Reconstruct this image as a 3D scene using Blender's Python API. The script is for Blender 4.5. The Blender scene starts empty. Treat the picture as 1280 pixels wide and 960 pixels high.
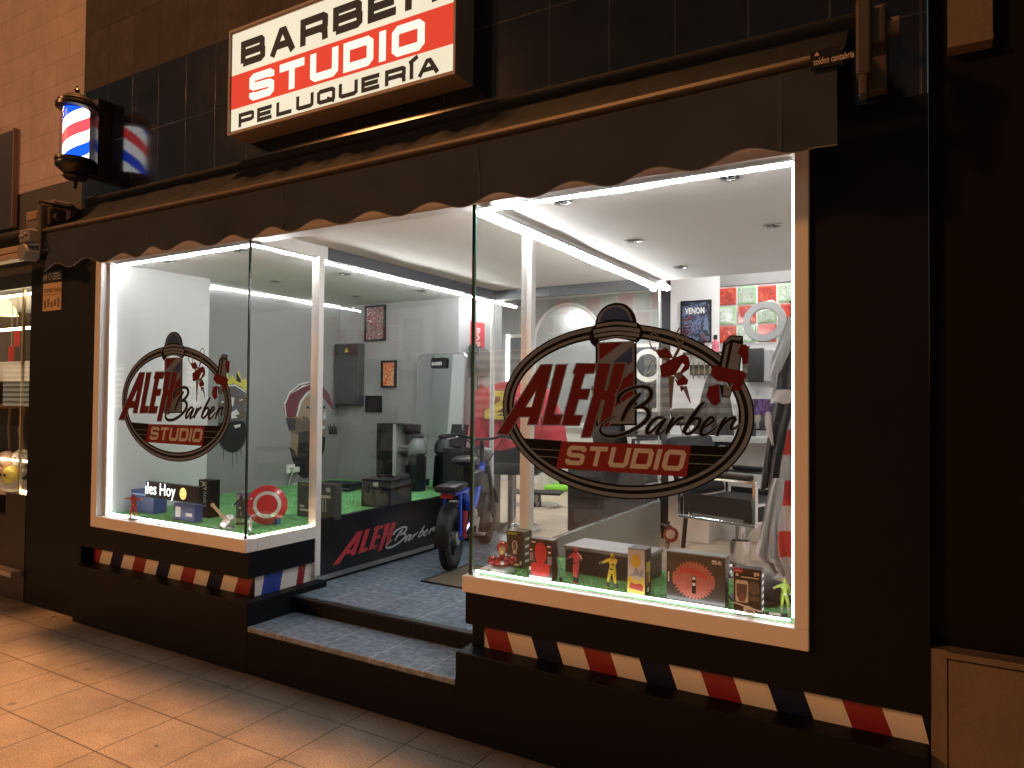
import bpy, bmesh, math, random
from mathutils import Vector, Matrix, geometry
random.seed(11)
R = math.radians
scn = bpy.context.scene
COL = scn.collection
# ---------------------------------------------------------------- camera
CAM_D, CAM_YAW, CAM_PITCH, CAM_ROLL, CAM_F, CAM_Z = 2.7589, 30.4229, 1.2511, 0.5131, 886.4786, 1.55
_y, _t, _r = R(CAM_YAW), R(CAM_PITCH), R(CAM_ROLL)
FW = Vector((-math.sin(_y)*math.cos(_t), math.cos(_y)*math.cos(_t), math.sin(_t)))
RT = Vector((math.cos(_y), math.sin(_y), 0))
UPV = RT.cross(FW)
CPOS = Vector((0, -CAM_D, CAM_Z))

def at(u, v, ax, val):
    """point of the photograph (1280x960) on the world plane ax = val"""
    a, b = u-640, v-480
    a, b = a*math.cos(_r)+b*math.sin(_r), -a*math.sin(_r)+b*math.cos(_r)
    d = FW + RT*(a/CAM_F) - UPV*(b/CAM_F)
    i = 'xyz'.index(ax)
    return CPOS + d*((val-CPOS[i])/d[i])

cam = bpy.data.cameras.new('camera')
cam.sensor_width = 36; cam.lens = 36*CAM_F/1280; cam.clip_end = 500; cam.clip_start = 0.05
camo = bpy.data.objects.new('camera', cam); COL.objects.link(camo)
cr, sr = math.cos(_r), math.sin(_r)
# roll: image right axis in world
X_ = RT*cr + UPV*sr
Y_ = -RT*sr + UPV*cr
camo.matrix_world = Matrix(((X_.x, Y_.x, -FW.x, CPOS.x), (X_.y, Y_.y, -FW.y, CPOS.y), (X_.z, Y_.z, -FW.z, CPOS.z), (0, 0, 0, 1)))
scn.camera = camo

# ---------------------------------------------------------------- materials
MATS = {}
def _new(name):
    m = bpy.data.materials.new(name); m.use_nodes = True
    nt = m.node_tree; b = nt.nodes['Principled BSDF']
    return m, nt, b

def mat(name, col, rough=0.5, metal=0.0, var=0.12, scale=6.0, bump=0.0, bscale=60.0, coat=0.0, spec=0.5, trans=0.0, sheen=0.0):
    """principled material with a little noise in colour and roughness"""
    if name in MATS: return MATS[name]
    m, nt, b = _new(name)
    tc = nt.nodes.new('ShaderNodeTexCoord')
    n = nt.nodes.new('ShaderNodeTexNoise'); n.inputs['Scale'].default_value = scale; n.inputs['Detail'].default_value = 5
    nt.links.new(tc.outputs['Object'], n.inputs['Vector'])
    mx = nt.nodes.new('ShaderNodeMix'); mx.data_type = 'RGBA'
    mx.inputs['A'].default_value = (*[c*(1-var) for c in col], 1)
    mx.inputs['B'].default_value = (*[min(1, c*(1+var)) for c in col], 1)
    nt.links.new(n.outputs['Fac'], mx.inputs['Factor'])
    nt.links.new(mx.outputs['Result'], b.inputs['Base Color'])
    mr = nt.nodes.new('ShaderNodeMapRange')
    mr.inputs['To Min'].default_value = max(0.02, rough*0.8); mr.inputs['To Max'].default_value = min(1, rough*1.2)
    nt.links.new(n.outputs['Fac'], mr.inputs['Value']); nt.links.new(mr.outputs['Result'], b.inputs['Roughness'])
    b.inputs['Metallic'].default_value = metal
    b.inputs['Specular IOR Level'].default_value = spec
    b.inputs['Coat Weight'].default_value = coat
    b.inputs['Transmission Weight'].default_value = trans
    if sheen: b.inputs['Sheen Weight'].default_value = sheen
    if bump:
        n2 = nt.nodes.new('ShaderNodeTexNoise'); n2.inputs['Scale'].default_value = bscale; n2.inputs['Detail'].default_value = 4
        nt.links.new(tc.outputs['Object'], n2.inputs['Vector'])
        bp = nt.nodes.new('ShaderNodeBump'); bp.inputs['Strength'].default_value = bump; bp.inputs['Distance'].default_value = 0.01
        nt.links.new(n2.outputs['Fac'], bp.inputs['Height']); nt.links.new(bp.outputs['Normal'], b.inputs['Normal'])
    MATS[name] = m
    return m

def emis(name, col, strength):
    if name in MATS: return MATS[name]
    m, nt, b = _new(name)
    b.inputs['Base Color'].default_value = (*[c*0.6 for c in col], 1); b.inputs['Roughness'].default_value = 0.4
    b.inputs['Emission Color'].default_value = (*col, 1); b.inputs['Emission Strength'].default_value = strength
    MATS[name] = m
    return m

def glass_mat(name, tint=(0.93, 0.97, 0.95), ior=1.45, rough=0.0):
    """window glass: fresnel mix of a tinted clear sheet and a mirror reflection"""
    m = bpy.data.materials.new(name); m.use_nodes = True
    nt = m.node_tree; nt.nodes.clear()
    out = nt.nodes.new('ShaderNodeOutputMaterial'); mix = nt.nodes.new('ShaderNodeMixShader')
    g = nt.nodes.new('ShaderNodeNewGeometry'); dt = nt.nodes.new('ShaderNodeVectorMath'); dt.operation = 'DOT_PRODUCT'
    nt.links.new(g.outputs['Incoming'], dt.inputs[0]); nt.links.new(g.outputs['Normal'], dt.inputs[1])
    def mth(op, x, y=None):
        n = nt.nodes.new('ShaderNodeMath'); n.operation = op
        nt.links.new(x, n.inputs[0])
        if y is not None: n.inputs[1].default_value = y
        return n.outputs[0]
    c = mth('ABSOLUTE', dt.outputs['Value'])
    inv = nt.nodes.new('ShaderNodeMath'); inv.operation = 'SUBTRACT'; inv.inputs[0].default_value = 1; nt.links.new(c, inv.inputs[1])
    fr5 = mth('POWER', inv.outputs[0], 5.0)
    fres = mth('MULTIPLY_ADD', fr5, 0.85); fres.node.inputs[2].default_value = 0.055   # both faces of the sheet
    tr = nt.nodes.new('ShaderNodeBsdfTransparent'); tr.inputs['Color'].default_value = (*tint, 1)
    gl = nt.nodes.new('ShaderNodeBsdfGlossy'); gl.inputs['Roughness'].default_value = rough
    nt.links.new(fres, mix.inputs[0]); nt.links.new(tr.outputs[0], mix.inputs[1]); nt.links.new(gl.outputs[0], mix.inputs[2])
    nt.links.new(mix.outputs[0], out.inputs['Surface'])
    MATS[name] = m
    return m

def pos_nodes(nt, axes, off=(0, 0), scale=1.0):
    """world position rearranged to (axes[0], axes[1], 0)"""
    g = nt.nodes.new('ShaderNodeNewGeometry'); s = nt.nodes.new('ShaderNodeSeparateXYZ'); c = nt.nodes.new('ShaderNodeCombineXYZ')
    nt.links.new(g.outputs['Position'], s.inputs[0])
    for k in (0, 1):
        a = nt.nodes.new('ShaderNodeMath'); a.operation = 'ADD'; a.inputs[1].default_value = off[k]
        nt.links.new(s.outputs['XYZ'.index(axes[k])], a.inputs[0]); nt.links.new(a.outputs[0], c.inputs[k])
    return c.outputs[0]

def tile_mat(name, c1, c2, cm, axes, w, h, off=(0, 0), stagger=0.0, mortar=0.004, rough=0.3, bump=0.4, grain=0.0, gscale=200, var=0.25, nscale=3.0, coat=0.0, spec=0.5, spots=0.0):
    m, nt, b = _new(name)
    vec = pos_nodes(nt, axes, off)
    br = nt.nodes.new('ShaderNodeTexBrick'); br.offset = stagger; br.squash = 1
    br.inputs['Color1'].default_value = (*c1, 1); br.inputs['Color2'].default_value = (*c2, 1); br.inputs['Mortar'].default_value = (*cm, 1)
    br.inputs['Scale'].default_value = 1; br.inputs['Brick Width'].default_value = w; br.inputs['Row Height'].default_value = h
    br.inputs['Mortar Size'].default_value = mortar; br.inputs['Mortar Smooth'].default_value = 0.2; br.inputs['Bias'].default_value = 0
    nt.links.new(vec, br.inputs['Vector'])
    g = nt.nodes.new('ShaderNodeNewGeometry')
    n = nt.nodes.new('ShaderNodeTexNoise'); n.inputs['Scale'].default_value = nscale; n.inputs['Detail'].default_value = 8; n.inputs['Roughness'].default_value = 0.65
    nt.links.new(g.outputs['Position'], n.inputs['Vector'])
    mr = nt.nodes.new('ShaderNodeMapRange'); mr.inputs['From Min'].default_value = 0.3; mr.inputs['From Max'].default_value = 0.7
    mr.inputs['To Min'].default_value = 1-var; mr.inputs['To Max'].default_value = 1+var
    nt.links.new(n.outputs['Fac'], mr.inputs['Value'])
    mul = nt.nodes.new('ShaderNodeMix'); mul.data_type = 'RGBA'; mul.blend_type = 'MULTIPLY'; mul.inputs['Factor'].default_value = 1
    nt.links.new(br.outputs['Color'], mul.inputs['A']); nt.links.new(mr.outputs['Result'], mul.inputs['B'])
    cout = mul.outputs['Result']
    if spots:   # gum, grit and larger stains
        for sc_, th, dk in ((2.6, 0.075, 0.45), (9.0, 0.085, 0.55), (26.0, 0.09, 0.7)):
            vo = nt.nodes.new('ShaderNodeTexVoronoi'); vo.inputs['Scale'].default_value = sc_; nt.links.new(g.outputs['Position'], vo.inputs['Vector'])
            wn = nt.nodes.new('ShaderNodeMapRange'); wn.inputs['From Min'].default_value = th*0.5; wn.inputs['From Max'].default_value = th; wn.inputs['To Min'].default_value = 1-(1-dk)*spots; wn.inputs['To Max'].default_value = 1
            nt.links.new(vo.outputs['Distance'], wn.inputs['Value'])
            m2 = nt.nodes.new('ShaderNodeMix'); m2.data_type = 'RGBA'; m2.blend_type = 'MULTIPLY'; m2.inputs['Factor'].default_value = 1
            nt.links.new(cout, m2.inputs['A']); nt.links.new(wn.outputs['Result'], m2.inputs['B']); cout = m2.outputs['Result']
        n3 = nt.nodes.new('ShaderNodeTexNoise'); n3.inputs['Scale'].default_value = 0.55; n3.inputs['Detail'].default_value = 6; n3.inputs['Roughness'].default_value = 0.7; nt.links.new(g.outputs['Position'], n3.inputs['Vector'])
        w3 = nt.nodes.new('ShaderNodeMapRange'); w3.inputs['From Min'].default_value = 0.35; w3.inputs['From Max'].default_value = 0.6; w3.inputs['To Min'].default_value = 0.62; w3.inputs['To Max'].default_value = 1.06
        nt.links.new(n3.outputs['Fac'], w3.inputs['Value'])
        m3 = nt.nodes.new('ShaderNodeMix'); m3.data_type = 'RGBA'; m3.blend_type = 'MULTIPLY'; m3.inputs['Factor'].default_value = 1
        nt.links.new(cout, m3.inputs['A']); nt.links.new(w3.outputs['Result'], m3.inputs['B']); cout = m3.outputs['Result']
    if spots:
        n4 = nt.nodes.new('ShaderNodeTexNoise'); n4.inputs['Scale'].default_value = 130; n4.inputs['Detail'].default_value = 3; nt.links.new(g.outputs['Position'], n4.inputs['Vector'])
        w4 = nt.nodes.new('ShaderNodeMapRange'); w4.inputs['From Min'].default_value = 0.35; w4.inputs['From Max'].default_value = 0.65; w4.inputs['To Min'].default_value = 0.66; w4.inputs['To Max'].default_value = 1.2
        nt.links.new(n4.outputs['Fac'], w4.inputs['Value'])
        m4 = nt.nodes.new('ShaderNodeMix'); m4.data_type = 'RGBA'; m4.blend_type = 'MULTIPLY'; m4.inputs['Factor'].default_value = 1
        nt.links.new(cout, m4.inputs['A']); nt.links.new(w4.outputs['Result'], m4.inputs['B']); cout = m4.outputs['Result']
    nt.links.new(cout, b.inputs['Base Color'])
    rr = nt.nodes.new('ShaderNodeMapRange'); rr.inputs['To Min'].default_value = rough*0.75; rr.inputs['To Max'].default_value = min(1, rough*1.3)
    nt.links.new(n.outputs['Fac'], rr.inputs['Value']); nt.links.new(rr.outputs['Result'], b.inputs['Roughness'])
    b.inputs['Coat Weight'].default_value = coat; b.inputs['Specular IOR Level'].default_value = spec
    bp = nt.nodes.new('ShaderNodeBump'); bp.invert = True; bp.inputs['Strength'].default_value = bump; bp.inputs['Distance'].default_value = 0.004
    nt.links.new(br.outputs['Fac'], bp.inputs['Height'])
    last = bp
    if grain:
        n2 = nt.nodes.new('ShaderNodeTexNoise'); n2.inputs['Scale'].default_value = gscale; n2.inputs['Detail'].default_value = 3
        nt.links.new(g.outputs['Position'], n2.inputs['Vector'])
        b2 = nt.nodes.new('ShaderNodeBump'); b2.inputs['Strength'].default_value = grain; b2.inputs['Distance'].default_value = 0.004
        nt.links.new(n2.outputs['Fac'], b2.inputs['Height']); nt.links.new(bp.outputs['Normal'], b2.inputs['Normal'])
        last = b2
    nt.links.new(last.outputs['Normal'], b.inputs['Normal'])
    MATS[name] = m
    return m

def ramp_mat(name, kind, cols, scale=(1, 1, 1), rough=0.5, metal=0, dist=0.0, detail=4, nscale=5.0, bump=0.0, band='X'):
    """colour ramp over noise or wave in object space, for woods, stone, prints"""
    m, nt, b = _new(name)
    tc = nt.nodes.new('ShaderNodeTexCoord'); mp = nt.nodes.new('ShaderNodeMapping'); mp.inputs['Scale'].default_value = scale
    nt.links.new(tc.outputs['Object'], mp.inputs['Vector'])
    if kind == 'noise':
        t = nt.nodes.new('ShaderNodeTexNoise'); t.inputs['Scale'].default_value = nscale; t.inputs['Detail'].default_value = detail; t.inputs['Distortion'].default_value = dist
    elif kind == 'wave':
        t = nt.nodes.new('ShaderNodeTexWave'); t.inputs['Scale'].default_value = nscale; t.inputs['Distortion'].default_value = dist; t.bands_direction = band; t.inputs['Detail'].default_value = detail
    else:
        t = nt.nodes.new('ShaderNodeTexVoronoi'); t.inputs['Scale'].default_value = nscale
    nt.links.new(mp.outputs[0], t.inputs['Vector'])
    cr_ = nt.nodes.new('ShaderNodeValToRGB'); cr_.color_ramp.interpolation = 'LINEAR'
    el = cr_.color_ramp.elements
    while len(el) < len(cols): el.new(0.5)
    for e, (p, c) in zip(el, cols): e.position = p; e.color = (*c, 1)
    nt.links.new(t.outputs['Distance' if kind == 'voronoi' else 'Fac'], cr_.inputs[0])
    nt.links.new(cr_.outputs[0], b.inputs['Base Color'])
    b.inputs['Roughness'].default_value = rough; b.inputs['Metallic'].default_value = metal
    if bump:
        bp = nt.nodes.new('ShaderNodeBump'); bp.inputs['Strength'].default_value = bump; bp.inputs['Distance'].default_value = 0.005
        nt.links.new(cr_.outputs[0], bp.inputs['Height']); nt.links.new(bp.outputs['Normal'], b.inputs['Normal'])
    MATS[name] = m
    return m

# ---------------------------------------------------------------- mesh building
class MB:
    def __init__(s): s.v = []; s.f = []
    def add(s, vs, fs):
        n = len(s.v); s.v += [Vector(p) for p in vs]; s.f += [tuple(n+i for i in f) for f in fs]; return s
    def box(s, x0, x1, y0, y1, z0, z1, M=None, c=0.0):
        """box, with chamfered edges when c > 0"""
        if c <= 0:
            vs = [Vector(p) for p in ((x0,y0,z0),(x1,y0,z0),(x1,y1,z0),(x0,y1,z0),(x0,y0,z1),(x1,y0,z1),(x1,y1,z1),(x0,y1,z1))]
            fs = [(0,3,2,1),(4,5,6,7),(0,1,5,4),(1,2,6,5),(2,3,7,6),(3,0,4,7)]
        else:
            bm = bmesh.new(); bmesh.ops.create_cube(bm, size=1)
            for v in bm.verts: v.co = Vector(((x0+x1)/2+v.co.x*(x1-x0), (y0+y1)/2+v.co.y*(y1-y0), (z0+z1)/2+v.co.z*(z1-z0)))
            bmesh.ops.bevel(bm, geom=bm.edges[:], offset=c, segments=2, profile=0.5, affect='EDGES')
            bm.verts.index_update(); vs = [v.co.copy() for v in bm.verts]; fs = [tuple(v.index for v in f.verts) for f in bm.faces]; bm.free()
        if M: vs = [M @ p for p in vs]
        return s.add(vs, fs)
    def tube(s, pts, r, n=8, closed=False, cap=True):
        pts = [Vector(p) for p in pts]; m = len(pts); rs = r if isinstance(r, (list, tuple)) else [r]*m
        vs = []; prev = None
        for i, p in enumerate(pts):
            a = pts[(i-1) % m] if (closed or i > 0) else p; b = pts[(i+1) % m] if (closed or i < m-1) else p
            t = (b-a).normalized()
            if prev is None:
                u = t.orthogonal().normalized()
            else:
                u = (prev - t*prev.dot(t))
                u = u.normalized() if u.length > 1e-6 else t.orthogonal().normalized()
            prev = u; w = t.cross(u)
            for k in range(n):
                an = 2*math.pi*k/n; vs.append(p + (u*math.cos(an)+w*math.sin(an))*rs[i])
        fs = []
        for i in range(m if closed else m-1):
            j = (i+1) % m
            for k in range(n): fs.append((i*n+k, i*n+(k+1) % n, j*n+(k+1) % n, j*n+k))
        if cap and not closed: fs.append(tuple(range(n-1, -1, -1))); fs.append(tuple((m-1)*n+k for k in range(n)))
        return s.add(vs, fs)
    def lathe(s, prof, n=24, M=None, axis='z', cap=True):
        """profile of (radius, height) turned about the axis"""
        vs = []; fs = []; m = len(prof)
        for (r_, h) in prof:
            for k in range(n):
                a = 2*math.pi*k/n; c, d = r_*math.cos(a), r_*math.sin(a)
                vs.append(Vector({'z': (c, d, h), 'y': (c, h, d), 'x': (h, c, d)}[axis]))
        for i in range(m-1):
            for k in range(n): fs.append((i*n+k, i*n+(k+1) % n, (i+1)*n+(k+1) % n, (i+1)*n+k))
        cap = cap and prof[0] != prof[-1]
        if cap and prof[0][0] > 1e-6: fs.append(tuple(range(n-1, -1, -1)))
        if cap and prof[-1][0] > 1e-6: fs.append(tuple((m-1)*n+k for k in range(n)))
        if M: vs = [M @ p for p in vs]
        return s.add(vs, fs)
    def ball(s, c, r, n=16, M=None):
        rx, ry, rz = r if isinstance(r, (tuple, list)) else (r, r, r)
        vs = []; fs = []; h = n//2
        for i in range(h+1):
            th = math.pi*i/h
            for k in range(n):
                a = 2*math.pi*k/n
                vs.append(Vector((c[0]+rx*math.sin(th)*math.cos(a), c[1]+ry*math.sin(th)*math.sin(a), c[2]+rz*math.cos(th))))
        for i in range(h):
            for k in range(n): fs.append((i*n+k, (i+1)*n+k, (i+1)*n+(k+1) % n, i*n+(k+1) % n))
        if M: vs = [M @ p for p in vs]
        return s.add(vs, fs)
    def poly(s, pl, fn, depth=0.0, d0=0.0, holes=()):
        """flat polygon(s): pl list of 2-D points, fn(a, b, d) -> 3-D; depth extrudes from d0 to d0 + depth"""
        loops = [list(pl)] + [list(h) for h in holes]
        tris = geometry.tessellate_polygon([[Vector((a, b, 0)) for a, b in L] for L in loops])
        flat = [p for L in loops for p in L]; n = len(flat)
        vs = [fn(a, b, d0) for a, b in flat]
        fs = [tuple(t) for t in tris]
        if depth:
            vs += [fn(a, b, d0+depth) for a, b in flat]
            fs += [tuple(n+i for i in reversed(t)) for t in tris]
            o = 0
            for L in loops:
                k = len(L)
                for i in range(k): j = (i+1) % k; fs.append((o+i, o+j, n+o+j, n+o+i))
                o += k
        return s.add(vs, fs)
    def build(s, name, m, parent=None, smooth=False, world=True, kind=None):
        me = bpy.data.meshes.new(name)
        vs = s.v
        if parent is not None and world:
            inv = WM[parent.name].inverted(); vs = [inv @ p for p in vs]
        me.from_pydata([tuple(p) for p in vs], [], s.f)
        bm = bmesh.new(); bm.from_mesh(me)
        bmesh.ops.remove_doubles(bm, verts=bm.verts[:], dist=1e-6)
        bmesh.ops.recalc_face_normals(bm, faces=bm.faces[:]); bm.to_mesh(me); bm.free()
        me.materials.append(m)
        if smooth:
            for p in me.polygons: p.use_smooth = True
            me.set_sharp_from_angle(angle=R(40))
        o = bpy.data.objects.new(name, me); COL.objects.link(o)
        if parent is not None: o.parent = parent; WM[o.name] = WM[parent.name]
        else: WM[o.name] = Matrix.Identity(4)
        if kind: o['kind'] = kind
        return o

WM = {}
def thing(name, label, cat, loc=(0, 0, 0), rz=0.0, group=None):
    o = bpy.data.objects.new(name, None); COL.objects.link(o)
    o.empty_display_size = 0.05
    o.location = loc; o.rotation_euler = (0, 0, rz)
    WM[o.name] = Matrix.Translation(Vector(loc)) @ Matrix.Rotation(rz, 4, 'Z')
    o['label'] = label; o['category'] = cat
    if group: o['group'] = group
    return o
def tag(o, label, cat, group=None, kind=None):
    o['label'] = label; o['category'] = cat
    if group: o['group'] = group
    if kind: o['kind'] = kind
    return o
def rebase(o):
    """move the origin of a one-mesh thing to its own base"""
    vs = [v.co for v in o.data.vertices]
    c = Vector((sum(v.x for v in vs)/len(vs), sum(v.y for v in vs)/len(vs), min(v.z for v in vs)))
    o.data.transform(Matrix.Translation(-c)); o.location = c; WM[o.name] = Matrix.Translation(c)
    return o
def catmull(pts, k=6, closed=False):
    out = []; n = len(pts); P = [tuple(p) for p in pts]
    rng = range(n if closed else n-1)
    for i in rng:
        if closed: p0, p1, p2, p3 = P[(i-1) % n], P[i], P[(i+1) % n], P[(i+2) % n]
        else: p0, p1, p2, p3 = P[max(i-1, 0)], P[i], P[i+1], P[min(i+2, n-1)]
        for j in range(k):
            t = j/k
            out.append(tuple(0.5*(2*b+(c-a)*t+(2*a-5*b+4*c-d)*t*t+(3*b-a-3*c+d)*t**3) for a, b, c, d in zip(p0, p1, p2, p3)))
    if not closed: out.append(P[-1])
    return out
def offset_poly(pl, d):
    """grow a simple polygon outward by d (mitred)"""
    area = sum(a[0]*b[1]-b[0]*a[1] for a, b in zip(pl, pl[1:]+pl[:1]))
    s = 1 if area > 0 else -1; out = []; n = len(pl)
    for i in range(n):
        p, a, b = Vector(pl[i]), Vector(pl[i-1]), Vector(pl[(i+1) % n])
        e1 = (p-a).normalized(); e2 = (b-p).normalized()
        n1 = Vector((e1.y, -e1.x))*s; n2 = Vector((e2.y, -e2.x))*s
        m = n1+n2
        if m.length < 1e-6: out.append(tuple(p+n1*d)); continue
        m.normalize(); k = d/max(0.45, m.dot(n1)); out.append(tuple(p+m*k))
    return out
def ribbon(pts, w, closed=False):
    """2-D band of width w (number or list) about a polyline -> list of quads"""
    n = len(pts); L = []; Rr = []
    ws = w if isinstance(w, (list, tuple)) else [w]*n
    for i in range(n):
        p = Vector(pts[i]); a = Vector(pts[(i-1) % n]) if (closed or i > 0) else None; b = Vector(pts[(i+1) % n]) if (closed or i < n-1) else None
        e1 = (p-a).normalized() if a is not None else None; e2 = (b-p).normalized() if b is not None else None
        if e1 is None: e1 = e2
        if e2 is None: e2 = e1
        n1 = Vector((-e1.y, e1.x)); n2 = Vector((-e2.y, e2.x)); m = n1+n2
        if m.length < 1e-5: m = n1
        m.normalize(); k = ws[i]/2/max(0.5, m.dot(n1))
        L.append(tuple(p+m*k)); Rr.append(tuple(p-m*k))
    return [[L[i], L[(i+1) % n], Rr[(i+1) % n], Rr[i]] for i in range(n if closed else n-1)]
def band_into(mb, pts, w, fn, d, closed=False):
    for q in ribbon(pts, w, closed):
        mb.add([fn(a, b, d) for a, b in q], [(0, 1, 2, 3)])

# squarish extended lettering drawn as strokes
GL = {
 'A': [[(0,0),(0.42,1),(0.58,1),(1,0)], [(0.17,0.28),(0.83,0.28)]],
 'B': [[(0,0),(0,1),(0.9,1,1),(0.97,0.9,1),(0.97,0.62,1),(0.85,0.52,1),(0.15,0.52)], [(0.1,0.52),(0.9,0.52,1),(1,0.42,1),(1,0.1,1),(0.9,0,1),(0,0)]],
 'R': [[(0,0),(0,1),(0.9,1,1),(1,0.9,1),(1,0.52,1),(0.9,0.42,1),(0.1,0.42)], [(0.78,0.42),(0.98,0.3,1),(1,0)]],
 'E': [[(1,1),(0,1),(0,0),(1,0)], [(0.1,0.5),(0.92,0.5)]],
 'S': [[(1,0.76),(1,0.92,1),(0.9,1,1),(0.1,1,1),(0,0.9,1),(0,0.6,1),(0.1,0.52,1),(0.9,0.48,1),(1,0.4,1),(1,0.1,1),(0.9,0,1),(0.1,0,1),(0,0.1,1),(0,0.24)]],
 'T': [[(-0.1,1),(1.1,1)], [(0.5,0.98),(0.5,0)]],
 'U': [[(0,1),(0,0.12,1),(0.12,0,1),(0.88,0,1),(1,0.12,1),(1,1)]],
 'D': [[(0,0),(0,1),(0.88,1,1),(1,0.86,1),(1,0.14,1),(0.88,0,1),(0,0),'c']],
 'I': [[(0.5,0),(0.5,1)]],
 'O': [[(0,0.14),(0,0.86,1),(0.12,1,1),(0.88,1,1),(1,0.86,1),(1,0.14,1),(0.88,0,1),(0.12,0,1),(0,0.14),'c']],
 'P': [[(0,0),(0,1),(0.9,1,1),(1,0.9,1),(1,0.48,1),(0.9,0.38,1),(0.1,0.38)]],
 'L': [[(0,1),(0,0),(1,0)]],
 'Q': [[(0,0.14),(0,0.86,1),(0.12,1,1),(0.88,1,1),(1,0.86,1),(1,0.14,1),(0.88,0,1),(0.12,0,1),(0,0.14),'c'], [(0.55,0.2),(1.06,-0.12)]],
 'Í': [[(0.5,0),(0.5,1)], [(0.1,1.2),(1.5,1.62)]],
}
def stroke_text(mb, text, h, w, t, gap, fn, d, slant=0.0, narrow=0.28):
    """draws text with fn(a, b, d); returns its length"""
    x = 0; lay = 0
    for ch in text:
        if ch == ' ': x += w*0.6; continue
        cw = t*1.02 if ch in 'IÍ' else w
        for st in GL[ch]:
            closed = st[-1] == 'c'; pts = [p for p in st if p != 'c']
            P = []
            for p in pts:
                a = x + t/2 + p[0]*(cw-t) if ch not in 'IÍ' else x + t*0.5 + (p[0]-0.5)*t*1.6
                b = t/2 + p[1]*(h-t)
                if ch in 'AITUPRLÍE' or True:
                    if p[1] == 0 and not (len(p) > 2) and ch in 'APRITÍ': b = 0
                    if p[1] == 1 and not (len(p) > 2) and ch in 'IUL': b = h
                    if ch == 'Í' and p[1] == 1: b = h
                P.append((a + b*slant, b))
            if closed and P[0] == P[-1]: P = P[:-1]
            band_into(mb, P, t, fn, d - 0.00025*(lay % 4), closed); lay += 1
        x += cw + gap
    return x - gap

def font_mesh(mb, text, size, fn, d=0.0, bold=0.0, sx=1.0, shear=0.0, align='LEFT', depth=0.0):
    """builtin-font text turned into faces: fn(a, b, d) places them"""
    cu = bpy.data.curves.new('lettering', 'FONT'); cu.body = text; cu.size = size; cu.offset = bold; cu.shear = shear; cu.align_x = align
    cu.resolution_u = 3
    o = bpy.data.objects.new('lettering', cu); COL.objects.link(o)
    dg = bpy.context.evaluated_depsgraph_get(); dg.update()
    me = bpy.data.meshes.new_from_object(o.evaluated_get(dg))
    mb.add([fn(v.co.x*sx, v.co.y, d) for v in me.vertices], [tuple(p.vertices) for p in me.polygons])
    bpy.data.objects.remove(o); bpy.data.curves.remove(cu); bpy.data.meshes.remove(me)
    return mb
# ---------------------------------------------------------------- shared materials
M_black = mat('black_paint', (0.006, 0.0068, 0.0095), rough=0.5, var=0.25, scale=3, bump=0.04, bscale=25, spec=0.12)
M_blackpan = mat('black_panel', (0.011, 0.011, 0.012), rough=0.22, var=0.2, scale=3)
M_white = mat('white_lacquer', (0.78, 0.76, 0.73), rough=0.35, var=0.04, scale=4)
M_ceil = mat('ceiling_paint', (0.72, 0.71, 0.69), rough=0.8, var=0.03, scale=1.5)
M_ceil2 = mat('porch_ceiling_paint', (0.76, 0.72, 0.66), rough=0.8, var=0.05, scale=1.2)
M_wall = mat('white_wall_paint', (0.80, 0.80, 0.80), rough=0.75, var=0.03, scale=2)
M_grey = mat('grey_wall_paint', (0.34, 0.34, 0.335), rough=0.7, var=0.06, scale=1.6)
M_grey2 = mat('mid_grey_wall_paint', (0.25, 0.245, 0.24), rough=0.7, var=0.06, scale=1.6)
M_dkgrey = mat('dark_grey_paint', (0.075, 0.075, 0.085), rough=0.5, var=0.1)
M_brown = mat('dark_brown_laminate', (0.055, 0.045, 0.04), rough=0.4, var=0.15, scale=4)
M_chrome = mat('chrome', (0.75, 0.75, 0.76), rough=0.12, metal=1, var=0.03)
M_alu = mat('brushed_aluminium', (0.55, 0.55, 0.55), rough=0.35, metal=1, var=0.05)
M_rub = mat('black_rubber', (0.018, 0.018, 0.018), rough=0.75, var=0.2, scale=20)
M_leather = mat('black_leather', (0.014, 0.013, 0.014), rough=0.42, var=0.2, scale=15, bump=0.1, bscale=120, spec=0.3)
M_plast = mat('black_plastic', (0.008, 0.008, 0.009), rough=0.42, var=0.15, scale=10, spec=0.3)
M_card = mat('dark_cardboard', (0.018, 0.018, 0.02), rough=0.5, var=0.2, scale=8, spec=0.25)
M_greyplast = mat('grey_plastic', (0.2, 0.2, 0.2), rough=0.5, var=0.1)
M_glass = glass_mat('window_glass', (0.97, 0.982, 0.976))
M_gedge = mat('glass_edge', (0.10, 0.30, 0.24), rough=0.15, var=0.1)
M_gdark = mat('glass_corner_seal', (0.012, 0.03, 0.028), rough=0.2, var=0.1)
M_led = emis('led_strip_light', (0.975, 0.99, 1.0), 135.0)
M_led4 = emis('led_strip_sill_light', (0.975, 0.99, 1.0), 7.0)
M_led5 = emis('led_strip_front_light', (0.975, 0.99, 1.0), 52.0)
M_led2 = emis('led_strip_soft_light', (0.975, 0.99, 1.0), 8.0)
M_led3 = emis('led_strip_dim_light', (0.975, 0.99, 1.0), 9.0)
M_ledw = emis('led_strip_warm_light', (1.0, 0.86, 0.62), 12.0)
M_red = mat('red_paint', (0.24, 0.012, 0.018), rough=0.4)
M_blue = mat('blue_paint', (0.02, 0.05, 0.30), rough=0.4)
M_wpaint = mat('white_stripe_paint', (0.74, 0.71, 0.66), rough=0.45, var=0.08, scale=9)
M_dkblue = mat('navy_stripe_paint', (0.006, 0.010, 0.045), rough=0.5, spec=0.2)

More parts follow.
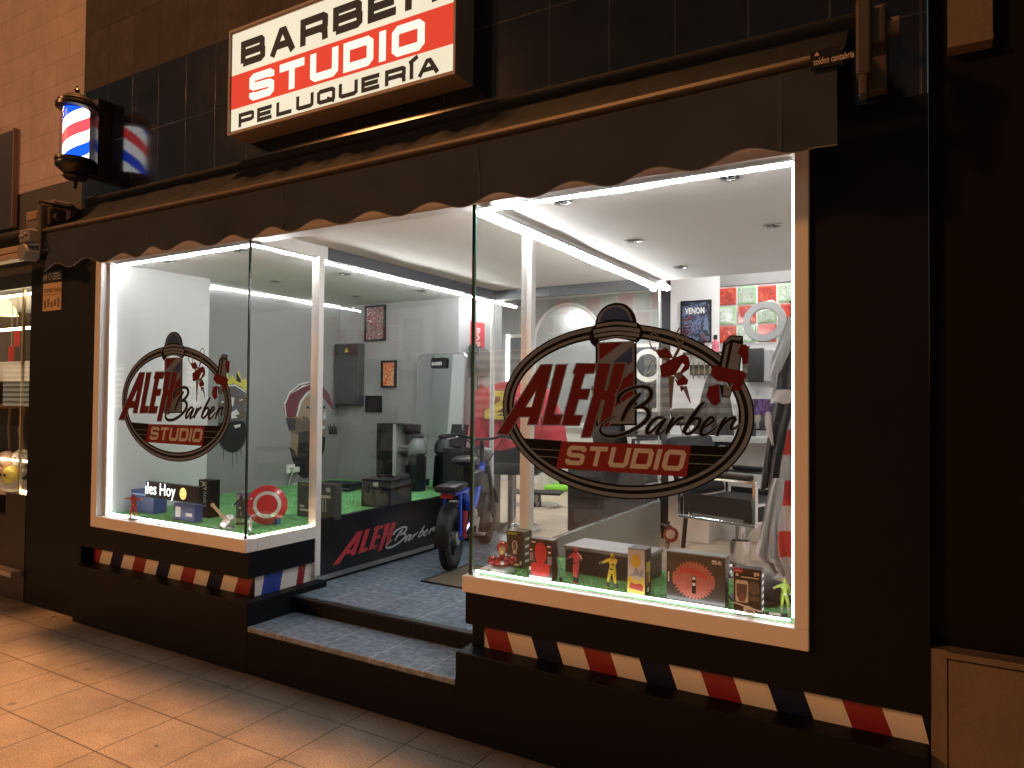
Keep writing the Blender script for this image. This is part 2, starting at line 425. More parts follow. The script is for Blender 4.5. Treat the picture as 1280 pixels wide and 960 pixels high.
# ---------------------------------------------------------------- ground
pave = tile_mat('pavement_tiles', (0.295, 0.26, 0.22), (0.25, 0.222, 0.19), (0.07, 0.058, 0.047), 'XY', 0.37, 0.376, (0.18, 0.976), 0.0,
                mortar=0.004, rough=0.62, bump=0.6, grain=0.8, gscale=95, var=0.25, nscale=3.0, spots=0.8)
MB().add([(-40, -40, 0), (30, -40, 0), (30, 0.05, 0), (-40, 0.05, 0)], [(0, 1, 2, 3)]).build('pavement', pave, kind='structure')
wood = tile_mat('wood_planks', (0.58, 0.48, 0.36), (0.47, 0.38, 0.28), (0.16, 0.12, 0.08), 'XY', 1.3, 0.15, (0, 0), 0.37, mortar=0.0025, rough=0.38, bump=0.3, var=0.3, nscale=6, coat=0.1)
def wood_grain(m):
    nt = m.node_tree
    for n in nt.nodes:
        if n.type == 'TEX_NOISE' and n.inputs['Detail'].default_value == 8:
            g = [k for k in nt.nodes if k.type == 'NEW_GEOMETRY'][-1]
            mp = nt.nodes.new('ShaderNodeMapping'); mp.inputs['Scale'].default_value = (0.6, 6, 1)
            nt.links.new(g.outputs['Position'], mp.inputs['Vector']); nt.links.new(mp.outputs[0], n.inputs['Vector'])
wood_grain(wood)
MB().box(-1.815, -0.3, 0.12, 2.73, 0.28, 0.346).box(-6.2, -0.3, 2.73, 7.2, 0.28, 0.346).build('shop_floor', wood, kind='structure')
slate = tile_mat('slate_tiles', (0.20, 0.255, 0.32), (0.165, 0.215, 0.275), (0.40, 0.43, 0.46), 'XY', 0.33, 0.33, (0.09, 0.035), 0.0, mortar=0.0035, rough=0.19, bump=0.25, grain=0.12, gscale=30, var=0.42, nscale=26, spec=0.5)
riser = tile_mat('riser_tiles', (0.007, 0.0065, 0.007), (0.009, 0.008, 0.0085), (0.02, 0.018, 0.018), 'XZ', 0.33, 0.6, (0.09, 0), 0.0, mortar=0.003, rough=0.5, bump=0.2, var=0.3, spec=0.12)

# ---------------------------------------------------------------- the shop building
shop = thing('shop_building', 'black painted barber shop front with two lit corner windows and a recessed porch', 'shop building', (-2.5, 0, 0))
btile = tile_mat('black_tile', (0.009, 0.009, 0.011), (0.012, 0.012, 0.014), (0.035, 0.035, 0.042), 'XZ', 0.285, 0.41, (0.02, 0.40), 0.0, mortar=0.004, rough=0.12, bump=0.25, var=0.35, nscale=5, grain=0.04, gscale=12, spec=0.5)
rtile = tile_mat('brown_tile', (0.066, 0.056, 0.056), (0.046, 0.04, 0.04), (0.02, 0.017, 0.016), 'XZ', 0.285, 0.41, (0.02, 0.40), 0.0, mortar=0.003, rough=0.6, bump=0.35, var=0.55, nscale=7, spec=0.15)
ttile = tile_mat('terracotta_tile', (0.56, 0.44, 0.40), (0.52, 0.40, 0.36), (0.36, 0.28, 0.25), 'XZ', 0.34, 0.17, (0.1, 0.07), 0.5, mortar=0.003, rough=0.6, bump=0.3, var=0.22, nscale=3)
MB().box(-5.17, 0, 0, 0.25, 2.60, 3.70).build('tiled_wall', btile, shop)
MB().box(-5.17, 0, 0, 0.25, 3.70, 7.5).build('brown_tiled_wall', rtile, shop)
# piers and panels under the windows
for nm_, bx_ in (('pier', (-0.37, 0.003, 0, 0.25, 0.508, 2.60)), ('window_base', (-1.86, -0.37, 0, 0.06, 0.508, 0.66)), ('window_base', (-4.93, -3.36, 0, 0.06, 0.508, 0.66)), ('pier', (-5.83, -4.93, 0, 0.25, 0.508, 2.60)),
                 ('pier_foot', (-5.83, -5.08, 0, 0.25, -0.05, 0.508)), ('window_base', (-3.42, -3.36, 0.06, 0.56, 0.508, 0.66)), ('window_base', (-1.86, -1.80, 0.06, 0.56, 0.352, 0.66))):
    MB().box(*bx_).build(nm_, M_black, shop)
for bx_, c_ in (((-5.08, -3.30, -0.05, 0.16, -0.05, 0.39), 0.004), ((-3.42, -3.302, 0.16, 0.56, -0.05, 0.388), 0), ((-1.88, 0.0, -0.05, 0.16, -0.05, 0.39), 0.004), ((-3.3005, -1.8805, -0.048, 0.0, -0.05, 0.232), 0)):
    MB().box(*bx_, c=c_).build('plinth', M_black, shop)
# recessed striped band, each painted stripe a piece of its own
bandL = MB().box(-5.08, -3.385, 0.07, 0.16, 0.38, 0.515).build('stripe_band', M_dkblue, shop)
bandS = MB().box(-3.42, -3.385, 0.16, 0.56, 0.38, 0.515).build('stripe_band', M_dkblue, shop)
bandR = MB().box(-1.83, 0, 0.07, 0.16, 0.38, 0.515).build('stripe_band', M_dkblue, shop)
def slant(nm, m_, par, xa, xb, dx, lo, hi):
    h_ = dx/2; cl_ = lambda x: min(max(x, lo), hi)
    MB().add([(cl_(xa-h_), 0.0675, 0.52), (cl_(xb-h_), 0.0675, 0.52), (cl_(xb+h_), 0.0675, 0.387), (cl_(xa+h_), 0.0675, 0.387)], [(0, 1, 2, 3)]).build(nm, m_, par)
P_ = 0.1275
for k in range(15):
    xa, xb = -0.007-P_*(k+1), -0.007-P_*k
    sl = {0: ('white_stripe', M_wpaint), 1: ('red_stripe', M_red), 2: ('white_stripe', M_wpaint)}.get(k % 4)
    if sl and xb > -1.81: slant(*sl, bandR, xa, xb, 0.05, -1.829, -0.001)
for k in range(13):
    xa, xb = -3.41-P_*(k+1)-0.001*k, -3.41-P_*k-0.001*k
    sl = {0: ('red_stripe', M_red), 1: ('white_stripe', M_wpaint), 3: ('white_stripe', M_wpaint)}.get(k % 4)
    if sl: slant(*sl, bandL, xa, xb, -0.05, -5.04, -3.386)
ys = [0.0675, 0.139, 0.278, 0.405, 0.464, 0.555]
for k in range(5):
    nm_, m_ = (('white_stripe', M_wpaint), ('blue_stripe', M_blue), ('white_stripe', M_wpaint), ('red_stripe', M_red), ('white_stripe', M_wpaint))[k]
    MB().add([(-3.3825, ys[k], 0.52), (-3.3825, ys[k+1], 0.52), (-3.3825, ys[k+1]-(0.025 if k < 4 else 0), 0.387), (-3.3825, ys[k]-(0.025 if k else 0), 0.387)], [(0, 1, 2, 3)]).build(nm_, m_, bandS)
# steps
st = thing('entrance_step', 'two low slate tiled steps rising to the porch', 'steps', (-2.6, -0.05, 0))
MB().box(-3.299, -1.882, -0.0485, 0.298, 0.233, 0.26, c=0.003).build('tread', slate, st)
MB().box(-3.40, -1.83, 0.30, 2.72, 0.348, 0.352).build('landing', slate, st)
rn = random.Random(3); wx = [-3.12+0.022*i for i in range(34)]
MB().poly([(x, 0.2605) for x in wx]+[(x, 0.2605-rn.choice((0.001, 0.002, 0.004, 0.007, 0.012))*rn.random()) for x in reversed(wx)], lambda a, b_, d: Vector((a, -0.0492, b_))).build('worn_edge', mat('bare_mortar', (0.34, 0.28, 0.22), rough=0.9, var=0.4, scale=60), st)
MB().box(-3.40, -1.83, 0.285, 0.33, 0.340, 0.3535, c=0.003).build('nosing', mat('dark_nosing', (0.02, 0.022, 0.026), rough=0.5, spec=0.2), st)
MB().box(-3.385, -1.86, 0.297, 0.33, 0.2, 0.339).build('riser', riser, st)
# lintel, porch ceiling, beams
MB().box(-4.95, -0.37, -0.012, 0.08, 2.462, 2.60).build('lintel', M_white, shop)
MB().box(-3.393, -1.80, 0.08, 2.72, 2.535, 2.6).build('porch_ceiling', M_ceil2, shop)
bm_ = MB(); bm_.box(-3.44, -3.393, 0.62, 3.2, 2.452, 2.60); bm_.box(-3.393, -1.80, 2.70, 2.76, 2.45, 2.60)
bm_.build('beam', M_dkgrey, shop)
MB().box(-3.44, -3.393, 0.08, 0.62, 2.452, 2.60).build('beam_casing', M_white, shop)
MB().box(-1.836, -1.80, 0.08, 2.70, 2.455, 2.534).build('beam_casing', M_ceil, shop)
# ceilings and walls inside
def struct(name, mb, m): return mb.build(name, m, kind='structure')
struct('ceiling', MB().box(-5.2, -3.44, 0.08, 2.62, 2.468, 2.6), M_ceil)
struct('ceiling', MB().box(-1.80, -0.3, 0.08, 2.50, 2.474, 3.06), M_ceil)
struct('ceiling', MB().box(-6.2, -0.3, 2.50, 7.2, 3.05, 3.2), M_ceil)
struct('wall', MB().box(-0.37, -0.30, 0.25, 3.7, 0.34, 3.05), M_wall)
struct('wall', MB().box(-2.03, -0.37, 3.6, 3.7, 0.346, 3.05), M_wall)
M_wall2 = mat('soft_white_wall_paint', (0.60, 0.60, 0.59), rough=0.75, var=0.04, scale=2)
struct('wall', MB().box(-5.2, -4.83, 0.25, 0.80, 0.346, 2.468), M_wall2)
struct('wall', MB().box(-4.93, -4.83, 0.06, 0.25, 0.70, 2.462), M_wall2)
struct('wall', MB().box(-5.2, -5.10, 0.80, 2.5, 0.346, 2.468), M_grey2)
struct('wall', MB().box(-5.2, -3.65, 2.5, 2.6, 0.346, 3.05), M_grey)
struct('wall', MB().box(-3.75, -3.65, 2.6, 3.25, 0.346, 3.05), M_grey)
struct('wall', MB().box(-6.2, -2.03, 6.6, 6.7, 0.346, 3.05), M_grey)
struct('wall', MB().box(-6.3, -6.2, 2.6, 6.7, 0.346, 3.05), M_grey2)
struct('wall', MB().box(-2.13, -2.03, 3.6, 6.7, 0.346, 3.05), M_dkgrey)
struct('skirting', MB().box(-2.03, -0.37, 3.585, 3.6, 0.346, 0.43), M_ceil)
x900 = at(899, 400, 'y', 3.55)
struct('pillar', MB().box(-2.03, x900.x, 3.55, 3.6, 0.346, 3.05), M_wall)
zt = at(900, 358.5, 'y', 3.59).z
struct('beam', MB().box(x900.x, -0.37, 3.57, 3.6, zt, 3.05), M_grey2)

# ---------------------------------------------------------------- shop windows
def edge_strip(mb, x, y, z0, z1): mb.box(x-0.004, x+0.004, y-0.004, y+0.004, z0, z1)
GT, GB = 2.461, 0.738
dw = thing('display_window', 'lit corner shop window with product boxes behind its big glass, next to the dark end wall', 'shop window', (-1.1, 0, 0.66), group='corner display windows')
f = MB(); f.box(-1.865, -0.37, -0.025, 0.06, 0.66, 0.735, c=0.004); f.box(-0.42, -0.37, -0.025, 0.06, 0.735, 2.462, c=0.004)
f.box(-1.868, -1.80, 0.06, 0.51, 0.66, 0.735); f.build('frame', M_white, dw)
MB().box(-1.868, -1.805, 0.51, 0.556, 0.66, 2.456, c=0.003).build('post', M_white, dw)
MB().add([(-1.833, 0.004, GB), (-0.42, 0.004, GB), (-0.42, 0.004, GT), (-1.833, 0.004, GT)], [(0, 1, 2, 3)]).build('glass_pane', M_glass, dw)
MB().add([(-1.833, 0.01, GB), (-1.833, 0.51, GB), (-1.833, 0.51, GT), (-1.833, 0.01, GT)], [(0, 1, 2, 3)]).build('glass_pane', M_glass, dw)
e = MB(); e.box(-1.842, -1.829, -0.002, 0.010, 0.736, 2.461); e.build('corner_seal', M_gdark, dw)
e = MB(); e.box(-1.8285, -1.8245, 0.0, 0.008, 0.736, 2.461); e.build('glass_edge', M_gedge, dw)
MB().box(-1.80, -0.37, 0.012, 0.54, 0.70, 0.738).build('platform', M_white, dw)
dw2 = thing('display_window', 'lit corner shop window with scrolling sign and grass floor, beside the narrow dark pier', 'shop window', (-4.1, 0, 0.66), group='corner display windows')
f = MB(); f.box(-4.93, -3.355, -0.025, 0.06, 0.66, 0.735, c=0.004); f.box(-4.93, -4.865, -0.025, 0.06, 0.735, 2.462, c=0.004); f.box(-4.865, -4.83, 0.02, 0.06, 0.735, 2.462)
f.box(-3.42, -3.355, 0.06, 0.51, 0.66, 0.735); f.build('frame', M_white, dw2)
MB().box(-3.42, -3.355, 0.51, 0.556, 0.415, 2.456, c=0.003).build('post', M_white, dw2)
MB().add([(-4.83, 0.028, GB), (-3.39, 0.004, GB), (-3.39, 0.004, GT), (-4.83, 0.028, GT)], [(0, 1, 2, 3)]).build('glass_pane', M_glass, dw2)
MB().add([(-3.39, 0.01, GB), (-3.39, 0.51, GB), (-3.39, 0.51, GT), (-3.39, 0.01, GT)], [(0, 1, 2, 3)]).build('glass_pane', M_glass, dw2)
MB().box(-3.396, -3.386, -0.002, 0.009, 0.736, 2.461).build('corner_seal', M_gdark, dw2)
MB().box(-5.10, -3.40, 0.012, 2.5, 0.70, 0.738).build('platform', M_white, dw2)

# glass partitions along the porch
gp = thing('glass_partition', 'glazed porch partition with black name panel below and grass behind it', 'partition', (-3.39, 1.6, 0.35), group='porch partitions')
MB().box(-3.42, -3.385, 0.556, 2.66, 0.40, 0.765).build('lower_panel', M_blackpan, gp)
MB().box(-3.42, -3.38, 0.556, 2.66, 0.37, 0.40).build('bottom_rail', M_alu, gp)
MB().box(-3.42, -3.39, 0.556, 2.66, 0.346, 0.37).build('kick_strip', M_black, gp)
MB().add([(-3.395, 0.556, 0.765), (-3.395, 2.655, 0.765), (-3.395, 2.655, 2.452), (-3.395, 0.556, 2.452)], [(0, 1, 2, 3)]).build('glass_pane', M_glass, gp)
MB().box(-3.41, -3.38, 2.655, 2.685, 0.35, 2.452).build('mullion', M_white, gp)
MB().add([(-3.395, 2.685, 0.35), (-3.395, 3.15, 0.35), (-3.395, 3.15, 2.452), (-3.395, 2.685, 2.452)], [(0, 1, 2, 3)]).build('glass_pane', M_glass, gp)
gq = thing('glass_partition', 'glazed porch partition with grey green lower panel, behind the logo window', 'partition', (-1.83, 1.6, 0.35), group='porch partitions')
M_green_lam = mat('grey_green_gloss_laminate', (0.21, 0.235, 0.215), rough=0.12, var=0.05, scale=2)
MB().box(-1.85, -1.815, 0.56, 2.65, 0.352, 0.768).build('lower_panel', M_green_lam, gq)
MB().add([(-1.833, 0.556, 0.768), (-1.833, 2.65, 0.768), (-1.833, 2.65, 2.455), (-1.833, 0.556, 2.455)], [(0, 1, 2, 3)]).build('glass_pane', M_glass, gq)
MB().box(-1.838, -1.828, 2.65, 2.657, 0.352, 2.455).build('glass_edge', mat('pale_glass_edge', (0.5, 0.56, 0.54), rough=0.2), gq)

# ---------------------------------------------------------------- led strips
def wob(a, b, n=14, amp=0.006, sag=(0, 0, -1)):
    a, b = Vector(a), Vector(b); out = []
    ph = random.random()*6
    for i in range(n+1):
        t = i/n; out.append(a.lerp(b, t) + Vector(sag)*amp*(math.sin(t*9+ph)*0.5+0.5*math.sin(t*17+ph*2)) * (1 if 0 < i < n else 0))
    return catmull(out, 4)
LEDR = 0.0075
M_shield = mat('led_shield', (0.45, 0.45, 0.45), rough=0.5)
def led(label, a, b, m=None, amp=0.004, r=LEDR, extra=None, sag=(0, 0, -1), shield=0.0):
    mb = MB()
    if shield:
        t = thing('light_strip', label, 'light strip', ((a[0]+b[0])/2, (a[1]+b[1])/2, min(a[2], b[2])), 0, 'led strips round the shop windows')
        mb.tube(wob(a, b, amp=amp, sag=sag), r, 6)
        if extra: mb.tube(extra, r, 6)
        mb.build('led_tube', m or M_led, t, smooth=True)
        x0, x1, y0, y1 = min(a[0], b[0]), max(a[0], b[0]), min(a[1], b[1]), max(a[1], b[1]); h = shield/2; al = (x1-x0) > (y1-y0)
        z = a[2]+r+0.0015
        MB().box(x0-(0 if al else h), x1+(0 if al else h), y0-(h if al else 0), y1+(h if al else 0), z, z+0.004).build('shield_plate', M_shield, t)  # plate added above the tube to keep its light off the ceiling
        return t
    mb.tube(wob(a, b, amp=amp, sag=sag), r, 6)
    if extra: mb.tube(extra, r, 6)
    o = mb.build('light_strip', m or M_led, None, smooth=True)
    tag(o, label, 'light strip', 'led strips round the shop windows'); rebase(o)
    return o
led('white led strip along the top edge of the logo window beside the end wall', (-1.82, 0.03, 2.436), (-0.43, 0.03, 2.436), M_led5, amp=0.004, r=0.006, shield=0.036)
led('upright white led strip on the jamb next to the dark end wall', (-0.43, 0.028, 0.76), (-0.43, 0.028, 2.44), M_led2, amp=0.002, r=0.006)
led('white led strip along the sill in front of the product boxes', (-1.82, 0.022, 0.752), (-0.44, 0.022, 0.750), M_led4, amp=0.001, r=0.005)
led('long white led strip running inward along the ceiling above the post of the logo window', (-1.806, 0.05, 2.434), (-1.806, 2.64, 2.434), amp=0.003, r=0.006, shield=0.036,
    extra=catmull([(-1.806, 2.64, 2.434), (-1.785, 2.69, 2.43), (-1.755, 2.67, 2.44), (-1.77, 2.6, 2.46)], 6))
led('white led strip along the top edge of the window with the scrolling sign', (-4.82, 0.045, 2.436), (-3.40, 0.028, 2.436), M_led5, amp=0.004, r=0.006, shield=0.036)
led('upright white led strip on the jamb beside the narrow pier', (-4.822, 0.045, 0.76), (-4.822, 0.045, 2.44), M_led2, amp=0.002, r=0.006)
led('white led strip along the sill before the grass floor and scrolling sign', (-4.82, 0.04, 0.752), (-3.40, 0.022, 0.750), M_led4, amp=0.001, r=0.005)
led('short white led strip over the side pane beside the post', (-3.408, 0.03, 2.438), (-3.408, 0.505, 2.438), M_led5, amp=0.003, r=0.006, shield=0.036)
led('faint warm led strip at the foot of the short side pane by the post', (-3.382, 0.03, 0.741), (-3.382, 0.505, 0.741), M_ledw, amp=0.0, r=0.004)
led('long white led strip under the dark beam over the grass floor room', (-3.432, 0.56, 2.438), (-3.432, 3.15, 2.438), amp=0.003, r=0.006, shield=0.036)
led('white led strip high on the grey wall above the painted faces', (-5.08, 0.82, at(263, 359, 'x', -5.08).z), (-5.08, 2.47, at(440, 386, 'x', -5.08).z), M_led3, amp=0.015, r=0.006)

# ---------------------------------------------------------------- down lights
M_lens = mat('downlight_glass', (0.5, 0.5, 0.5), rough=0.1, metal=0.6)
k = 0
words = ('street end of its row', 'middle of its row', 'inner end of its row')
for (xs, zc, room) in (((-3.71, -4.45), 2.468, 'grass floor window room'), ((-1.47, -0.70), 2.474, 'logo window room')):
    for ix, x in enumerate(xs):
        for iy, y in enumerate((0.19, 1.11, 2.02)):
            if zc > 2.47 and ix == 1 and iy == 2: pass
            side = ('porch side' if (ix == 0) else 'outer side')
            t = thing('ceiling_downlight', f'recessed spot in {room} ceiling, {side}, {words[iy]}', 'downlight', (x, y, zc), group='recessed ceiling spots')
            MB().lathe([(0.048, 0.002), (0.05, -0.004), (0.044, -0.007), (0.036, -0.005), (0.034, 0.002)], 24).build('frame', M_alu, t, True, world=False)
            MB().lathe([(0.0345, -0.001), (0.03, -0.003), (0.0, -0.003)], 20).build('reflector', M_plast, t, True, world=False)
            m_ = MB()
            for a in range(3): m_.ball((0.016*math.cos(a*2.1), 0.016*math.sin(a*2.1), -0.004), (0.008, 0.008, 0.004), 8)
            m_.build('bulb', M_lens, t, True, world=False)

# ---------------------------------------------------------------- artificial grass
M_turf = mat('artificial_turf', (0.20, 0.52, 0.20), rough=0.8, var=0.45, scale=9, bump=0.8, bscale=300)
def turf(name, x0, x1, y0, y1, z, n):
    mb = MB(); mb.add([(x0, y0, z), (x1, y0, z), (x1, y1, z), (x0, y1, z)], [(0, 1, 2, 3)])
    vs, fs = [], []
    for i in range(n):
        x, y = random.uniform(x0, x1), random.uniform(y0, y1); a = random.random()*6.28; h = random.uniform(0.006, 0.013); l = random.uniform(-0.007, 0.007); l2 = random.uniform(-0.007, 0.007)
        dx, dy = 0.0016*math.cos(a), 0.0016*math.sin(a); q = len(vs)
        vs += [(x-dx, y-dy, z), (x+dx, y+dy, z), (x+l, y+l2, z+h)]; fs.append((q, q+1, q+2))
    mb.add(vs, fs)
    me = bpy.data.meshes.new(name); me.from_pydata([tuple(v) for v in mb.v], [], mb.f); me.materials.append(M_turf)
    o = bpy.data.objects.new(name, me); COL.objects.link(o); return o
g1 = turf('artificial_grass', -5.095, -3.402, 0.05, 2.5, 0.741, 30000)
tag(g1, 'bright green artificial grass on the floor of the scrolling sign window', 'artificial grass', kind='stuff')
g2 = turf('artificial_grass', -1.80, -0.43, 0.018, 0.53, 0.741, 12000)
tag(g2, 'bright green artificial grass under the product boxes', 'artificial grass', kind='stuff')

# ---------------------------------------------------------------- lighting
wd = bpy.data.worlds.new('World'); scn.world = wd; wd.use_nodes = True
nt = wd.node_tree; bg = nt.nodes['Background']
sky = nt.nodes.new('ShaderNodeTexSky'); sky.sky_type = 'NISHITA'; sky.sun_disc = False
SUN_EL, SUN_AZ = R(38), R(195)
sky.sun_elevation = R(1.0); sky.sun_rotation = SUN_AZ
nt.links.new(sky.outputs[0], bg.inputs['Color']); bg.inputs['Strength'].default_value = 0.05
sl = bpy.data.lights.new('street_glow', 'SUN'); sl.energy = 0.74; sl.angle = R(5); sl.color = (1.0, 0.39, 0.12)
so = bpy.data.objects.new('street_glow', sl); COL.objects.link(so)
sd = Vector((0.85, 1.0, -0.50)).normalized()       # direction the light travels
so.rotation_euler = sd.to_track_quat('-Z', 'Y').to_euler()
# sodium lamp on the building above the awning
pl = bpy.data.lights.new('sodium_street_lamp', 'SPOT'); pl.energy = 12500; pl.color = (1.0, 0.39, 0.11); pl.shadow_soft_size = 0.9
pl.spot_size = R(56); pl.spot_blend = 0.85
po = bpy.data.objects.new('sodium_street_lamp', pl); COL.objects.link(po); po.location = (-4.6, 0.22, 12.0)
po.rotation_euler = (Vector((-3.7, -1.8, 0))-po.location).to_track_quat('-Z', 'Y').to_euler()

scn.view_settings.view_transform = 'Standard'; scn.view_settings.look = 'None'; scn.view_settings.gamma = 1; scn.view_settings.exposure = 0.4
scn.cycles.use_denoising = True
scn.cycles.max_bounces = 10; scn.cycles.transparent_max_bounces = 24; scn.cycles.diffuse_bounces = 5; scn.cycles.glossy_bounces = 6
scn.cycles.sample_clamp_indirect = 6; scn.cycles.caustics_reflective = False; scn.cycles.caustics_refractive = False
# ---------------------------------------------------------------- hanging shop sign
sg = thing('shop_sign', 'backlit box sign with black, red and white lettering above the awning', 'sign', (-2.63, -0.08, 3.03))
M_housing = mat('sign_housing', (0.38, 0.32, 0.29), rough=0.5, var=0.15, scale=5)
h = MB(); h.box(-3.405, -1.845, -0.146, -0.002, 3.025, 3.045); h.box(-3.405, -1.845, -0.146, -0.002, 3.598, 3.618)
h.box(-3.405, -3.39, -0.146, -0.002, 3.045, 3.598); h.box(-1.86, -1.845, -0.146, -0.002, 3.045, 3.598); h.build('housing', M_housing, sg)
tr_ = MB()
for a in (-3.407, -1.855): tr_.box(a, a+0.012, -0.155, -0.1465, 3.023, 3.62)
for z in (3.023, 3.608): tr_.box(-3.395, -1.855, -0.155, -0.1465, z, z+0.012)
tr_.build('frame', M_housing, sg)
def panel_emit(name, col, st):
    """backlit acrylic: a little brighter in front of the tubes"""
    m, nt, b = _new(name)
    g = nt.nodes.new('ShaderNodeNewGeometry'); n = nt.nodes.new('ShaderNodeTexNoise'); n.inputs['Scale'].default_value = 2.2
    nt.links.new(g.outputs['Position'], n.inputs['Vector'])
    mr = nt.nodes.new('ShaderNodeMapRange'); mr.inputs['To Min'].default_value = st*0.85; mr.inputs['To Max'].default_value = st*1.15
    nt.links.new(n.outputs['Fac'], mr.inputs['Value']); nt.links.new(mr.outputs['Result'], b.inputs['Emission Strength'])
    b.inputs['Base Color'].default_value = (*[c*0.3 for c in col], 1); b.inputs['Emission Color'].default_value = (*col, 1); b.inputs['Roughness'].default_value = 0.5; b.inputs['Specular IOR Level'].default_value = 0.06
    MATS[name] = m; return m
M_cream = panel_emit('backlit_cream_acrylic', (0.93, 0.87, 0.66), 0.66)
M_sred = panel_emit('backlit_red_film', (0.80, 0.065, 0.035), 0.66)
M_sdark = panel_emit('backlit_black_film', (0.055, 0.042, 0.03), 0.35)
M_swhite = panel_emit('backlit_white_acrylic', (0.98, 0.95, 0.80), 0.8)
MB().box(-3.39, -1.86, -0.144, -0.138, 3.045, 3.598).build('lit_panel', M_cream, sg)
MB().add([(-3.39, -0.1462, 3.168), (-1.86, -0.1462, 3.168), (-1.86, -0.1462, 3.36), (-3.39, -0.1462, 3.36)], [(0, 1, 2, 3)]).build('red_band', M_sred, sg)
def sgfn(x0, z0): return lambda a, b, d: Vector((x0+a, -0.147-d, z0+b))
mb = MB(); stroke_text(mb, 'BARBER', 0.145, 0.200, 0.041, 0.034, sgfn(-3.313, 3.392), 0.001); mb.build('lettering', M_sdark, sg)
mb = MB(); stroke_text(mb, 'STUDIO', 0.150, 0.198, 0.043, 0.036, sgfn(-3.237, 3.184), 0.001); mb.build('lettering', M_swhite, sg)
mb = MB(); stroke_text(mb, 'PELUQUERÍA', 0.078, 0.128, 0.0225, 0.0235, sgfn(-3.322, 3.056), 0.001); mb.build('lettering', M_sdark, sg)

# ---------------------------------------------------------------- barber pole lamp
bp_ = thing('barber_pole', 'lit barber pole lamp with blue, white and red stripes on the tiled wall', 'barber pole', (-4.88, -0.20, 2.95))
M_bp = mat('black_cast_metal', (0.015, 0.014, 0.016), rough=0.3, var=0.2, scale=10)
T = Matrix.Translation((-4.88, -0.20, 0))
MB().lathe([(0.06, 2.985), (0.075, 3.0), (0.06, 3.01), (0.085, 3.035), (0.115, 3.06), (0.12, 3.075), (0.115, 3.09), (0.122, 3.098), (0.122, 3.112), (0.10, 3.118), (0.0, 3.118)], 32, T).build('base', M_bp, bp_, True)
MB().lathe([(0.0, 3.448), (0.105, 3.448), (0.123, 3.455), (0.123, 3.478), (0.112, 3.486), (0.112, 3.50), (0.07, 3.535), (0.045, 3.55), (0.03, 3.556), (0.012, 3.562), (0.012, 3.572), (0.018, 3.58), (0.012, 3.59), (0.006, 3.598), (0.008, 3.608), (0.0, 3.63)], 32, T).build('cap', M_bp, bp_, True)
MB().lathe([(0.014, 2.985), (0.014, 2.93), (0.008, 2.925), (0.0, 2.925)], 12, T).build('finial', M_bp, bp_, True)
mbk = MB(); mbk.box(-4.94, -4.82, -0.09, -0.001, 3.03, 3.56, c=0.004); mbk.box(-4.93, -4.83, -0.2, -0.09, 3.03, 3.07); mbk.box(-4.93, -4.83, -0.2, -0.09, 3.46, 3.49)
mbk.box(-4.835, -4.8195, -0.06, -0.04, 3.10, 3.14)
mbk.build('wall_bracket', M_bp, bp_)
m, nt, b = _new('striped_lamp_cylinder')
tc = nt.nodes.new('ShaderNodeTexCoord'); sx = nt.nodes.new('ShaderNodeSeparateXYZ'); nt.links.new(tc.outputs['Object'], sx.inputs[0])
at2 = nt.nodes.new('ShaderNodeMath'); at2.operation = 'ARCTAN2'; nt.links.new(sx.outputs['Y'], at2.inputs[0]); nt.links.new(sx.outputs['X'], at2.inputs[1])
dv = nt.nodes.new('ShaderNodeMath'); dv.operation = 'DIVIDE'; dv.inputs[1].default_value = 2*math.pi; nt.links.new(at2.outputs[0], dv.inputs[0])
zz = nt.nodes.new('ShaderNodeMath'); zz.operation = 'MULTIPLY_ADD'; zz.inputs[1].default_value = -3.1; zz.inputs[2].default_value = 0.0
nt.links.new(sx.outputs['Z'], zz.inputs[0])
ad = nt.nodes.new('ShaderNodeMath'); ad.operation = 'ADD'; nt.links.new(dv.outputs[0], ad.inputs[0]); nt.links.new(zz.outputs[0], ad.inputs[1])
ph = nt.nodes.new('ShaderNodeMath'); ph.operation = 'ADD'; ph.inputs[1].default_value = 0.80+5; nt.links.new(ad.outputs[0], ph.inputs[0])
fr = nt.nodes.new('ShaderNodeMath'); fr.operation = 'FRACT'; nt.links.new(ph.outputs[0], fr.inputs[0])
cr_ = nt.nodes.new('ShaderNodeValToRGB'); cr_.color_ramp.interpolation = 'CONSTANT'
for q in (.25, .5, .75): cr_.color_ramp.elements.new(q)
cr_.color_ramp.elements.remove(cr_.color_ramp.elements[-1])
for e, c_ in zip(cr_.color_ramp.elements, ((0.005, 0.06, 0.72), (1, 1, 1), (0.85, 0.05, 0.06), (1, 1, 1))): e.color = (*c_, 1)
nt.links.new(fr.outputs[0], cr_.inputs[0]); nt.links.new(cr_.outputs[0], b.inputs['Emission Color']); nt.links.new(cr_.outputs[0], b.inputs['Base Color'])
b.inputs['Emission Strength'].default_value = 2.0; b.inputs['Roughness'].default_value = 0.3
MB().lathe([(0.076, 3.118), (0.076, 3.448)], 48, T, cap=False).build('striped_cylinder', m, bp_, True)
# (a clear tube stands round the turning cylinder)
MB().lathe([(0.095, 3.118), (0.095, 3.448)], 48, T, cap=False).build('glass_tube', M_glass, bp_, True)

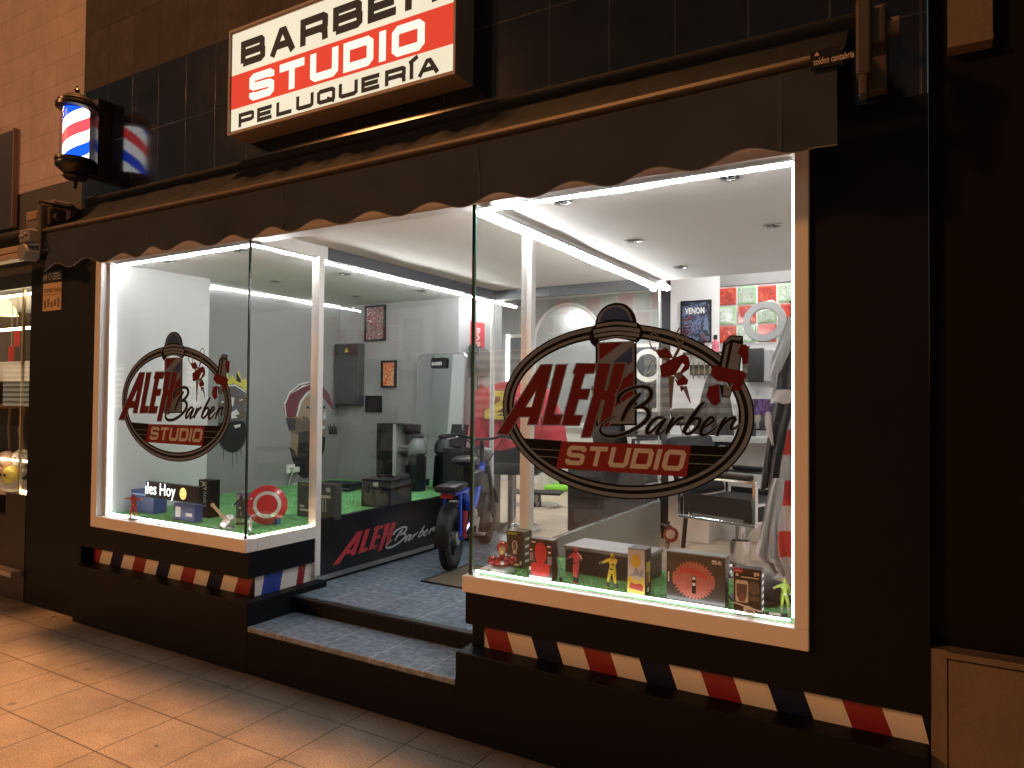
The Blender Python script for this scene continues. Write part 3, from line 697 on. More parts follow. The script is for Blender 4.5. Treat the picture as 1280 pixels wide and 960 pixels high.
# ---------------------------------------------------------------- awning
aw = thing('awning', 'retracted dark grey canvas awning with scalloped valance along the whole shop front', 'awning', (-2.6, 0, 2.36))
M_canvas = mat('dark_canvas', (0.050, 0.060, 0.082), rough=0.85, var=0.45, scale=2.2, bump=0.7, bscale=6, spec=0.1)
M_canvas2 = mat('faded_canvas', (0.015, 0.018, 0.024), rough=0.9, var=0.35, scale=4, bump=0.5, bscale=22, spec=0.05)
M_bar = mat('awning_bar_metal', (0.075, 0.062, 0.055), rough=0.55, metal=0.0, var=0.25, scale=12, spec=0.25)
XA0, XA1 = -4.985, -0.235
def barz(x): return 2.635 + 0.012*(x+2.6)/2.4 - 0.02*(1-((x+2.6)/2.4)**2)
mb = MB(); nx, ny = 220, 8; vs, fs = [], []
for i in range(nx+1):
    x = XA0+(XA1-XA0)*i/nx; zb = barz(x)+0.03
    for j in range(ny+1):
        t = j/ny; y = -0.315+0.255*t; z = zb+(2.872-zb)*t
        fold = 0.019*math.sin(math.pi*t)*(math.sin(x*23+t*4)+0.6*math.sin(x*51-t*5+1)+0.5*math.sin(x*9))
        fold *= 1.0 if x < -1.6 else 0.35
        sag = -0.035*math.sin(math.pi*t)
        vs.append((x, y+fold*0.5, z+sag+fold))
for i in range(nx):
    for j in range(ny): a = i*(ny+1)+j; fs.append((a, a+ny+1, a+ny+2, a+1))
mb.add(vs, fs); mb.build('canopy', M_canvas2, aw, True)
bar = MB(); nb = 40
for (yy, zz_, r_) in ((-0.325, 0.008, 0.016), (-0.343, 0.0, 0.009), (-0.318, -0.018, 0.012)):
    bar.tube([(XA0-0.005+(XA1-XA0+0.01)*i/nb, yy, barz(XA0+(XA1-XA0)*i/nb)+zz_) for i in range(nb+1)], r_, 8)
bar.build('front_bar', M_bar, aw, True)
mb = MB(); nx, nz = 420, 8; vs, fs = [], []
for i in range(nx+1):
    x = XA0+0.01+(XA1-XA0-0.02)*i/nx
    zb = 2.378 - 0.02*math.cos(2*math.pi*(x+1.35)/0.33) + 0.006*math.sin(x*1.3)
    if x > -0.32: zb = min(zb, 2.362)
    zt_ = barz(x)-0.022
    for j in range(nz+1):
        t = j/nz; y = -0.332 + t*0.012 + 0.010*math.sin(math.pi*t)*math.sin(x*5.1+4.5*t+math.sin(x*2.7)) + 0.005*math.sin(math.pi*t)*math.sin(x*13-7*t+2*math.sin(x*3.1)) + 0.020*t*math.sin(x*4.3+1.5*t+1.8*math.sin(x*1.7)) + 0.006*t*math.sin(x*11+3*math.sin(x*1.3)+2*t)*max(0, math.sin(x*0.9+1))
        vs.append((x, y, zt_+(zb-zt_)*t))
for i in range(nx):
    for j in range(nz): a = i*(nz+1)+j; fs.append((a, a+1, a+nz+2, a+nz+1))
mb.add(vs, fs); mb.build('valance', M_canvas, aw, True)
hem = MB(); hem.tube([(v[0], v[1]-0.001, v[2]) for v in [vs[i*(nz+1)+nz] for i in range(nx+1)]], 0.0022, 5); hem.build('hem', mat('grey_hem_tape', (0.22, 0.21, 0.2), rough=0.8), aw, True)
for xs_ in (-3.9, -2.75, -1.6, -0.42):
    i0 = int((xs_-(XA0+0.01))/(XA1-XA0-0.02)*nx)
    se = MB()
    for j in range(nz): se.add([(vs[i0*(nz+1)+j][0], vs[i0*(nz+1)+j][1]-0.0012, vs[i0*(nz+1)+j][2]), (vs[i0*(nz+1)+j][0]+0.016, vs[(i0+1)*(nz+1)+j][1]-0.0016, vs[i0*(nz+1)+j][2]), (vs[i0*(nz+1)+j+1][0]+0.016, vs[(i0+1)*(nz+1)+j+1][1]-0.0016, vs[i0*(nz+1)+j+1][2]), (vs[i0*(nz+1)+j+1][0], vs[i0*(nz+1)+j+1][1]-0.0012, vs[i0*(nz+1)+j+1][2])], [(0, 1, 2, 3)])
    se.build('seam', mat('canvas_weld', (0.060, 0.072, 0.096), rough=0.8, spec=0.1), aw)
# roller tube, end brackets
MB().tube([(XA0+0.03, -0.06, 2.868), (-0.20, -0.06, 2.868)], 0.035, 14).build('roller', M_canvas2, aw, True)
def bracket(x):
    g = MB(); g.box(x-0.02, x+0.02, -0.37, -0.002, 2.80, 2.822, c=0.004); g.box(x-0.012, x+0.03, -0.36, -0.28, 2.56, 2.80, c=0.008); g.box(x+0.0, x+0.07, -0.33, -0.22, 2.66, 2.78, c=0.012)
    g.box(x-0.005, x+0.02, -0.355, -0.30, 2.50, 2.57, c=0.006); g.box(x-0.01, x+0.06, -0.05, -0.002, 2.62, 2.92, c=0.005)
    g.lathe([(0.03, -0.02), (0.03, 0.02)], 14, Matrix.Translation((x+0.085, -0.28, 2.72)) @ Matrix.Rotation(R(90), 4, 'Y'))
    return g
bracket(-0.178).build('arm_bracket', M_bar, aw)
bracket(-5.0).build('arm_bracket', M_bar, aw)
pa, pb = at(1013, 77, 'y', -0.349), at(1051, 75, 'y', -0.349)
plate = MB().box(pa.x, pb.x, -0.356, -0.345, pa.z-0.030, pa.z+0.028).build('name_plate', M_plast, aw)
fm = MB(); font_mesh(fm, 'toldos cantabria', 0.03, lambda a, b_, d: Vector((pa.x+0.01+a, -0.3575, pa.z-0.018+b_)), sx=0.60, bold=0.0005)
fm.poly([(0, 0), (0.016, 0), (0.008, 0.014)], lambda a, b_, d: Vector((pa.x+0.012+a, -0.3575, pa.z+0.010+b_)))
fm.build('lettering', mat('tan_print', (0.62, 0.5, 0.42), rough=0.5), plate)

# ---------------------------------------------------------------- window logo stickers
S_red = mat('sticker_dark_red', (0.115, 0.010, 0.016), rough=0.55, spec=0.1, var=0.12, scale=8)
S_red2 = mat('sticker_banner_red', (0.19, 0.022, 0.024), rough=0.55, spec=0.1, var=0.25, scale=5)
S_tan = mat('sticker_beige', (0.14, 0.19, 0.28), rough=0.5, spec=0.15, var=0.12, scale=8)
S_tan2 = mat('sticker_light_beige', (0.46, 0.48, 0.5), rough=0.5, spec=0.15, var=0.1, scale=8)
S_blk = mat('sticker_black', (0.005, 0.005, 0.006), rough=0.55, spec=0.08, var=0.2, scale=6)
S_navy = mat('sticker_navy', (0.025, 0.055, 0.2), rough=0.35, spec=0.2, var=0.3, scale=9)
def z1(pl): return [(620+a/8, 440+b/8) for a, b in pl]      # traced from enlarged crops of the photograph
def z2(pl): return [(740+a/6.4, 460+b/6.4) for a, b in pl]
def z3(pl): return [(720+a/9.143, 370+b/9.143) for a, b in pl]
def z4(pl): return [(800+a/8, 390+b/8) for a, b in pl]
ALEX = [
 ([(20,815),(455,130),(565,130),(415,722),(325,722),(345,645),(235,645),(125,825)], [[(295,555),(365,555),(412,372)]]),
 ([(610,130),(710,130),(580,630),(665,630),(640,725),(470,725)], []),
 ([(810,120),(1005,120),(978,212),(890,214),(845,375),(940,375),(915,470),(830,470),(780,635),(870,635),(835,730),(665,730),(798,216),(775,210)], []),
 ([(1025,115),(1150,115),(1085,388),(1115,388),(1185,115),(1300,115),(1245,330),(1190,435),(1200,470),(1130,745),(1035,745),(1092,482),(1060,475),(950,850),(860,850),(968,455),(985,425),(980,385)], [])]
SCRIPT = [   # (points, widths) of the handwritten word
 ([(395,200),(330,265),(275,345),(240,425)], [14,26,24,18]),
 ([(215,275),(222,228),(275,182),(360,152),(440,155),(476,190),(468,240),(420,288),(345,322)], [24,22,18,18,20,24,22,20,14]),
 ([(345,322),(405,312),(448,338),(458,380),(430,425),(370,472),(290,515),(200,543),(115,541),(72,508),(86,455),(140,410),(190,385)], [12,16,22,24,22,20,20,20,20,16,10,7,4]),
 ([(575,397),(530,398),(482,432),(448,485),(446,520),(472,515),(520,468),(578,412)], [10,16,20,20,18,12,10,8]),
 ([(592,402),(550,470),(522,520),(545,526),(592,490)], [18,20,18,10,6]),
 ([(655,398),(618,468),(596,530)], [16,20,14]),
 ([(600,522),(650,452),(700,408),(738,395)], [8,12,18,16]),
 ([(895,272),(842,342),(780,430),(735,520)], [14,22,24,18]),
 ([(748,500),(800,430),(838,402),(866,416),(856,460),(815,505),(770,526),(738,516)], [8,12,16,20,20,16,14,10]),
 ([(885,482),(940,450),(975,420),(974,400),(950,396),(905,440),(876,500),(882,534),(920,530),(970,495),(1012,458)], [8,12,14,14,16,20,22,18,12,8,6]),
 ([(1075,395),(1036,460),(1000,545)], [16,22,14]),
 ([(1010,520),(1060,450),(1110,406),(1155,398)], [8,12,18,16]),
 ([(1155,400),(1122,450),(1112,488),(1140,484),(1190,450)], [14,16,14,8,5])]
def ell(cx, cz, a, b_, rot, n=96):
    c, s = math.cos(rot), math.sin(rot)
    return [(cx+a*math.cos(t)*c-b_*math.sin(t)*s, cz+a*math.cos(t)*s+b_*math.sin(t)*c) for t in [2*math.pi*i/n for i in range(n)]]
def logo(label, dx):
    px = lambda a, b, d: (lambda q: Vector((q.x+dx, -0.0015-d, q.z)))(at(a, b, 'y', 0))
    wd_ = lambda a, b, d: Vector((a+dx, -0.0015-d, b))
    L = 0.0006
    t = thing('window_sticker', label, 'window sticker', (-1.115+dx, -0.0015, 1.147), group='logo stickers on the shop windows')
    cx, cz, A, B, ro = -1.115, 1.507, 0.553, 0.362, R(-2.6)
    def ring(o, i): return MB().poly(ell(cx, cz, A*o, B*o-(1-o)*0.19, ro), wd_, 0, 0, [ell(cx, cz, A*i, B*i-(1-i)*0.19, ro)])
    def rg(mb, o, i, d): mb.poly(ell(cx, cz, A-o, B-o, ro), wd_, 0, d, [ell(cx, cz, A-i, B-i, ro)])
    m = MB(); rg(m, 0, 0.058, 0); m.build('oval_ring', S_blk, t)
    m = MB(); rg(m, 0.006, 0.022, L); rg(m, 0.037, 0.049, L); m.build('ring_line', S_tan, t)
    MB().poly([(652,547.5),(703,551),(695,587),(684,580),(671,571),(660,560)], px, 0, L*0.5).build('band', S_blk, t)
    MB().poly([(863,556.5),(918,558.5),(912,568),(899,579),(883,588),(857,597)], px, 0, L*0.5).build('band', S_blk, t)
    m = MB()
    for (a, b) in (((664,561),(700,563)), ((672,570),(698,572)), ((862,568),(908,570)), ((860,579),(897,581))):
        MB().poly([(a[0],a[1]-.5),(b[0],b[1]-.5),(b[0],b[1]+.5),(a[0],a[1]+.5)], px, 0, L).build('band_line', S_tan, t)
    m = MB(); m.poly([(702.5,551.6),(864,556.8),(858.4,596),(695.5,585.2)], px, 0, L*2); ban = m.build('name_banner', S_red2, t)
    # STUDIO on the banner, following its slope
    o_ = at(706, 580.5, 'y', 0); e_ = at(845.5, 588.5, 'y', 0); u_ = (e_-o_); ln = u_.length; u_.normalize()
    hh = (at(711, 556, 'y', 0)-o_).length*0.98; vv = (at(711.5, 556.5, 'y', 0)-o_).normalized()
    m = MB()
    w_ = 0.0865; t_ = 0.0195; g_ = 0.0125
    stroke_text(m, 'STUDIO', hh, w_, t_, g_, lambda a, b, d: Vector((o_.x+u_.x*a+vv.x*b+dx, -0.0015-d, o_.z+u_.z*a+vv.z*b)), L*3.5)
    m.build('lettering', S_tan2, ban)
    # striped pole
    m = MB(); m.poly(z3([(225,560),(695,540),(700,1480),(225,1480)]), px, 0, L*1.0); shaft = m.build('pole_shaft', S_blk, t)
    m = MB(); m.poly(z3([(250,530),(670,515),(672,1460),(250,1460)]), px, 0, L*2); m.build('shaft_face', S_tan, shaft)
    m = MB(); m.poly(z3([(265,548),(540,528),(270,735)]), px, 0, L*2.5); m.poly(z3([(660,850),(660,1130),(400,1300),(420,1050)]), px, 0, L*2.5); m.build('red_stripe', S_red, shaft)
    m = MB(); m.poly(z3([(648,570),(648,745),(600,790),(420,760)]), px, 0, L*2.7); m.build('blue_stripe', S_navy, shaft)
    m = MB(); m.poly(catmull(z3([(215,390),(235,260),(290,160),(370,100),(470,78),(570,100),(650,170),(690,260),(705,390)]), 5)+z3([(460,330)]), px, 0, L*3); dome = m.build('pole_dome', S_blk, t)
    m = MB(); m.poly(catmull(z3([(245,310),(275,215),(345,140),(440,108),(540,118),(610,180),(655,300)]), 5)+z3([(450,280)]), px, 0, L*3.5); m.build('dome_rim', S_tan, dome)
    m = MB(); m.poly(catmull(z3([(278,290),(300,220),(360,155),(440,124),(520,136),(590,195),(630,285)]), 5)+z3([(450,268)]), px, 0, L*4); m.build('dome_face', S_navy, dome)
    m = MB(); m.poly(catmull(z3([(205,350),(160,420),(165,520),(215,580)]), 4)+catmull(z3([(280,520),(460,485),(660,520),(690,545)]), 4)+catmull(z3([(720,520),(770,430),(740,350),(690,300),(450,265),(230,310)]), 4), px, 0, L*4.5); col = m.build('pole_collar', S_blk, t)
    m = MB()
    for (y0, y1, w0, w1) in ((305, 338, 235, 700), (365, 405, 205, 735), (420, 455, 215, 725), (470, 488, 260, 690)):
        top = catmull(z3([(w0, y0+22), ((w0+w1)/2, y0-12), (w1, y0+12)]), 6); bot = catmull(z3([(w1, y1+18), ((w0+w1)/2, y1-12), (w0, y1+24)]), 6)
        m.poly(top+bot, px, 0, L*5)
    m.build('collar_line', S_tan, col)
    # name
    m = MB(); o2 = MB()
    for pl, holes in ALEX:
        P2 = z1(pl); m.poly(P2, px, 0, L*5.6, [z1(hh_) for hh_ in holes])
        o2.poly(offset_poly(P2, 1.3), px, 0, L*5.1, [offset_poly(z1(hh_), -0.9) for hh_ in holes])
    let = m.build('lettering', S_red, t); o2.build('letter_outline', S_tan, let)
    m, o2 = MB(), MB(); q = 0
    for pts, ws_ in SCRIPT:
        P3 = catmull([(*p, w_) for p, w_ in zip(pts, ws_)], 6)
        pp = z2([(a, b) for a, b, c in P3]); ww = [c/6.4 for a, b, c in P3]
        for mb_, ex, d0 in ((o2, 2.2, L*6.2), (m, 0, L*7.6)):
            for k_, qd in enumerate(ribbon(pp, [w_*1.3+ex for w_ in ww])):
                mb_.add([px(a, b, d0+q*6e-5+k_*3e-6) for a, b in qd], [(0, 1, 2, 3)])
        q += 1
    scr = m.build('script_lettering', S_blk, t); o2.build('letter_outline', S_tan, scr)
    # scissors, ribbons, clipper
    m = MB()
    m.poly(ell(*z4([(150, 300)])[0], 7.2, 12.2, R(-12), 32), px, 0, L*2, [ell(*z4([(150, 300)])[0], 5.4, 10.2, R(-12), 32)])
    m.poly(ell(*z4([(418, 228)])[0], 7.4, 10.6, R(14), 32), px, 0, L*2, [ell(*z4([(418, 228)])[0], 5.6, 8.8, R(14), 32)])
    m.poly(z4([(100,135),(135,150),(150,205),(130,200)]), px, 0, L*2.2)
    m.poly(z4([(150,390),(215,370),(300,480),(270,500)]), px, 0, L*2.2); m.poly(z4([(410,300),(440,305),(350,480),(320,470)]), px, 0, L*2.4)
    m.poly(z4([(285,640),(350,640),(335,760),(318,975),(300,960)]), px, 0, L*2.2); m.poly(z4([(420,745),(470,740),(512,912),(500,910)]), px, 0, L*2.2)
    m.poly(z4([(335,620),(420,590),(440,650),(380,690)]), px, 0, L*1.8)
    m.build('scissors', mat('sticker_bronze', (0.12, 0.11, 0.115), rough=0.5, spec=0.15), t)
    for pl_, d_ in (
        (z4([(200,535),(300,480),(440,420),(485,450),(503,520),(490,570),(420,620),(410,590),(448,530),(425,512),(350,630),(260,650),(215,655)]), L*3),
        (z4([(345,660),(380,690),(440,632),(485,680),(475,725),(380,740)]), L*3.2),
        (z4([(165,405),(215,380),(262,355),(312,410),(335,465),(250,455),(205,465)]), L*3.1),
        (z4([(400,745),(425,735),(440,770),(415,800)]), L*3.1),
        (z4([(745,530),(860,560),(1030,590),(1068,630),(1040,690),(985,725),(780,690),(700,625)]), L*6),
        (z4([(1010,330),(1065,325),(1075,345),(1108,340),(1090,370),(1085,520),(1025,525),(1020,450),(975,415)]), L*6),
        (z4([(690,745),(795,720),(805,900),(760,935),(715,925),(665,840)]), L*3),
        (z4([(930,725),(1040,690),(1010,780),(930,790)]), L*3),
    ): MB().poly(pl_, px, 0, d_).build('ribbon', S_red, t)
    m = MB(); m.poly(z4([(835,305),(905,232),(1035,240),(1032,330),(1000,600),(790,560)]), px, 0, L*4); m.poly(z4([(800,730),(935,740),(905,850),(820,850)]), px, 0, L*2.6); cl = m.build('clipper', S_blk, t)
    for pl_, d_ in (
        (z4([(935,305),(1018,325),(985,590),(878,568)]), L*4.6),
        (z4([(850,300),(910,246),(1025,252),(1005,285),(915,275),(862,318)]), L*4.6),
        (z4([(840,735),(925,742),(898,842),(832,838)]), L*3.2),
        (z4([(862,340),(900,310),(850,560),(820,555)]), L*4.6),
    ): MB().poly(pl_, px, 0, d_).build('clipper_face', S_tan, cl)
    return t
logo('oval logo sticker with red and black lettering, on the window with the product boxes', 0.0)
logo('oval logo sticker with red and black lettering, on the window with the scrolling sign', -2.962)

# the same name on the porch panel
PX = lambda a, b, d: Vector((-3.3835+d, a, b))
def to_panel(pt):
    """logo plane -> panel plane"""
    w_ = at(pt[0], pt[1], 'y', 0); k_ = 1.09
    return (0.715+(w_.x+1.668)*k_*0.965, 0.448+(w_.z-1.395)*0.585+(w_.x+1.668)*0.028)
m = MB()
for pl, holes in ALEX: m.poly([to_panel(p) for p in z1(pl)], PX, 0, 0.001, [[to_panel(p) for p in z1(h_)] for h_ in holes])
m.build('red_lettering', mat('red_vinyl', (0.42, 0.035, 0.045), rough=0.4), gp)
m = MB(); q = 0
for pts, ws_ in SCRIPT:
    P3 = catmull([(*p, w_) for p, w_ in zip(pts, ws_)], 6); pp = [to_panel(p) for p in z2([(a, b) for a, b, c in P3])]
    for k_, qd in enumerate(ribbon(pp, [max(0.006, c*0.00078) for a, b, c in P3])):
        m.add([PX(a, b, 0.0025+q*6e-5+k_*3e-6) for a, b in qd], [(0, 1, 2, 3)])
    q += 1
m.build('silver_lettering', mat('silver_vinyl', (0.6, 0.6, 0.6), rough=0.3, metal=0.4), gp)

# ---------------------------------------------------------------- neighbour on the left
nb = thing('neighbouring_building', 'terracotta tiled building with a small lit shop window beside the dark pier', 'building', (-8, 0, 0))
MB().box(-14, -5.17, 0, 0.25, 3.10, 7.5).build('terracotta_wall', ttile, nb)
M_nbdark = mat('dark_fascia_panel', (0.02, 0.018, 0.02), rough=0.45, var=0.2, scale=3)
w = MB(); w.box(-14, -5.17, 0.004, 0.25, 2.60, 3.10); w.box(-14, -5.83, 0.02, 0.25, 2.376, 2.60); w.build('fascia', M_nbdark, nb)
d = MB(); d.box(-7.6, -6.09, -0.03, 0.0, 2.84, 3.60); d.build('fascia_sign', mat('dark_sign_panel', (0.05, 0.04, 0.045), rough=0.3, var=0.4, scale=2), nb)
MB().box(-6.086, -6.07, -0.035, 0.0, 2.84, 3.61).build('fascia_trim', mat('brown_trim', (0.15, 0.10, 0.08), rough=0.5), nb)
w = MB(); w.box(-14, -6.13, 0.0, 0.06, 0.0, 0.62); w.box(-6.13, -5.832, -0.004, 0.2, -0.05, 0.80); w.build('stall_riser', M_nbdark, nb)
MB().box(-14, -5.86, -0.08, 0.0, 0.20, 0.235).build('ledge', mat('pale_stone_ledge', (0.35, 0.31, 0.27), rough=0.6), nb)
ww = thing('display_window', 'warmly lit neighbour shop window with painted heads on its lower shelf', 'shop window', (-6.6, 0, 0.8))
MB().add([(-8, 0.01, 0.80), (-5.832, 0.01, 0.80), (-5.832, 0.01, 2.376), (-8, 0.01, 2.376)], [(0, 1, 2, 3)]).build('glass_pane', M_glass, ww)
MB().box(-5.985, -5.965, 0.012, 0.03, 0.80, 2.36).build('mullion', mat('warm_aluminium', (0.6, 0.5, 0.35), rough=0.4, metal=0.5), ww)
w = MB(); w.box(-8.1, -5.832, 1.5, 1.55, 0.0, 2.5); w.box(-8.1, -8.05, 0.06, 1.5, 0.0, 2.5); w.box(-5.85, -5.835, 0.25, 1.5, 0.0, 2.5); w.build('back_wall', mat('brown_shop_wall', (0.15, 0.11, 0.09), rough=0.7, var=0.3, scale=2), ww)
MB().box(-8.05, -5.85, 0.06, 1.5, 2.40, 2.45).build('soffit', M_ceil, ww)
w = MB(); w.box(-8.05, -5.85, 0.03, 0.5, 0.77, 0.80); w.box(-8.05, -5.85, 0.2, 0.50, 1.0, 1.02); w.build('shelf', mat('shop_shelf', (0.55, 0.52, 0.48), rough=0.4), ww)
MB().box(-8.05, -5.86, 0.55, 1.49, 1.68, 1.86).build('white_shelf', mat('pale_blue_shelf', (0.62, 0.66, 0.72), rough=0.5), ww)
M_warm = emis('warm_led_strip', (1.0, 0.80, 0.48), 16.0)
w = MB(); w.tube([(-8, 0.05, 2.33), (-5.87, 0.05, 2.33)], 0.01, 6); tag(rebase(w.build('light_strip', M_warm)), 'warm led strip across the top of the neighbour shop window', 'light strip')
w = MB(); w.tube([(-8, 0.1, 1.035), (-5.87, 0.1, 1.035)], 0.008, 6); tag(rebase(w.build('light_strip', M_warm)), 'warm led strip on the shelf with the painted heads', 'light strip')
w = MB(); w.tube([(-8, 0.5, 2.15), (-5.87, 0.5, 2.15)], 0.012, 6); tag(rebase(w.build('light_strip', M_warm)), 'warm led tube hung inside the neighbour shop below its ceiling', 'light strip')
w = MB(); w.tube([(-5.99, 0.04, 0.815), (-5.85, 0.04, 0.815)], 0.01, 6); tag(rebase(w.build('light_strip', M_warm)), 'short bright light at the foot of the neighbour window corner', 'light strip')
for i, (u, v, r_, c_, lb) in enumerate(((8, 578, 0.085, (0.65, 0.42, 0.36), 'pink painted head'), (27, 574, 0.075, (0.5, 0.45, 0.42), 'grey painted head'), (14, 594, 0.07, (0.75, 0.55, 0.12), 'yellow painted head'), (24, 590, 0.06, (0.6, 0.56, 0.5), 'cream painted head'))):
    q_ = at(u, v, 'y', 0.16+0.07*(i % 2))
    t = thing('painted_head', f'{lb} with dark eye patches on the neighbour window shelf', 'ornament', (q_.x, q_.y, q_.z-r_), group='painted heads in the neighbour window')
    mm = mat('head_paint_%d' % i, c_, rough=0.35, var=0.5, scale=14)
    m = MB(); m.ball((0, 0, r_*1.15), (r_*0.85, r_*0.95, r_*0.95), 18); m.ball((0, -r_*0.3, r_*0.5), (r_*0.55, r_*0.6, r_*0.5), 14); m.build('skull', mm, t, True, world=False)
    m = MB(); m.ball((-r_*0.33, -r_*0.84, r_*1.1), (r_*0.2, r_*0.1, r_*0.2), 10); m.ball((r_*0.33, -r_*0.84, r_*1.1), (r_*0.2, r_*0.1, r_*0.2), 10); m.build('eye_patch', M_plast, t, True, world=False)
for (u, v, lb) in ((14, 443, 'lower red cloth tassel hanging in the neighbour window'), (21, 424, 'higher red cloth tassel hanging in the neighbour window')):
    q_ = at(u, v, 'y', 0.3)
    t = thing('hanging_ornament', lb, 'ornament', (q_.x, q_.y, q_.z-0.06), group='red tassels in the neighbour window')
    m = MB(); m.box(-0.03, 0.03, -0.012, 0.012, 0, 0.13, c=0.006); m.build('cloth', mat('red_cloth', (0.6, 0.05, 0.05), rough=0.7), t, world=False)
    MB().tube([(0, 0, 0.13), (0, 0, 0.5)], 0.003, 5).build('cord', mat('pale_cord', (0.5, 0.42, 0.3), rough=0.7), t, world=False)
q_ = at(5, 390, 'y', 0.3)
t = thing('hanging_lamp', 'cream scalloped lamp hanging in the neighbour window', 'lamp', tuple(q_))
MB().lathe([(0.0, 0.12), (0.03, 0.11), (0.09, 0.03), (0.11, -0.03), (0.05, -0.02), (0.0, -0.02)], 14).build('lamp_shade', emis('lit_cream_shade', (1, 0.85, 0.55), 0.9), t, True, world=False)
MB().tube([(0, 0, 0.12), (0, 0, 0.24)], 0.005, 5).build('stem', M_alu, t, world=False)
q_ = at(4, 560, 'y', 0.7)
t = thing('wooden_stool', 'small curved wooden stool behind the painted heads', 'stool', (q_.x, 0.7, 1.0))
MB().box(-0.17, 0.17, -0.15, 0.15, 0.42, 0.46, c=0.01).build('seat', mat('warm_wood', (0.36, 0.19, 0.08), rough=0.4, var=0.25), t, world=False)
for sx_ in (-1, 1):
    for sy_ in (-1, 1): MB().tube([(sx_*0.14, sy_*0.12, 0.42), (sx_*0.10, sy_*0.09, 0.2), (sx_*0.15, sy_*0.13, 0)], [0.018, 0.014, 0.018], 8).build('leg', mat('warm_wood', (0.36, 0.19, 0.08)), t, True, world=False)
# neighbour awning and meter boxes
na = thing('awning', 'folded awning of the neighbour shop with pale bars, at the edge of the terracotta wall', 'awning', (-6.2, -0.1, 2.45))
w = MB(); w.box(-9, -5.47, -0.25, -0.20, 2.555, 2.60, c=0.006); w.box(-9, -5.44, -0.27, -0.19, 2.50, 2.54, c=0.006); w.build('front_bar', mat('ochre_bar', (0.42, 0.32, 0.2), rough=0.45, metal=0.2), na)
w = MB(); w.tube([(-9, -0.13, 2.68), (-5.42, -0.13, 2.68)], 0.06, 14); w.build('roller', M_canvas2, na, True)
w = MB(); w.box(-5.42, -5.28, -0.28, -0.02, 2.60, 2.69, c=0.01); w.lathe([(0.055, -0.04), (0.055, 0.05)], 16, Matrix.Translation((-5.34, -0.25, 2.53)) @ Matrix.Rotation(R(90), 4, 'X')); w.box(-5.45, -5.30, -0.27, -0.2, 2.49, 2.57, c=0.008)
for (a, c) in ((-5.38, 2.64), (-5.33, 2.65)): w.lathe([(0.012, -0.01), (0.012, 0.01)], 10, Matrix.Translation((a, -0.285, c)) @ Matrix.Rotation(R(90), 4, 'X'))
w.build('arm_bracket', M_greyplast, na)
t = thing('meter_box', 'brown grey metal box on the wall above the neighbour awning joint', 'meter box', (-5.42, -0.05, 2.7))
MB().box(-5.52, -5.30, -0.12, -0.002, 2.70, 2.93, c=0.008).build('casing', mat('brown_grey_metal', (0.16, 0.12, 0.11), rough=0.5), t)
MB().box(-5.495, -5.325, -0.126, -0.119, 2.72, 2.905, c=0.003).build('door', mat('brown_grey_door', (0.19, 0.14, 0.125), rough=0.5), t)
t = thing('meter_box', 'smaller brown box with a tan lid beside the larger metal box', 'meter box', (-5.65, -0.05, 2.7))
MB().box(-5.74, -5.56, -0.09, -0.002, 2.69, 2.90, c=0.006).build('casing', mat('brown_grey_metal', (0.16, 0.12, 0.11)), t)
MB().box(-5.72, -5.575, -0.10, -0.088, 2.83, 2.89, c=0.004).build('lid', mat('tan_lid', (0.38, 0.22, 0.15), rough=0.5), t)
# alarm plate
t = thing('alarm_plate', 'orange alarm notice under a small white mark on the narrow pier', 'notice', (-5.53, 0, 2.2))
za, zb_ = 2.365, 2.19
MB().box(-5.655, -5.395, -0.006, -0.001, 2.385, 2.455).build('header', mat('dark_header', (0.05, 0.05, 0.06), rough=0.4), t)
MB().box(-5.65, -5.40, -0.006, -0.001, 2.17, 2.375).build('plate', mat('orange_notice', (0.62, 0.42, 0.22), rough=0.5, var=0.08), t)
tf = lambda x0, z0, y0: (lambda a, b_, d: Vector((x0+a, y0, z0+b_)))
m = MB(); font_mesh(m, 'CONECTADA', 0.042, tf(-5.638, 2.305, -0.0075), bold=0.001, sx=0.9)
for k in range(5): m.box(-5.63+k*0.046, -5.63+k*0.046+0.025, -0.0078, -0.0065, 2.19+0.01*(k % 2), 2.235+0.012*((k+1) % 3))
m.add([(-5.638, -0.0075, 2.285), (-5.415, -0.0075, 2.285), (-5.415, -0.0075, 2.290), (-5.638, -0.0075, 2.290)], [(0, 1, 2, 3)])
m.build('lettering', mat('brown_print', (0.16, 0.08, 0.04), rough=0.5), t)
m = MB(); font_mesh(m, 'M', 0.06, tf(-5.645, 2.395, -0.0075), bold=0.002)
m.poly(ell(-5.555, 2.42, 0.02, 0.026, 0, 20), lambda a, b_, d: Vector((a, -0.0075, b_)), 0, 0, [ell(-5.555, 2.42, 0.014, 0.020, 0, 20)])
for k in range(3): m.box(-5.515, -5.415-0.02*(k == 2), -0.0078, -0.0065, 2.395+k*0.02, 2.404+k*0.02)
m.build('mark', mat('pale_print', (0.7, 0.65, 0.62), rough=0.5), t)

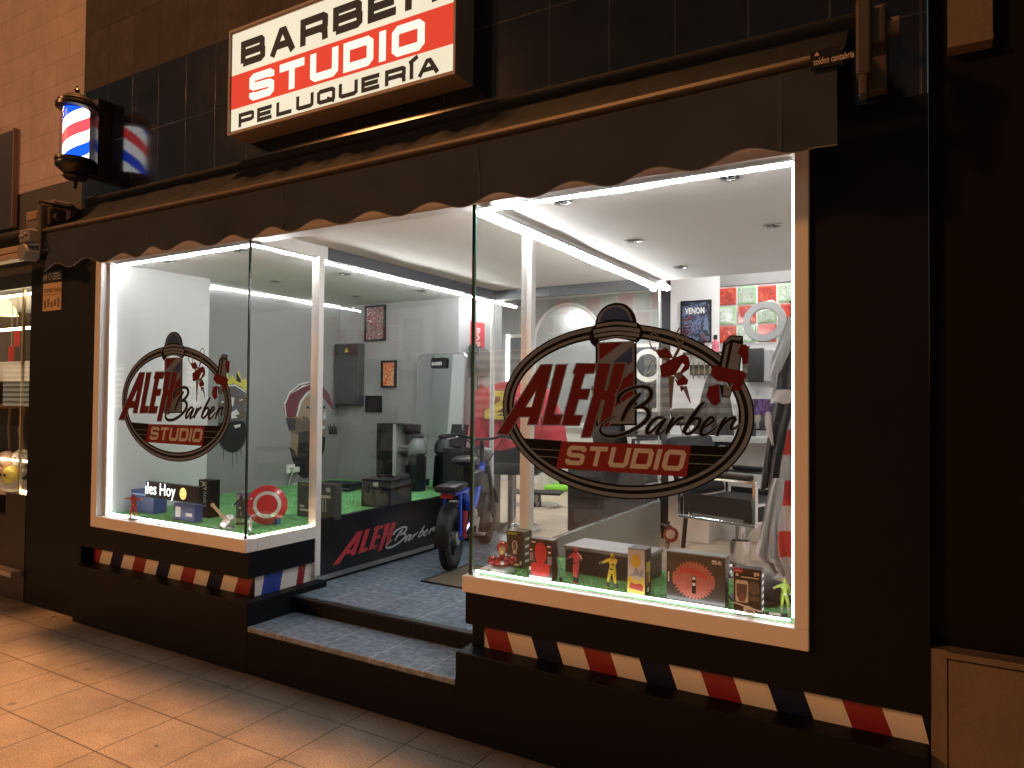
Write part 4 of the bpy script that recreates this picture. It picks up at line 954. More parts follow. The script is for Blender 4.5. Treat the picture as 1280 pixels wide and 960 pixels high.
# ---------------------------------------------------------------- neighbour on the right
nr = thing('neighbouring_building', 'dark fronted building with an ochre stone base at the end of the black wall', 'building', (1.5, 0, 0))
stone = mat('ochre_stone', (0.17, 0.125, 0.085), rough=0.85, var=0.35, scale=4, bump=0.5, bscale=40)
MB().box(0.004, 0.05, 0.004, 0.4, 0, 0.735).build('stone_quoin', stone, nr)
w = MB(); w.box(0.054, 6, 0.0, 0.4, 0, 0.705, c=0.004); w.box(0.05, 6, -0.012, 0.4, 0.713, 0.735, c=0.003); w.build('stone_base', stone, nr)
MB().box(0.06, 0.185, 0.0, 0.4, 2.76, 7.5).build('stone_block', stone, nr)
MB().box(0.06, 0.187, -0.01, 0.4, 2.735, 2.757, c=0.003).build('stone_sill', stone, nr)
MB().box(0.004, 6, 0.06, 0.4, 0.735, 7.5).build('dark_wall', mat('dark_brown_wall', (0.006, 0.0045, 0.0045), rough=0.6, var=0.3, scale=2, spec=0.12), nr)

# ---------------------------------------------------------------- low building across the street (seen only as a faint reflection in the glass)
ob = thing('building', 'low building across the street with a row of lit shuttered windows', 'building', (-12, -15, 0))
MB().box(-45, 14, -16, -15, 0, 5.2).build('wall', mat('pale_render_wall', (0.3, 0.27, 0.24), rough=0.9), ob)
M_shut = ramp_mat('lit_shutter', 'wave', [(0.3, (0.3, 0.22, 0.12)), (0.7, (0.8, 0.62, 0.4))], nscale=1.3, band='Z', rough=0.6)
nt_ = M_shut.node_tree; b_ = nt_.nodes['Principled BSDF']; nt_.links.new([n for n in nt_.nodes if n.type == 'VALTORGB'][0].outputs[0], b_.inputs['Emission Color']); b_.inputs['Emission Strength'].default_value = 1.8
for k in range(9):
    x = -40+k*5.6
    MB().box(x, x+2.6, -15.0+0.002, -14.96, 1.0, 3.0).build('window', M_shut, ob)

# ---------------------------------------------------------------- small litter on the pavement
rn = random.Random(8)
for (u, v, c_) in ((67, 771, 0.10), (108, 837, 0.13), (251, 824, 0.08), (196, 932, 0.30)):
    q = at(u, v, 'z', 0.002); a0 = rn.random()*6.28; L_ = rn.uniform(0.010, 0.018)
    pl_ = [(L_*math.cos(t_)*(1+0.25*math.sin(3*t_+a0)), L_*0.5*math.sin(t_)*(1+0.3*math.cos(2*t_+a0))) for t_ in [2*math.pi*i/12 for i in range(12)]]
    o = MB().poly([(x*math.cos(a0)-y*math.sin(a0), x*math.sin(a0)+y*math.cos(a0)) for x, y in pl_], lambda a, b_, d: Vector((q.x+a, q.y+b_, 0.004+d+0.004*math.sin(a*90))), 0.002).build('dry_leaf', mat('leaf_%d' % int(c_*100), (c_, c_*0.7, c_*0.45), rough=0.8, var=0.4, scale=40))
    tag(o, 'tiny dry leaf lying on the pavement tiles', 'leaf', 'dry leaves on the pavement'); rebase(o)
# ---------------------------------------------------------------- helpers for things on show
GZ = 0.744
def sc_at(p):
    """pixels per metre of the photograph at a point"""
    return CAM_F/((Vector(p)-CPOS).dot(FW))
def printed_box(name, label, u0, v0, u1, v1, Y, depth, m_body, cat='box', group=None, rz=0.0, z=GZ):
    """carton whose front stands in the plane y = Y between two pixels; returns thing and a front-face mapper"""
    a, b = at(u0, (v0+v1)/2, 'y', Y), at(u1, (v0+v1)/2, 'y', Y)
    h = at((u0+u1)/2, v0, 'y', Y).z - z
    w = b.x-a.x; c = Vector(((a.x+b.x)/2, Y, z))
    t = thing(name, label, cat, c, rz, group)
    MB().box(-w/2, w/2, 0, depth, 0, h, c=min(0.002, w*0.03)).build('carton', m_body, t, world=False)
    fn = lambda p, q, d: Vector((-w/2+p*w, -0.0012-d, q*h))       # p, q in 0..1 over the front
    sd = lambda p, q, d: Vector((w/2+0.0012+d, p*depth, q*h))
    return t, fn, sd, w, h
def rect(mb, fn, x0, y0, x1, y1, d=0.0): return mb.add([fn(x0, y0, d), fn(x1, y0, d), fn(x1, y1, d), fn(x0, y1, d)], [(0, 1, 2, 3)])
def skin_body(name, joints, edges, m, parent, sub=2):
    """one continuous body grown over a skeleton: joints = [(x, y, z, r)]"""
    me = bpy.data.meshes.new(name); me.from_pydata([j[:3] for j in joints], edges, [])
    o = bpy.data.objects.new(name, me); COL.objects.link(o)
    md = o.modifiers.new('skin', 'SKIN'); 
    for i, sv in enumerate(me.skin_vertices[0].data): sv.radius = (joints[i][3], joints[i][3]); sv.use_root = (i == 0)
    ss = o.modifiers.new('sub', 'SUBSURF'); ss.levels = sub; ss.render_levels = sub
    dg = bpy.context.evaluated_depsgraph_get(); dg.update()
    nm = bpy.data.meshes.new_from_object(o.evaluated_get(dg)); bpy.data.objects.remove(o); nm.name = name
    nm.materials.clear(); nm.materials.append(m)
    for p in nm.polygons: p.use_smooth = True
    q = bpy.data.objects.new(name, nm); COL.objects.link(q)
    if parent: q.parent = parent; WM[q.name] = WM[parent.name]
    return q
def figure(label, loc, rz, h, m_body, m_acc, pose, group='small display figures', stand=True):
    """plain jointed display figure; pose gives the hands and feet as fractions of its height"""
    t = thing('display_figure', label, 'figurine', loc, rz, group)
    H = h; P = lambda x, y, z, r: (x*H, y*H, z*H, r*H)
    lh, rh, lf, rf = pose['lh'], pose['rh'], pose['lf'], pose['rf']
    mid = lambda a, b, k=0.5, o=(0, 0, 0): tuple(a[i]+(b[i]-a[i])*k+o[i] for i in range(3))
    hipL, hipR, shL, shR = (-0.055, 0, 0.52), (0.055, 0, 0.52), (-0.11, 0, 0.80), (0.11, 0, 0.80)
    kL = mid(hipL, lf, 0.5, (0, -0.03, 0.01)); kR = mid(hipR, rf, 0.5, (0, -0.03, 0.01))
    eL = mid(shL, lh, 0.5, (-0.02, 0.03, -0.02)); eR = mid(shR, rh, 0.5, (0.02, 0.03, -0.02))
    J = [P(0, 0, 0.54, .075), P(0, 0, 0.66, .068), P(0, 0, 0.77, .09), P(0, 0, 0.85, .035), P(0, -0.005, 0.905, .052), P(0, -0.01, 0.955, .055), P(0, 0, 0.99, .035),
         P(*shL, .05), P(*eL, .036), P(*lh, .026), P(*shR, .05), P(*eR, .036), P(*rh, .026),
         P(*hipL, .065), P(*kL, .045), P(lf[0], lf[1], lf[2]+0.03, .03), P(lf[0], lf[1]-0.07, lf[2]+0.02, .026),
         P(*hipR, .065), P(*kR, .045), P(rf[0], rf[1], rf[2]+0.03, .03), P(rf[0], rf[1]-0.07, rf[2]+0.02, .026)]
    E_ = [(0, 1), (1, 2), (2, 3), (3, 4), (4, 5), (5, 6), (2, 7), (7, 8), (8, 9), (2, 10), (10, 11), (11, 12), (0, 13), (13, 14), (14, 15), (15, 16), (0, 17), (17, 18), (18, 19), (19, 20)]
    skin_body('body', J, E_, m_body, t)
    b = MB(); b.lathe([(0.078*H, 0.545*H), (0.082*H, 0.565*H), (0.074*H, 0.585*H)], 14)
    for q, e in ((eL, lh), (eR, rh)):
        b.tube([Vector(mid(q, e, .55))*H, Vector(mid(q, e, .9))*H], [0.038*H, 0.034*H], 8)
    for q, e in ((kL, lf), (kR, rf)):
        e2 = (e[0], e[1], e[2]+.03); b.tube([Vector(mid(q, e2, .35))*H, Vector(mid(q, e2, .95))*H], [0.05*H, 0.04*H], 8)
    b.build('trim', m_acc, t, True, world=False)
    if stand: MB().lathe([(0.0, 0), (0.2*H, 0), (0.2*H, 0.012*H), (0.18*H, 0.02*H), (0.0, 0.02*H)], 20).build('base', M_plast, t, world=False)
    return t

# ---------------------------------------------------------------- window with the scrolling sign
M_bluebox = mat('blue_carton', (0.045, 0.075, 0.22), rough=0.4, var=0.25, scale=12)
t, fn, sd, w, h = printed_box('product_box', 'blue product box with a pale edge at the jamb end of the grass floor', 142, 612, 192, 640, 0.20, 0.10, M_bluebox, group='product boxes in the windows')
m = MB(); rect(m, fn, -0.001, 0, 0.06, 1); rect(m, fn, .12, .78, .9, .86); rect(m, fn, .15, .6, .7, .64); m.build('print', mat('pale_blue_print', (0.30, 0.45, 0.75), rough=0.4), t, world=False)
figure('red and gold armoured figure with arms spread, in front of the blue box', (*at(167, 648, 'z', GZ).xy, GZ), 0.3, 0.165, mat('red_gold_plastic', (0.42, 0.05, 0.035), rough=0.3, var=0.5, scale=40), mat('gold_plastic', (0.55, 0.36, 0.12), rough=0.3, metal=0.4),
       dict(lh=(-0.42, -0.05, 0.80), rh=(0.42, -0.02, 0.78), lf=(-0.13, 0.0, 0.02), rf=(0.12, 0.05, 0.02)))
t, fn, sd, w, h = printed_box('product_box', 'small blue box supporting the middle of the scrolling sign', 217, 630, 243, 643, 0.145, 0.06, M_bluebox, group='product boxes in the windows')
m = MB(); rect(m, fn, .1, .2, .35, .8); rect(m, fn, .6, .3, .9, .5); m.build('print', M_wall, t, world=False)
# scrolling message sign
Y = 0.135
p0, p1 = at(181.8, 611.5, 'y', Y), at(248.5, 619.5, 'y', Y); zt_, zb_ = at(182, 601.5, 'y', Y).z, at(182, 621.5, 'y', Y).z
t = thing('message_sign', 'black scrolling light sign with white letters and a smiling face', 'message sign', ((p0.x+p1.x)/2, Y, zb_))
MB().box(p0.x, p1.x, Y, Y+0.035, zb_, zt_, c=0.003).build('casing', M_plast, t)
M_ledtxt = emis('lit_white_dots', (0.95, 0.97, 1.0), 1.6)
m = MB(); fm_ = lambda a, b_, d: Vector((p0.x-0.004+a, Y-0.0015, zb_+0.026+b_*1.15))
font_mesh(m, 'ıles Hoy', 0.098, fm_, bold=0.0008, sx=1.02); m.build('lettering', M_ledtxt, t)
cx_ = p0.x+0.365*(p1.x-p0.x)/0.53; cx_ = at(229, 616, 'y', Y).x; cz_ = (zt_+zb_)/2
m = MB(); m.poly(ell(cx_, cz_, 0.034, 0.038, 0, 28), lambda a, b_, d: Vector((a, Y-0.0015, b_))); face = m.build('smiling_face', emis('lit_yellow_dots', (1.0, 0.75, 0.22), 1.1), t)
m = MB()
for sx_ in (-1, 1): m.poly(ell(cx_+sx_*0.012, cz_+0.010, 0.004, 0.007, 0, 12), lambda a, b_, d: Vector((a, Y-0.0025, b_)))
band_into(m, [(cx_+0.02*math.cos(a_), cz_-0.004+0.018*math.sin(a_)) for a_ in [math.pi+math.pi*i/10 for i in range(11)]], 0.005, lambda a, b_, d: Vector((a, Y-0.0025, b_)), 0); m.build('face_line', mat('brown_dots', (0.1, 0.04, 0.01), rough=0.5), face)
# black carton with upright lettering
t, fn, sd, w, h = printed_box('product_box', "tall black box with upright white lettering beside the scrolling sign", 248, 600, 262, 639, 0.30, 0.08, mat('black_carton', (0.006, 0.006, 0.006), rough=0.5, spec=0.15), group='product boxes in the windows')
m = MB(); font_mesh(m, "JACK DANIEL'S", w*0.62, lambda a, b_, d: fn(0.30+b_/w, 0.96-a/h, 0.0005), bold=0.0008, sx=0.92*h/(9.1*w*0.62))
MBs = MB(); m.build('lettering', M_wall, t, world=False)
m = MB(); m.box(-w/2-0.002, -w/2-0.0008, 0.01, 0.07, h*0.04, h*0.20); m.box(-w/2-0.002, -w/2-0.0008, 0.01, 0.07, h*0.8, h*0.96); m.build('print', M_wall, t, world=False)
# toy hammer on a small stand
c = at(283, 660, 'z', GZ)
t = thing('toy_hammer', 'small silver hammer with a tan handle leaning at the front of the grass', 'toy hammer', (c.x, c.y, GZ), 0.15)
M_silver = mat('silver_plastic', (0.62, 0.62, 0.6), rough=0.3, metal=0.5, var=0.2, scale=20)
Rm = Matrix.Translation((0.01, 0, 0.038)) @ Matrix.Rotation(R(38), 4, 'Y')
MB().box(-0.026, 0.026, -0.026, 0.026, -0.042, 0.042, Rm, c=0.008).build('head', M_silver, t, world=False)
m = MB(); m.tube([Rm @ Vector((-0.02, 0, 0)), Rm @ Vector((-0.15, 0, 0.0))], 0.009, 10); m.ball(tuple(Rm @ Vector((-0.155, 0, 0))), 0.013, 10); m.build('handle', mat('tan_leatherette', (0.5, 0.36, 0.2), rough=0.6), t, True, world=False)
m = MB()
random.seed(4)
for k in range(22): a_ = random.random()*6.28; r_ = random.uniform(0, 0.085); s_ = random.uniform(0.006, 0.014); m.ball((r_*math.cos(a_), r_*0.8*math.sin(a_), s_*0.5), (s_, s_, s_*0.7), 6)
m.build('rubble_base', mat('grey_rubble', (0.35, 0.36, 0.36), rough=0.7, var=0.4, scale=40), t, world=False)
c = at(301, 655, 'z', GZ)
figure('dark armoured figure raising one arm, behind the toy hammer', (c.x, c.y, GZ), 0.2, 0.185, mat('dark_green_plastic', (0.04, 0.05, 0.05), rough=0.4, var=0.7, scale=45), M_silver,
       dict(lh=(-0.22, -0.2, 0.62), rh=(0.5, -0.05, 0.92), lf=(-0.12, 0, 0.02), rf=(0.12, 0.04, 0.02)))
c = at(313, 667, 'z', GZ)
figure('small white standing figure at the glass corner', (c.x, c.y, GZ), -0.2, 0.10, M_silver, M_greyplast, dict(lh=(-0.22, -0.05, 0.5), rh=(0.2, -0.1, 0.6), lf=(-0.08, 0, 0.02), rf=(0.08, 0, 0.02)))
t, fn, sd, w, h = printed_box('product_box', 'upright grey blue box behind the dark armoured figure', 295, 616, 308, 655, 0.42, 0.07, mat('grey_blue_carton', (0.16, 0.17, 0.25), rough=0.45, var=0.3, scale=15), group='product boxes in the windows')
m = MB(); rect(m, fn, .1, .7, .8, .9); rect(m, fn, .15, .1, .6, .3); m.build('print', mat('lilac_print', (0.4, 0.38, 0.5), rough=0.5), t, world=False)
# round red plate on a stand (plain disc)
c = at(334, 631, 'y', 0.36); dn = (CPOS-c); dn.z = 0; dn.normalize(); dn = (dn + Vector((0.15, -0.1, 0.22))).normalized()
Rd = Matrix.Translation(c) @ dn.to_track_quat('Z', 'X').to_matrix().to_4x4()
t = thing('round_plate', 'round red dished plate with one pale ring, propped on the grass by the post', 'plate', (c.x, c.y, GZ))
MB().lathe([(0.0, 0.028), (0.035, 0.026), (0.08, 0.016), (0.122, 0.0), (0.124, -0.004), (0.118, -0.006), (0.06, 0.010), (0.0, 0.016)], 48, Rd).build('disc', mat('red_enamel', (0.52, 0.03, 0.03), rough=0.22, var=0.1, coat=0.5), t, True)
MB().lathe([(0.064, 0.0218), (0.085, 0.0160)], 48, Rd, cap=False).build('pale_ring', mat('pale_enamel', (0.7, 0.7, 0.68), rough=0.25, metal=0.2), t, True)
s_ = MB(); s_.box(c.x-0.02, c.x+0.07, c.y+0.02, c.y+0.05, GZ, GZ+0.035, c=0.003); s_.tube([(c.x+0.02, c.y+0.035, GZ+0.03), (c.x+0.005, c.y+0.03, c.z)], 0.006, 6)
s_.build('stand', mat('blue_stand', (0.03, 0.12, 0.35), rough=0.4), t)
# grey box behind the post
t, fn, sd, w, h = printed_box('product_box', 'dark grey product box with small pictures, standing behind the white post', 371.5, 604, 419, 645.5, 0.70, 0.06, mat('charcoal_carton', (0.05, 0.05, 0.049), rough=0.4, var=0.12), group='product boxes in the windows')
m = MB(); rect(m, fn, .08, .16, .36, .22); rect(m, fn, .08, .27, .2, .33); rect(m, fn, .6, .60, .88, .68); rect(m, fn, .68, .2, .70, .6); rect(m, fn, .75, .2, .77, .6); m.poly(ell(0.82, 0.84, 0.06, 0.07, 0, 20), lambda a, b_, d: fn(a, b_, 0)); m.build('print', mat('pale_grey_print', (0.5, 0.5, 0.48), rough=0.5), t, world=False)
m = MB(); rect(m, fn, .1, .9, .38, .93); m.build('ochre_print', mat('ochre_print', (0.4, 0.28, 0.08), rough=0.5), t, world=False)
# low black console
c = at(425, 612, 'z', GZ)
t = thing('console', 'flat black console lying on the grass against the grey wall', 'console', (c.x, c.y, GZ), 0.25)
MB().box(-0.16, 0.16, -0.11, 0.11, 0.0, 0.055, c=0.006).build('casing', M_plast, t, world=False)
MB().box(-0.168, 0.168, -0.118, 0.118, 0.055, 0.064, c=0.003).build('lid', M_card, t, world=False)
MB().box(-0.15, 0.15, -0.1115, -0.110, 0.02, 0.028).build('slot', M_greyplast, t, world=False)
# tool case
t = thing('tool_case', 'grey black hard tool case with latches, on the grass behind the name panel', 'tool case', (-3.545, 1.36, GZ), R(8))
M_case = mat('grey_case_shell', (0.05, 0.05, 0.048), rough=0.5, var=0.3, scale=25, bump=0.2, bscale=200)
W_, D_, H_ = 0.245, 0.30, 0.20
MB().box(-W_/2, W_/2, -0.08, D_-0.08, 0.0, H_*0.68, c=0.006).build('body', M_case, t, world=False)
lid = MB().box(-W_/2, W_/2, -0.08, D_-0.08, H_*0.70, H_, c=0.008).build('lid', M_case, t, world=False)
m = MB()
for z0, z1_ in ((0.0, 0.012), (H_*0.64, H_*0.69), (H_*0.695, H_*0.73), (H_-0.012, H_+0.002)): m.box(-W_/2-0.003, W_/2+0.003, -0.083, D_-0.077, z0, z1_, c=0.001)
for x_ in (-1, 1):
    for y_ in (-0.08, D_-0.08): m.box(x_*(W_/2-0.006)-0.008, x_*(W_/2-0.006)+0.008, y_-0.005, y_+0.005, 0.013, H_*0.63, c=0.001)
m.build('edge_trim', M_plast, t, world=False)
for x_ in (-0.07, 0.06): MB().box(x_-0.012, x_+0.012, -0.095, -0.083, H_*0.52, H_*0.78, c=0.002).build('latch', M_plast, t, world=False)
MB().box(-0.022, 0.022, -0.0845, -0.0825, H_*0.76, H_*0.92).build('badge', M_silver, t, world=False)
m = MB(); m.tube(catmull([(-0.06, 0.06, H_), (-0.055, 0.05, H_+0.018), (0, 0.045, H_+0.022), (0.055, 0.05, H_+0.018), (0.06, 0.06, H_)], 5), 0.008, 8); m.build('handle', M_plast, t, True, world=False)
# socket with cable
c = at(362, 586, 'x', -5.10)
t = thing('wall_socket', 'white double socket with plug and cable on the grey wall below a painted face', 'socket', (c.x, c.y, c.z))
MB().box(0.001, 0.012, -0.045, 0.055, -0.04, 0.04, c=0.003).build('plate', M_white, t, world=False)
MB().box(0.012, 0.055, -0.005, 0.075, -0.032, 0.015, c=0.006).build('plug', M_white, t, world=False)
m = MB(); m.tube(catmull([(0.04, 0.0, -0.03), (0.03, -0.03, -0.12), (0.03, -0.02, -0.2), (0.05, 0.02, GZ-c.z+0.01), (0.1, 0.3, GZ-c.z+0.008)], 6), 0.004, 6); m.build('cable', M_white, t, True, world=False)

# ---------------------------------------------------------------- painted faces on the grey wall (generic stencil portraits)
def wallpx(u, v, d): return (lambda q: Vector((-5.0985+d, q.y, q.z)))(at(u, v, 'x', -5.0985))
g_skin = mat('mural_tan', (0.28, 0.19, 0.11), rough=0.8, var=0.2, scale=8); g_dark = mat('mural_black', (0.010, 0.009, 0.009), rough=0.8, var=0.3, scale=12); g_br = mat('mural_brown', (0.11, 0.075, 0.05), rough=0.8, var=0.2, scale=10)
g_red = mat('mural_red', (0.12, 0.012, 0.02), rough=0.8, var=0.3, scale=15); g_wh = mat('mural_white', (0.62, 0.62, 0.6), rough=0.8); g_yel = mat('mural_yellow', (0.55, 0.47, 0.08), rough=0.8, var=0.2, scale=12); g_gr = mat('mural_grey', (0.10, 0.097, 0.095), rough=0.8, var=0.3, scale=9)
zf = lambda pl: [(330+a/4.8, 460+b/4.8) for a, b in pl]
def mpart(par, name, m_, polys, d):
    b = MB()
    for k, pl in enumerate(polys): b.poly(pl, wallpx, 0, d+k*0.0002)
    return b.build(name, m_, par)
c = at(384, 590, 'x', -5.098)
t = thing('wall_mural', 'painted bearded face with a dark red headscarf, on the grey wall behind the post', 'mural', (-5.098, c.y, c.z), group='painted faces on the grey wall')
mpart(t, 'face', g_skin, [catmull(zf([(130,300),(150,240),(210,180),(290,170),(350,230),(368,330),(365,430),(330,540),(280,620),(230,640),(180,580),(160,500),(165,400)]), 3, True)], 0.0006)
mpart(t, 'headscarf', g_red, [catmull(zf([(120,215),(150,150),(210,100),(270,85),(340,100),(390,160),(415,250),(380,210),(330,150),(280,130),(240,160),(205,220),(195,290),(130,290)]), 3, True)], 0.0012)
mpart(t, 'scarf_line', g_wh, [ribpoly for ribpoly in [zf([(118,215),(150,145),(210,95),(275,80),(275,88),(212,104),(156,152),(126,220)]), zf([(192,290),(215,200),(260,145),(300,125),(262,155),(225,205),(202,292)]), zf([(120,220),(128,290),(134,290),(127,222)]), zf([(150,160),(230,105),(290,95),(232,115)])]], 0.0018)
mpart(t, 'beard', g_dark, [zf([(150,470),(172,560),(205,640),(235,662),(285,655),(330,600),(300,600),(250,600),(205,560),(185,500)]), zf([(205,385),(300,372),(368,420),(362,490),(320,600),(270,652),(215,632),(192,560),(203,470)])], 0.0014)
mpart(t, 'shading', g_br, [catmull(zf([(195,300),(240,320),(300,340),(320,380),(260,380),(200,400),(165,380),(185,340)]), 3, True), catmull(zf([(230,290),(265,300),(275,340),(240,350)]), 3, True)], 0.0012)
mpart(t, 'eye', g_dark, [zf([(250,232),(300,220),(310,236),(290,246),(255,242)]), zf([(345,232),(365,225),(368,240),(350,246)]), zf([(130,300),(190,300),(185,370),(150,380)])], 0.0021)
mpart(t, 'eye_light', g_wh, [zf([(272,226),(286,224),(286,234),(273,236)]), zf([(352,290),(366,250),(370,300),(358,315)]), zf([(340,350),(368,345),(366,362),(345,370)])], 0.0027)
mpart(t, 'drip', g_dark, [zf([(x_, 600), (x_+4, 600), (x_+3, 690), (x_+1, 690)]) for x_ in (152, 218, 268)] + [zf([(385+10*k, 350-(k % 2)*20), (392+10*k, 350), (398+10*k, 400), (388+10*k, 395)]) for k in range(5)], 0.0008)
zg = lambda pl: [(230+a/5.65, 430+b/5.65) for a, b in pl]
c = at(292, 590, 'x', -5.098)
t = thing('wall_mural', 'painted grey bearded face under a yellow crown, on the grey wall near the glass corner', 'mural', (-5.098, c.y, c.z), group='painted faces on the grey wall')
mpart(t, 'face', g_gr, [catmull(zg([(240,400),(260,320),(320,280),(390,290),(440,350),(448,480),(445,620),(420,720),(350,770),(270,740),(235,660),(240,520)]), 3, True)], 0.0006)
mpart(t, 'crown', g_yel, [zg([(305,200),(322,250),(345,215),(360,250),(388,180),(405,255),(440,245),(450,340),(400,300),(350,278),(300,290)])], 0.0012)
mpart(t, 'beard', g_dark, [catmull(zg([(245,560),(300,560),(350,545),(420,550),(440,620),(415,715),(350,765),(275,735),(240,650)]), 3, True), zg([(370,200),(400,250),(402,275),(368,260)])], 0.0012)
mpart(t, 'shading', g_br, [catmull(zg([(250,410),(300,395),(310,430),(260,430)]), 3, True), catmull(zg([(360,390),(430,370),(435,410),(375,420)]), 3, True), catmull(zg([(330,480),(400,470),(420,520),(330,530)]), 3, True)], 0.0018)
mpart(t, 'highlight', g_wh, [zg([(332,485),(370,460),(392,495),(360,505),(380,520),(332,528)]), zg([(300,290),(360,285),(420,320),(445,350),(420,335),(360,297),(305,300)]), zg([(350,575),(400,565),(395,585),(360,595)]), zg([(258,408),(280,404),(280,412),(262,416)]), zg([(385,395),(412,388),(412,398),(390,402)]), zg([(325,375),(355,380),(345,440),(338,440)])], 0.0024)
mpart(t, 'drip', g_dark, [zg([(x_, 740), (x_+5, 740), (x_+4, 740+l_), (x_+1, 740+l_)]) for x_, l_ in ((275, 80), (340, 120), (370, 110), (400, 60))], 0.0008)

# ---------------------------------------------------------------- back wall of the grass floor room
def print_mat(name, cols, sc, dist=3.0):
    return ramp_mat(name, 'noise', [(i/(len(cols)-1)*0.5+0.25, c_) for i, c_ in enumerate(cols)], nscale=sc, dist=dist, rough=0.35, detail=3)
def framed(label, u0, v0, u1, v1, Y, m_pic, fw=0.018, group='framed prints', m_fr=None):
    a, b = at(u0, v0, 'y', Y), at(u1, v1, 'y', Y)
    x0, x1, z0, z1_ = a.x, b.x, b.z, a.z
    t = thing('picture_frame', label, 'picture', ((x0+x1)/2, Y, z0), 0, group)
    m = MB(); m.box(x0, x1, Y-0.022, Y-0.001, z0, z0+fw); m.box(x0, x1, Y-0.022, Y-0.001, z1_-fw, z1_); m.box(x0, x0+fw, Y-0.022, Y-0.001, z0+fw, z1_-fw); m.box(x1-fw, x1, Y-0.022, Y-0.001, z0+fw, z1_-fw)
    m.build('frame', m_fr or M_plast, t)
    MB().box(x0+fw, x1-fw, Y-0.010, Y-0.002, z0+fw, z1_-fw).build('print', m_pic, t)
    return t, (x0, x1, z0, z1_)
BW = 2.5
framed('black framed print of red, white and black scribbles, highest on the grey back wall', 457.5, 383, 482.5, 426, BW, print_mat('scribble_print', [(0.02, 0.02, 0.02), (0.5, 0.5, 0.5), (0.02, 0.02, 0.02), (0.4, 0.06, 0.06), (0.7, 0.7, 0.7), (0.03, 0.08, 0.06)], 22))
framed('small black framed print in orange, yellow and red, beside the tall mirror', 478, 451, 496, 484.5, BW, print_mat('orange_print', [(0.15, 0.3, 0.4), (0.8, 0.55, 0.3), (0.75, 0.2, 0.03), (0.6, 0.05, 0.05), (0.8, 0.4, 0.1)], 14))
framed('narrow black framed black and white print, on the far side of the tall mirror', 561.5, 447, 579, 484, BW, print_mat('bw_print', [(0.01, 0.01, 0.01), (0.7, 0.68, 0.68), (0.02, 0.02, 0.02), (0.6, 0.5, 0.5), (0.02, 0.02, 0.02)], 16))
framed('small square black framed dark print, lowest on the grey back wall', 458.5, 494.5, 477.5, 515.5, BW, mat('near_black_print', (0.025, 0.025, 0.025), rough=0.25, var=0.5, scale=20))
a, b = at(427, 431, 'y', BW), at(455, 507, 'y', BW)
t = thing('electric_cabinet', 'tall dark grey wall cabinet with a small yellow warning triangle', 'wall cabinet', ((a.x+b.x)/2, BW, b.z))
MB().box(a.x, b.x, BW-0.09, BW-0.001, b.z, a.z, c=0.006).build('casing', mat('dark_slate_metal', (0.035, 0.035, 0.042), rough=0.4, metal=0.2), t)
MB().box(a.x+0.03, b.x-0.008, BW-0.098, BW-0.089, b.z+0.015, b.z+(a.z-b.z)*0.73, c=0.003).build('door', mat('darker_slate_metal', (0.016, 0.016, 0.02), rough=0.3), t)
mx_ = (a.x+b.x)/2; zt3 = a.z-0.035
m = MB(); m.poly([(mx_-0.025, zt3-0.05), (mx_+0.025, zt3-0.05), (mx_, zt3)], lambda p, q, d: Vector((p, BW-0.0915, q))); m.build('warning_sign', mat('yellow_print', (0.7, 0.5, 0.05), rough=0.5), t)
# tall rounded mirror
a, b = at(515.5, 441, 'y', 2.36), at(576, 612, 'y', 2.36)
x0, x1, z0, z1_ = a.x, b.x, GZ, a.z
t = thing('standing_mirror', 'tall rounded mirror in a slim pale metal frame, leaning near the grey back wall', 'mirror', ((x0+x1)/2, 2.36, GZ))
def rrect(x0, x1, z0, z1_, r, n=6):
    out = []
    for (cx, cz, a0) in ((x1-r, z1_-r, 0), (x0+r, z1_-r, 90), (x0+r, z0+r, 180), (x1-r, z0+r, 270)):
        out += [(cx+r*math.cos(R(a0+90*i/n)), cz+r*math.sin(R(a0+90*i/n))) for i in range(n+1)]
    return out
fy = lambda p, q, d: Vector((p, 2.36+(q-GZ)*0.05+d, q))
m = MB(); m.poly(rrect(x0, x1, z0, z1_, 0.07), fy, 0.03, 0, [rrect(x0+0.014, x1-0.014, z0+0.014, z1_-0.014, 0.058)]); m.build('frame', M_alu, t)
MB().poly(rrect(x0-0.012, x1-0.03, z0, z1_-0.01, 0.07), fy, 0.02, 0.034).build('backing', M_plast, t)
m = MB(); m.poly(rrect(x0+0.014, x1-0.014, z0+0.014, z1_-0.014, 0.058), fy, 0, 0.012); m.build('mirror_glass', mat('mirror_silver', (0.80, 0.84, 0.86), rough=0.03, metal=1, var=0.01), t)
c1, c2 = at(535.5, 447, 'y', 2.37), at(554.5, 460, 'y', 2.37)
m = MB(); m.poly(rrect(c1.x, c2.x, c2.z, c1.z, 0.02), fy, 0.01, -0.011); pl_ = m.build('sign_plate', M_plast, t)
m = MB(); font_mesh(m, 'BARBER', 0.042, lambda p, q, d: fy(c1.x+0.012+p, c2.z+0.028+q, -0.0125), bold=0.001, sx=0.78); m.build('lettering', M_wall, pl_)
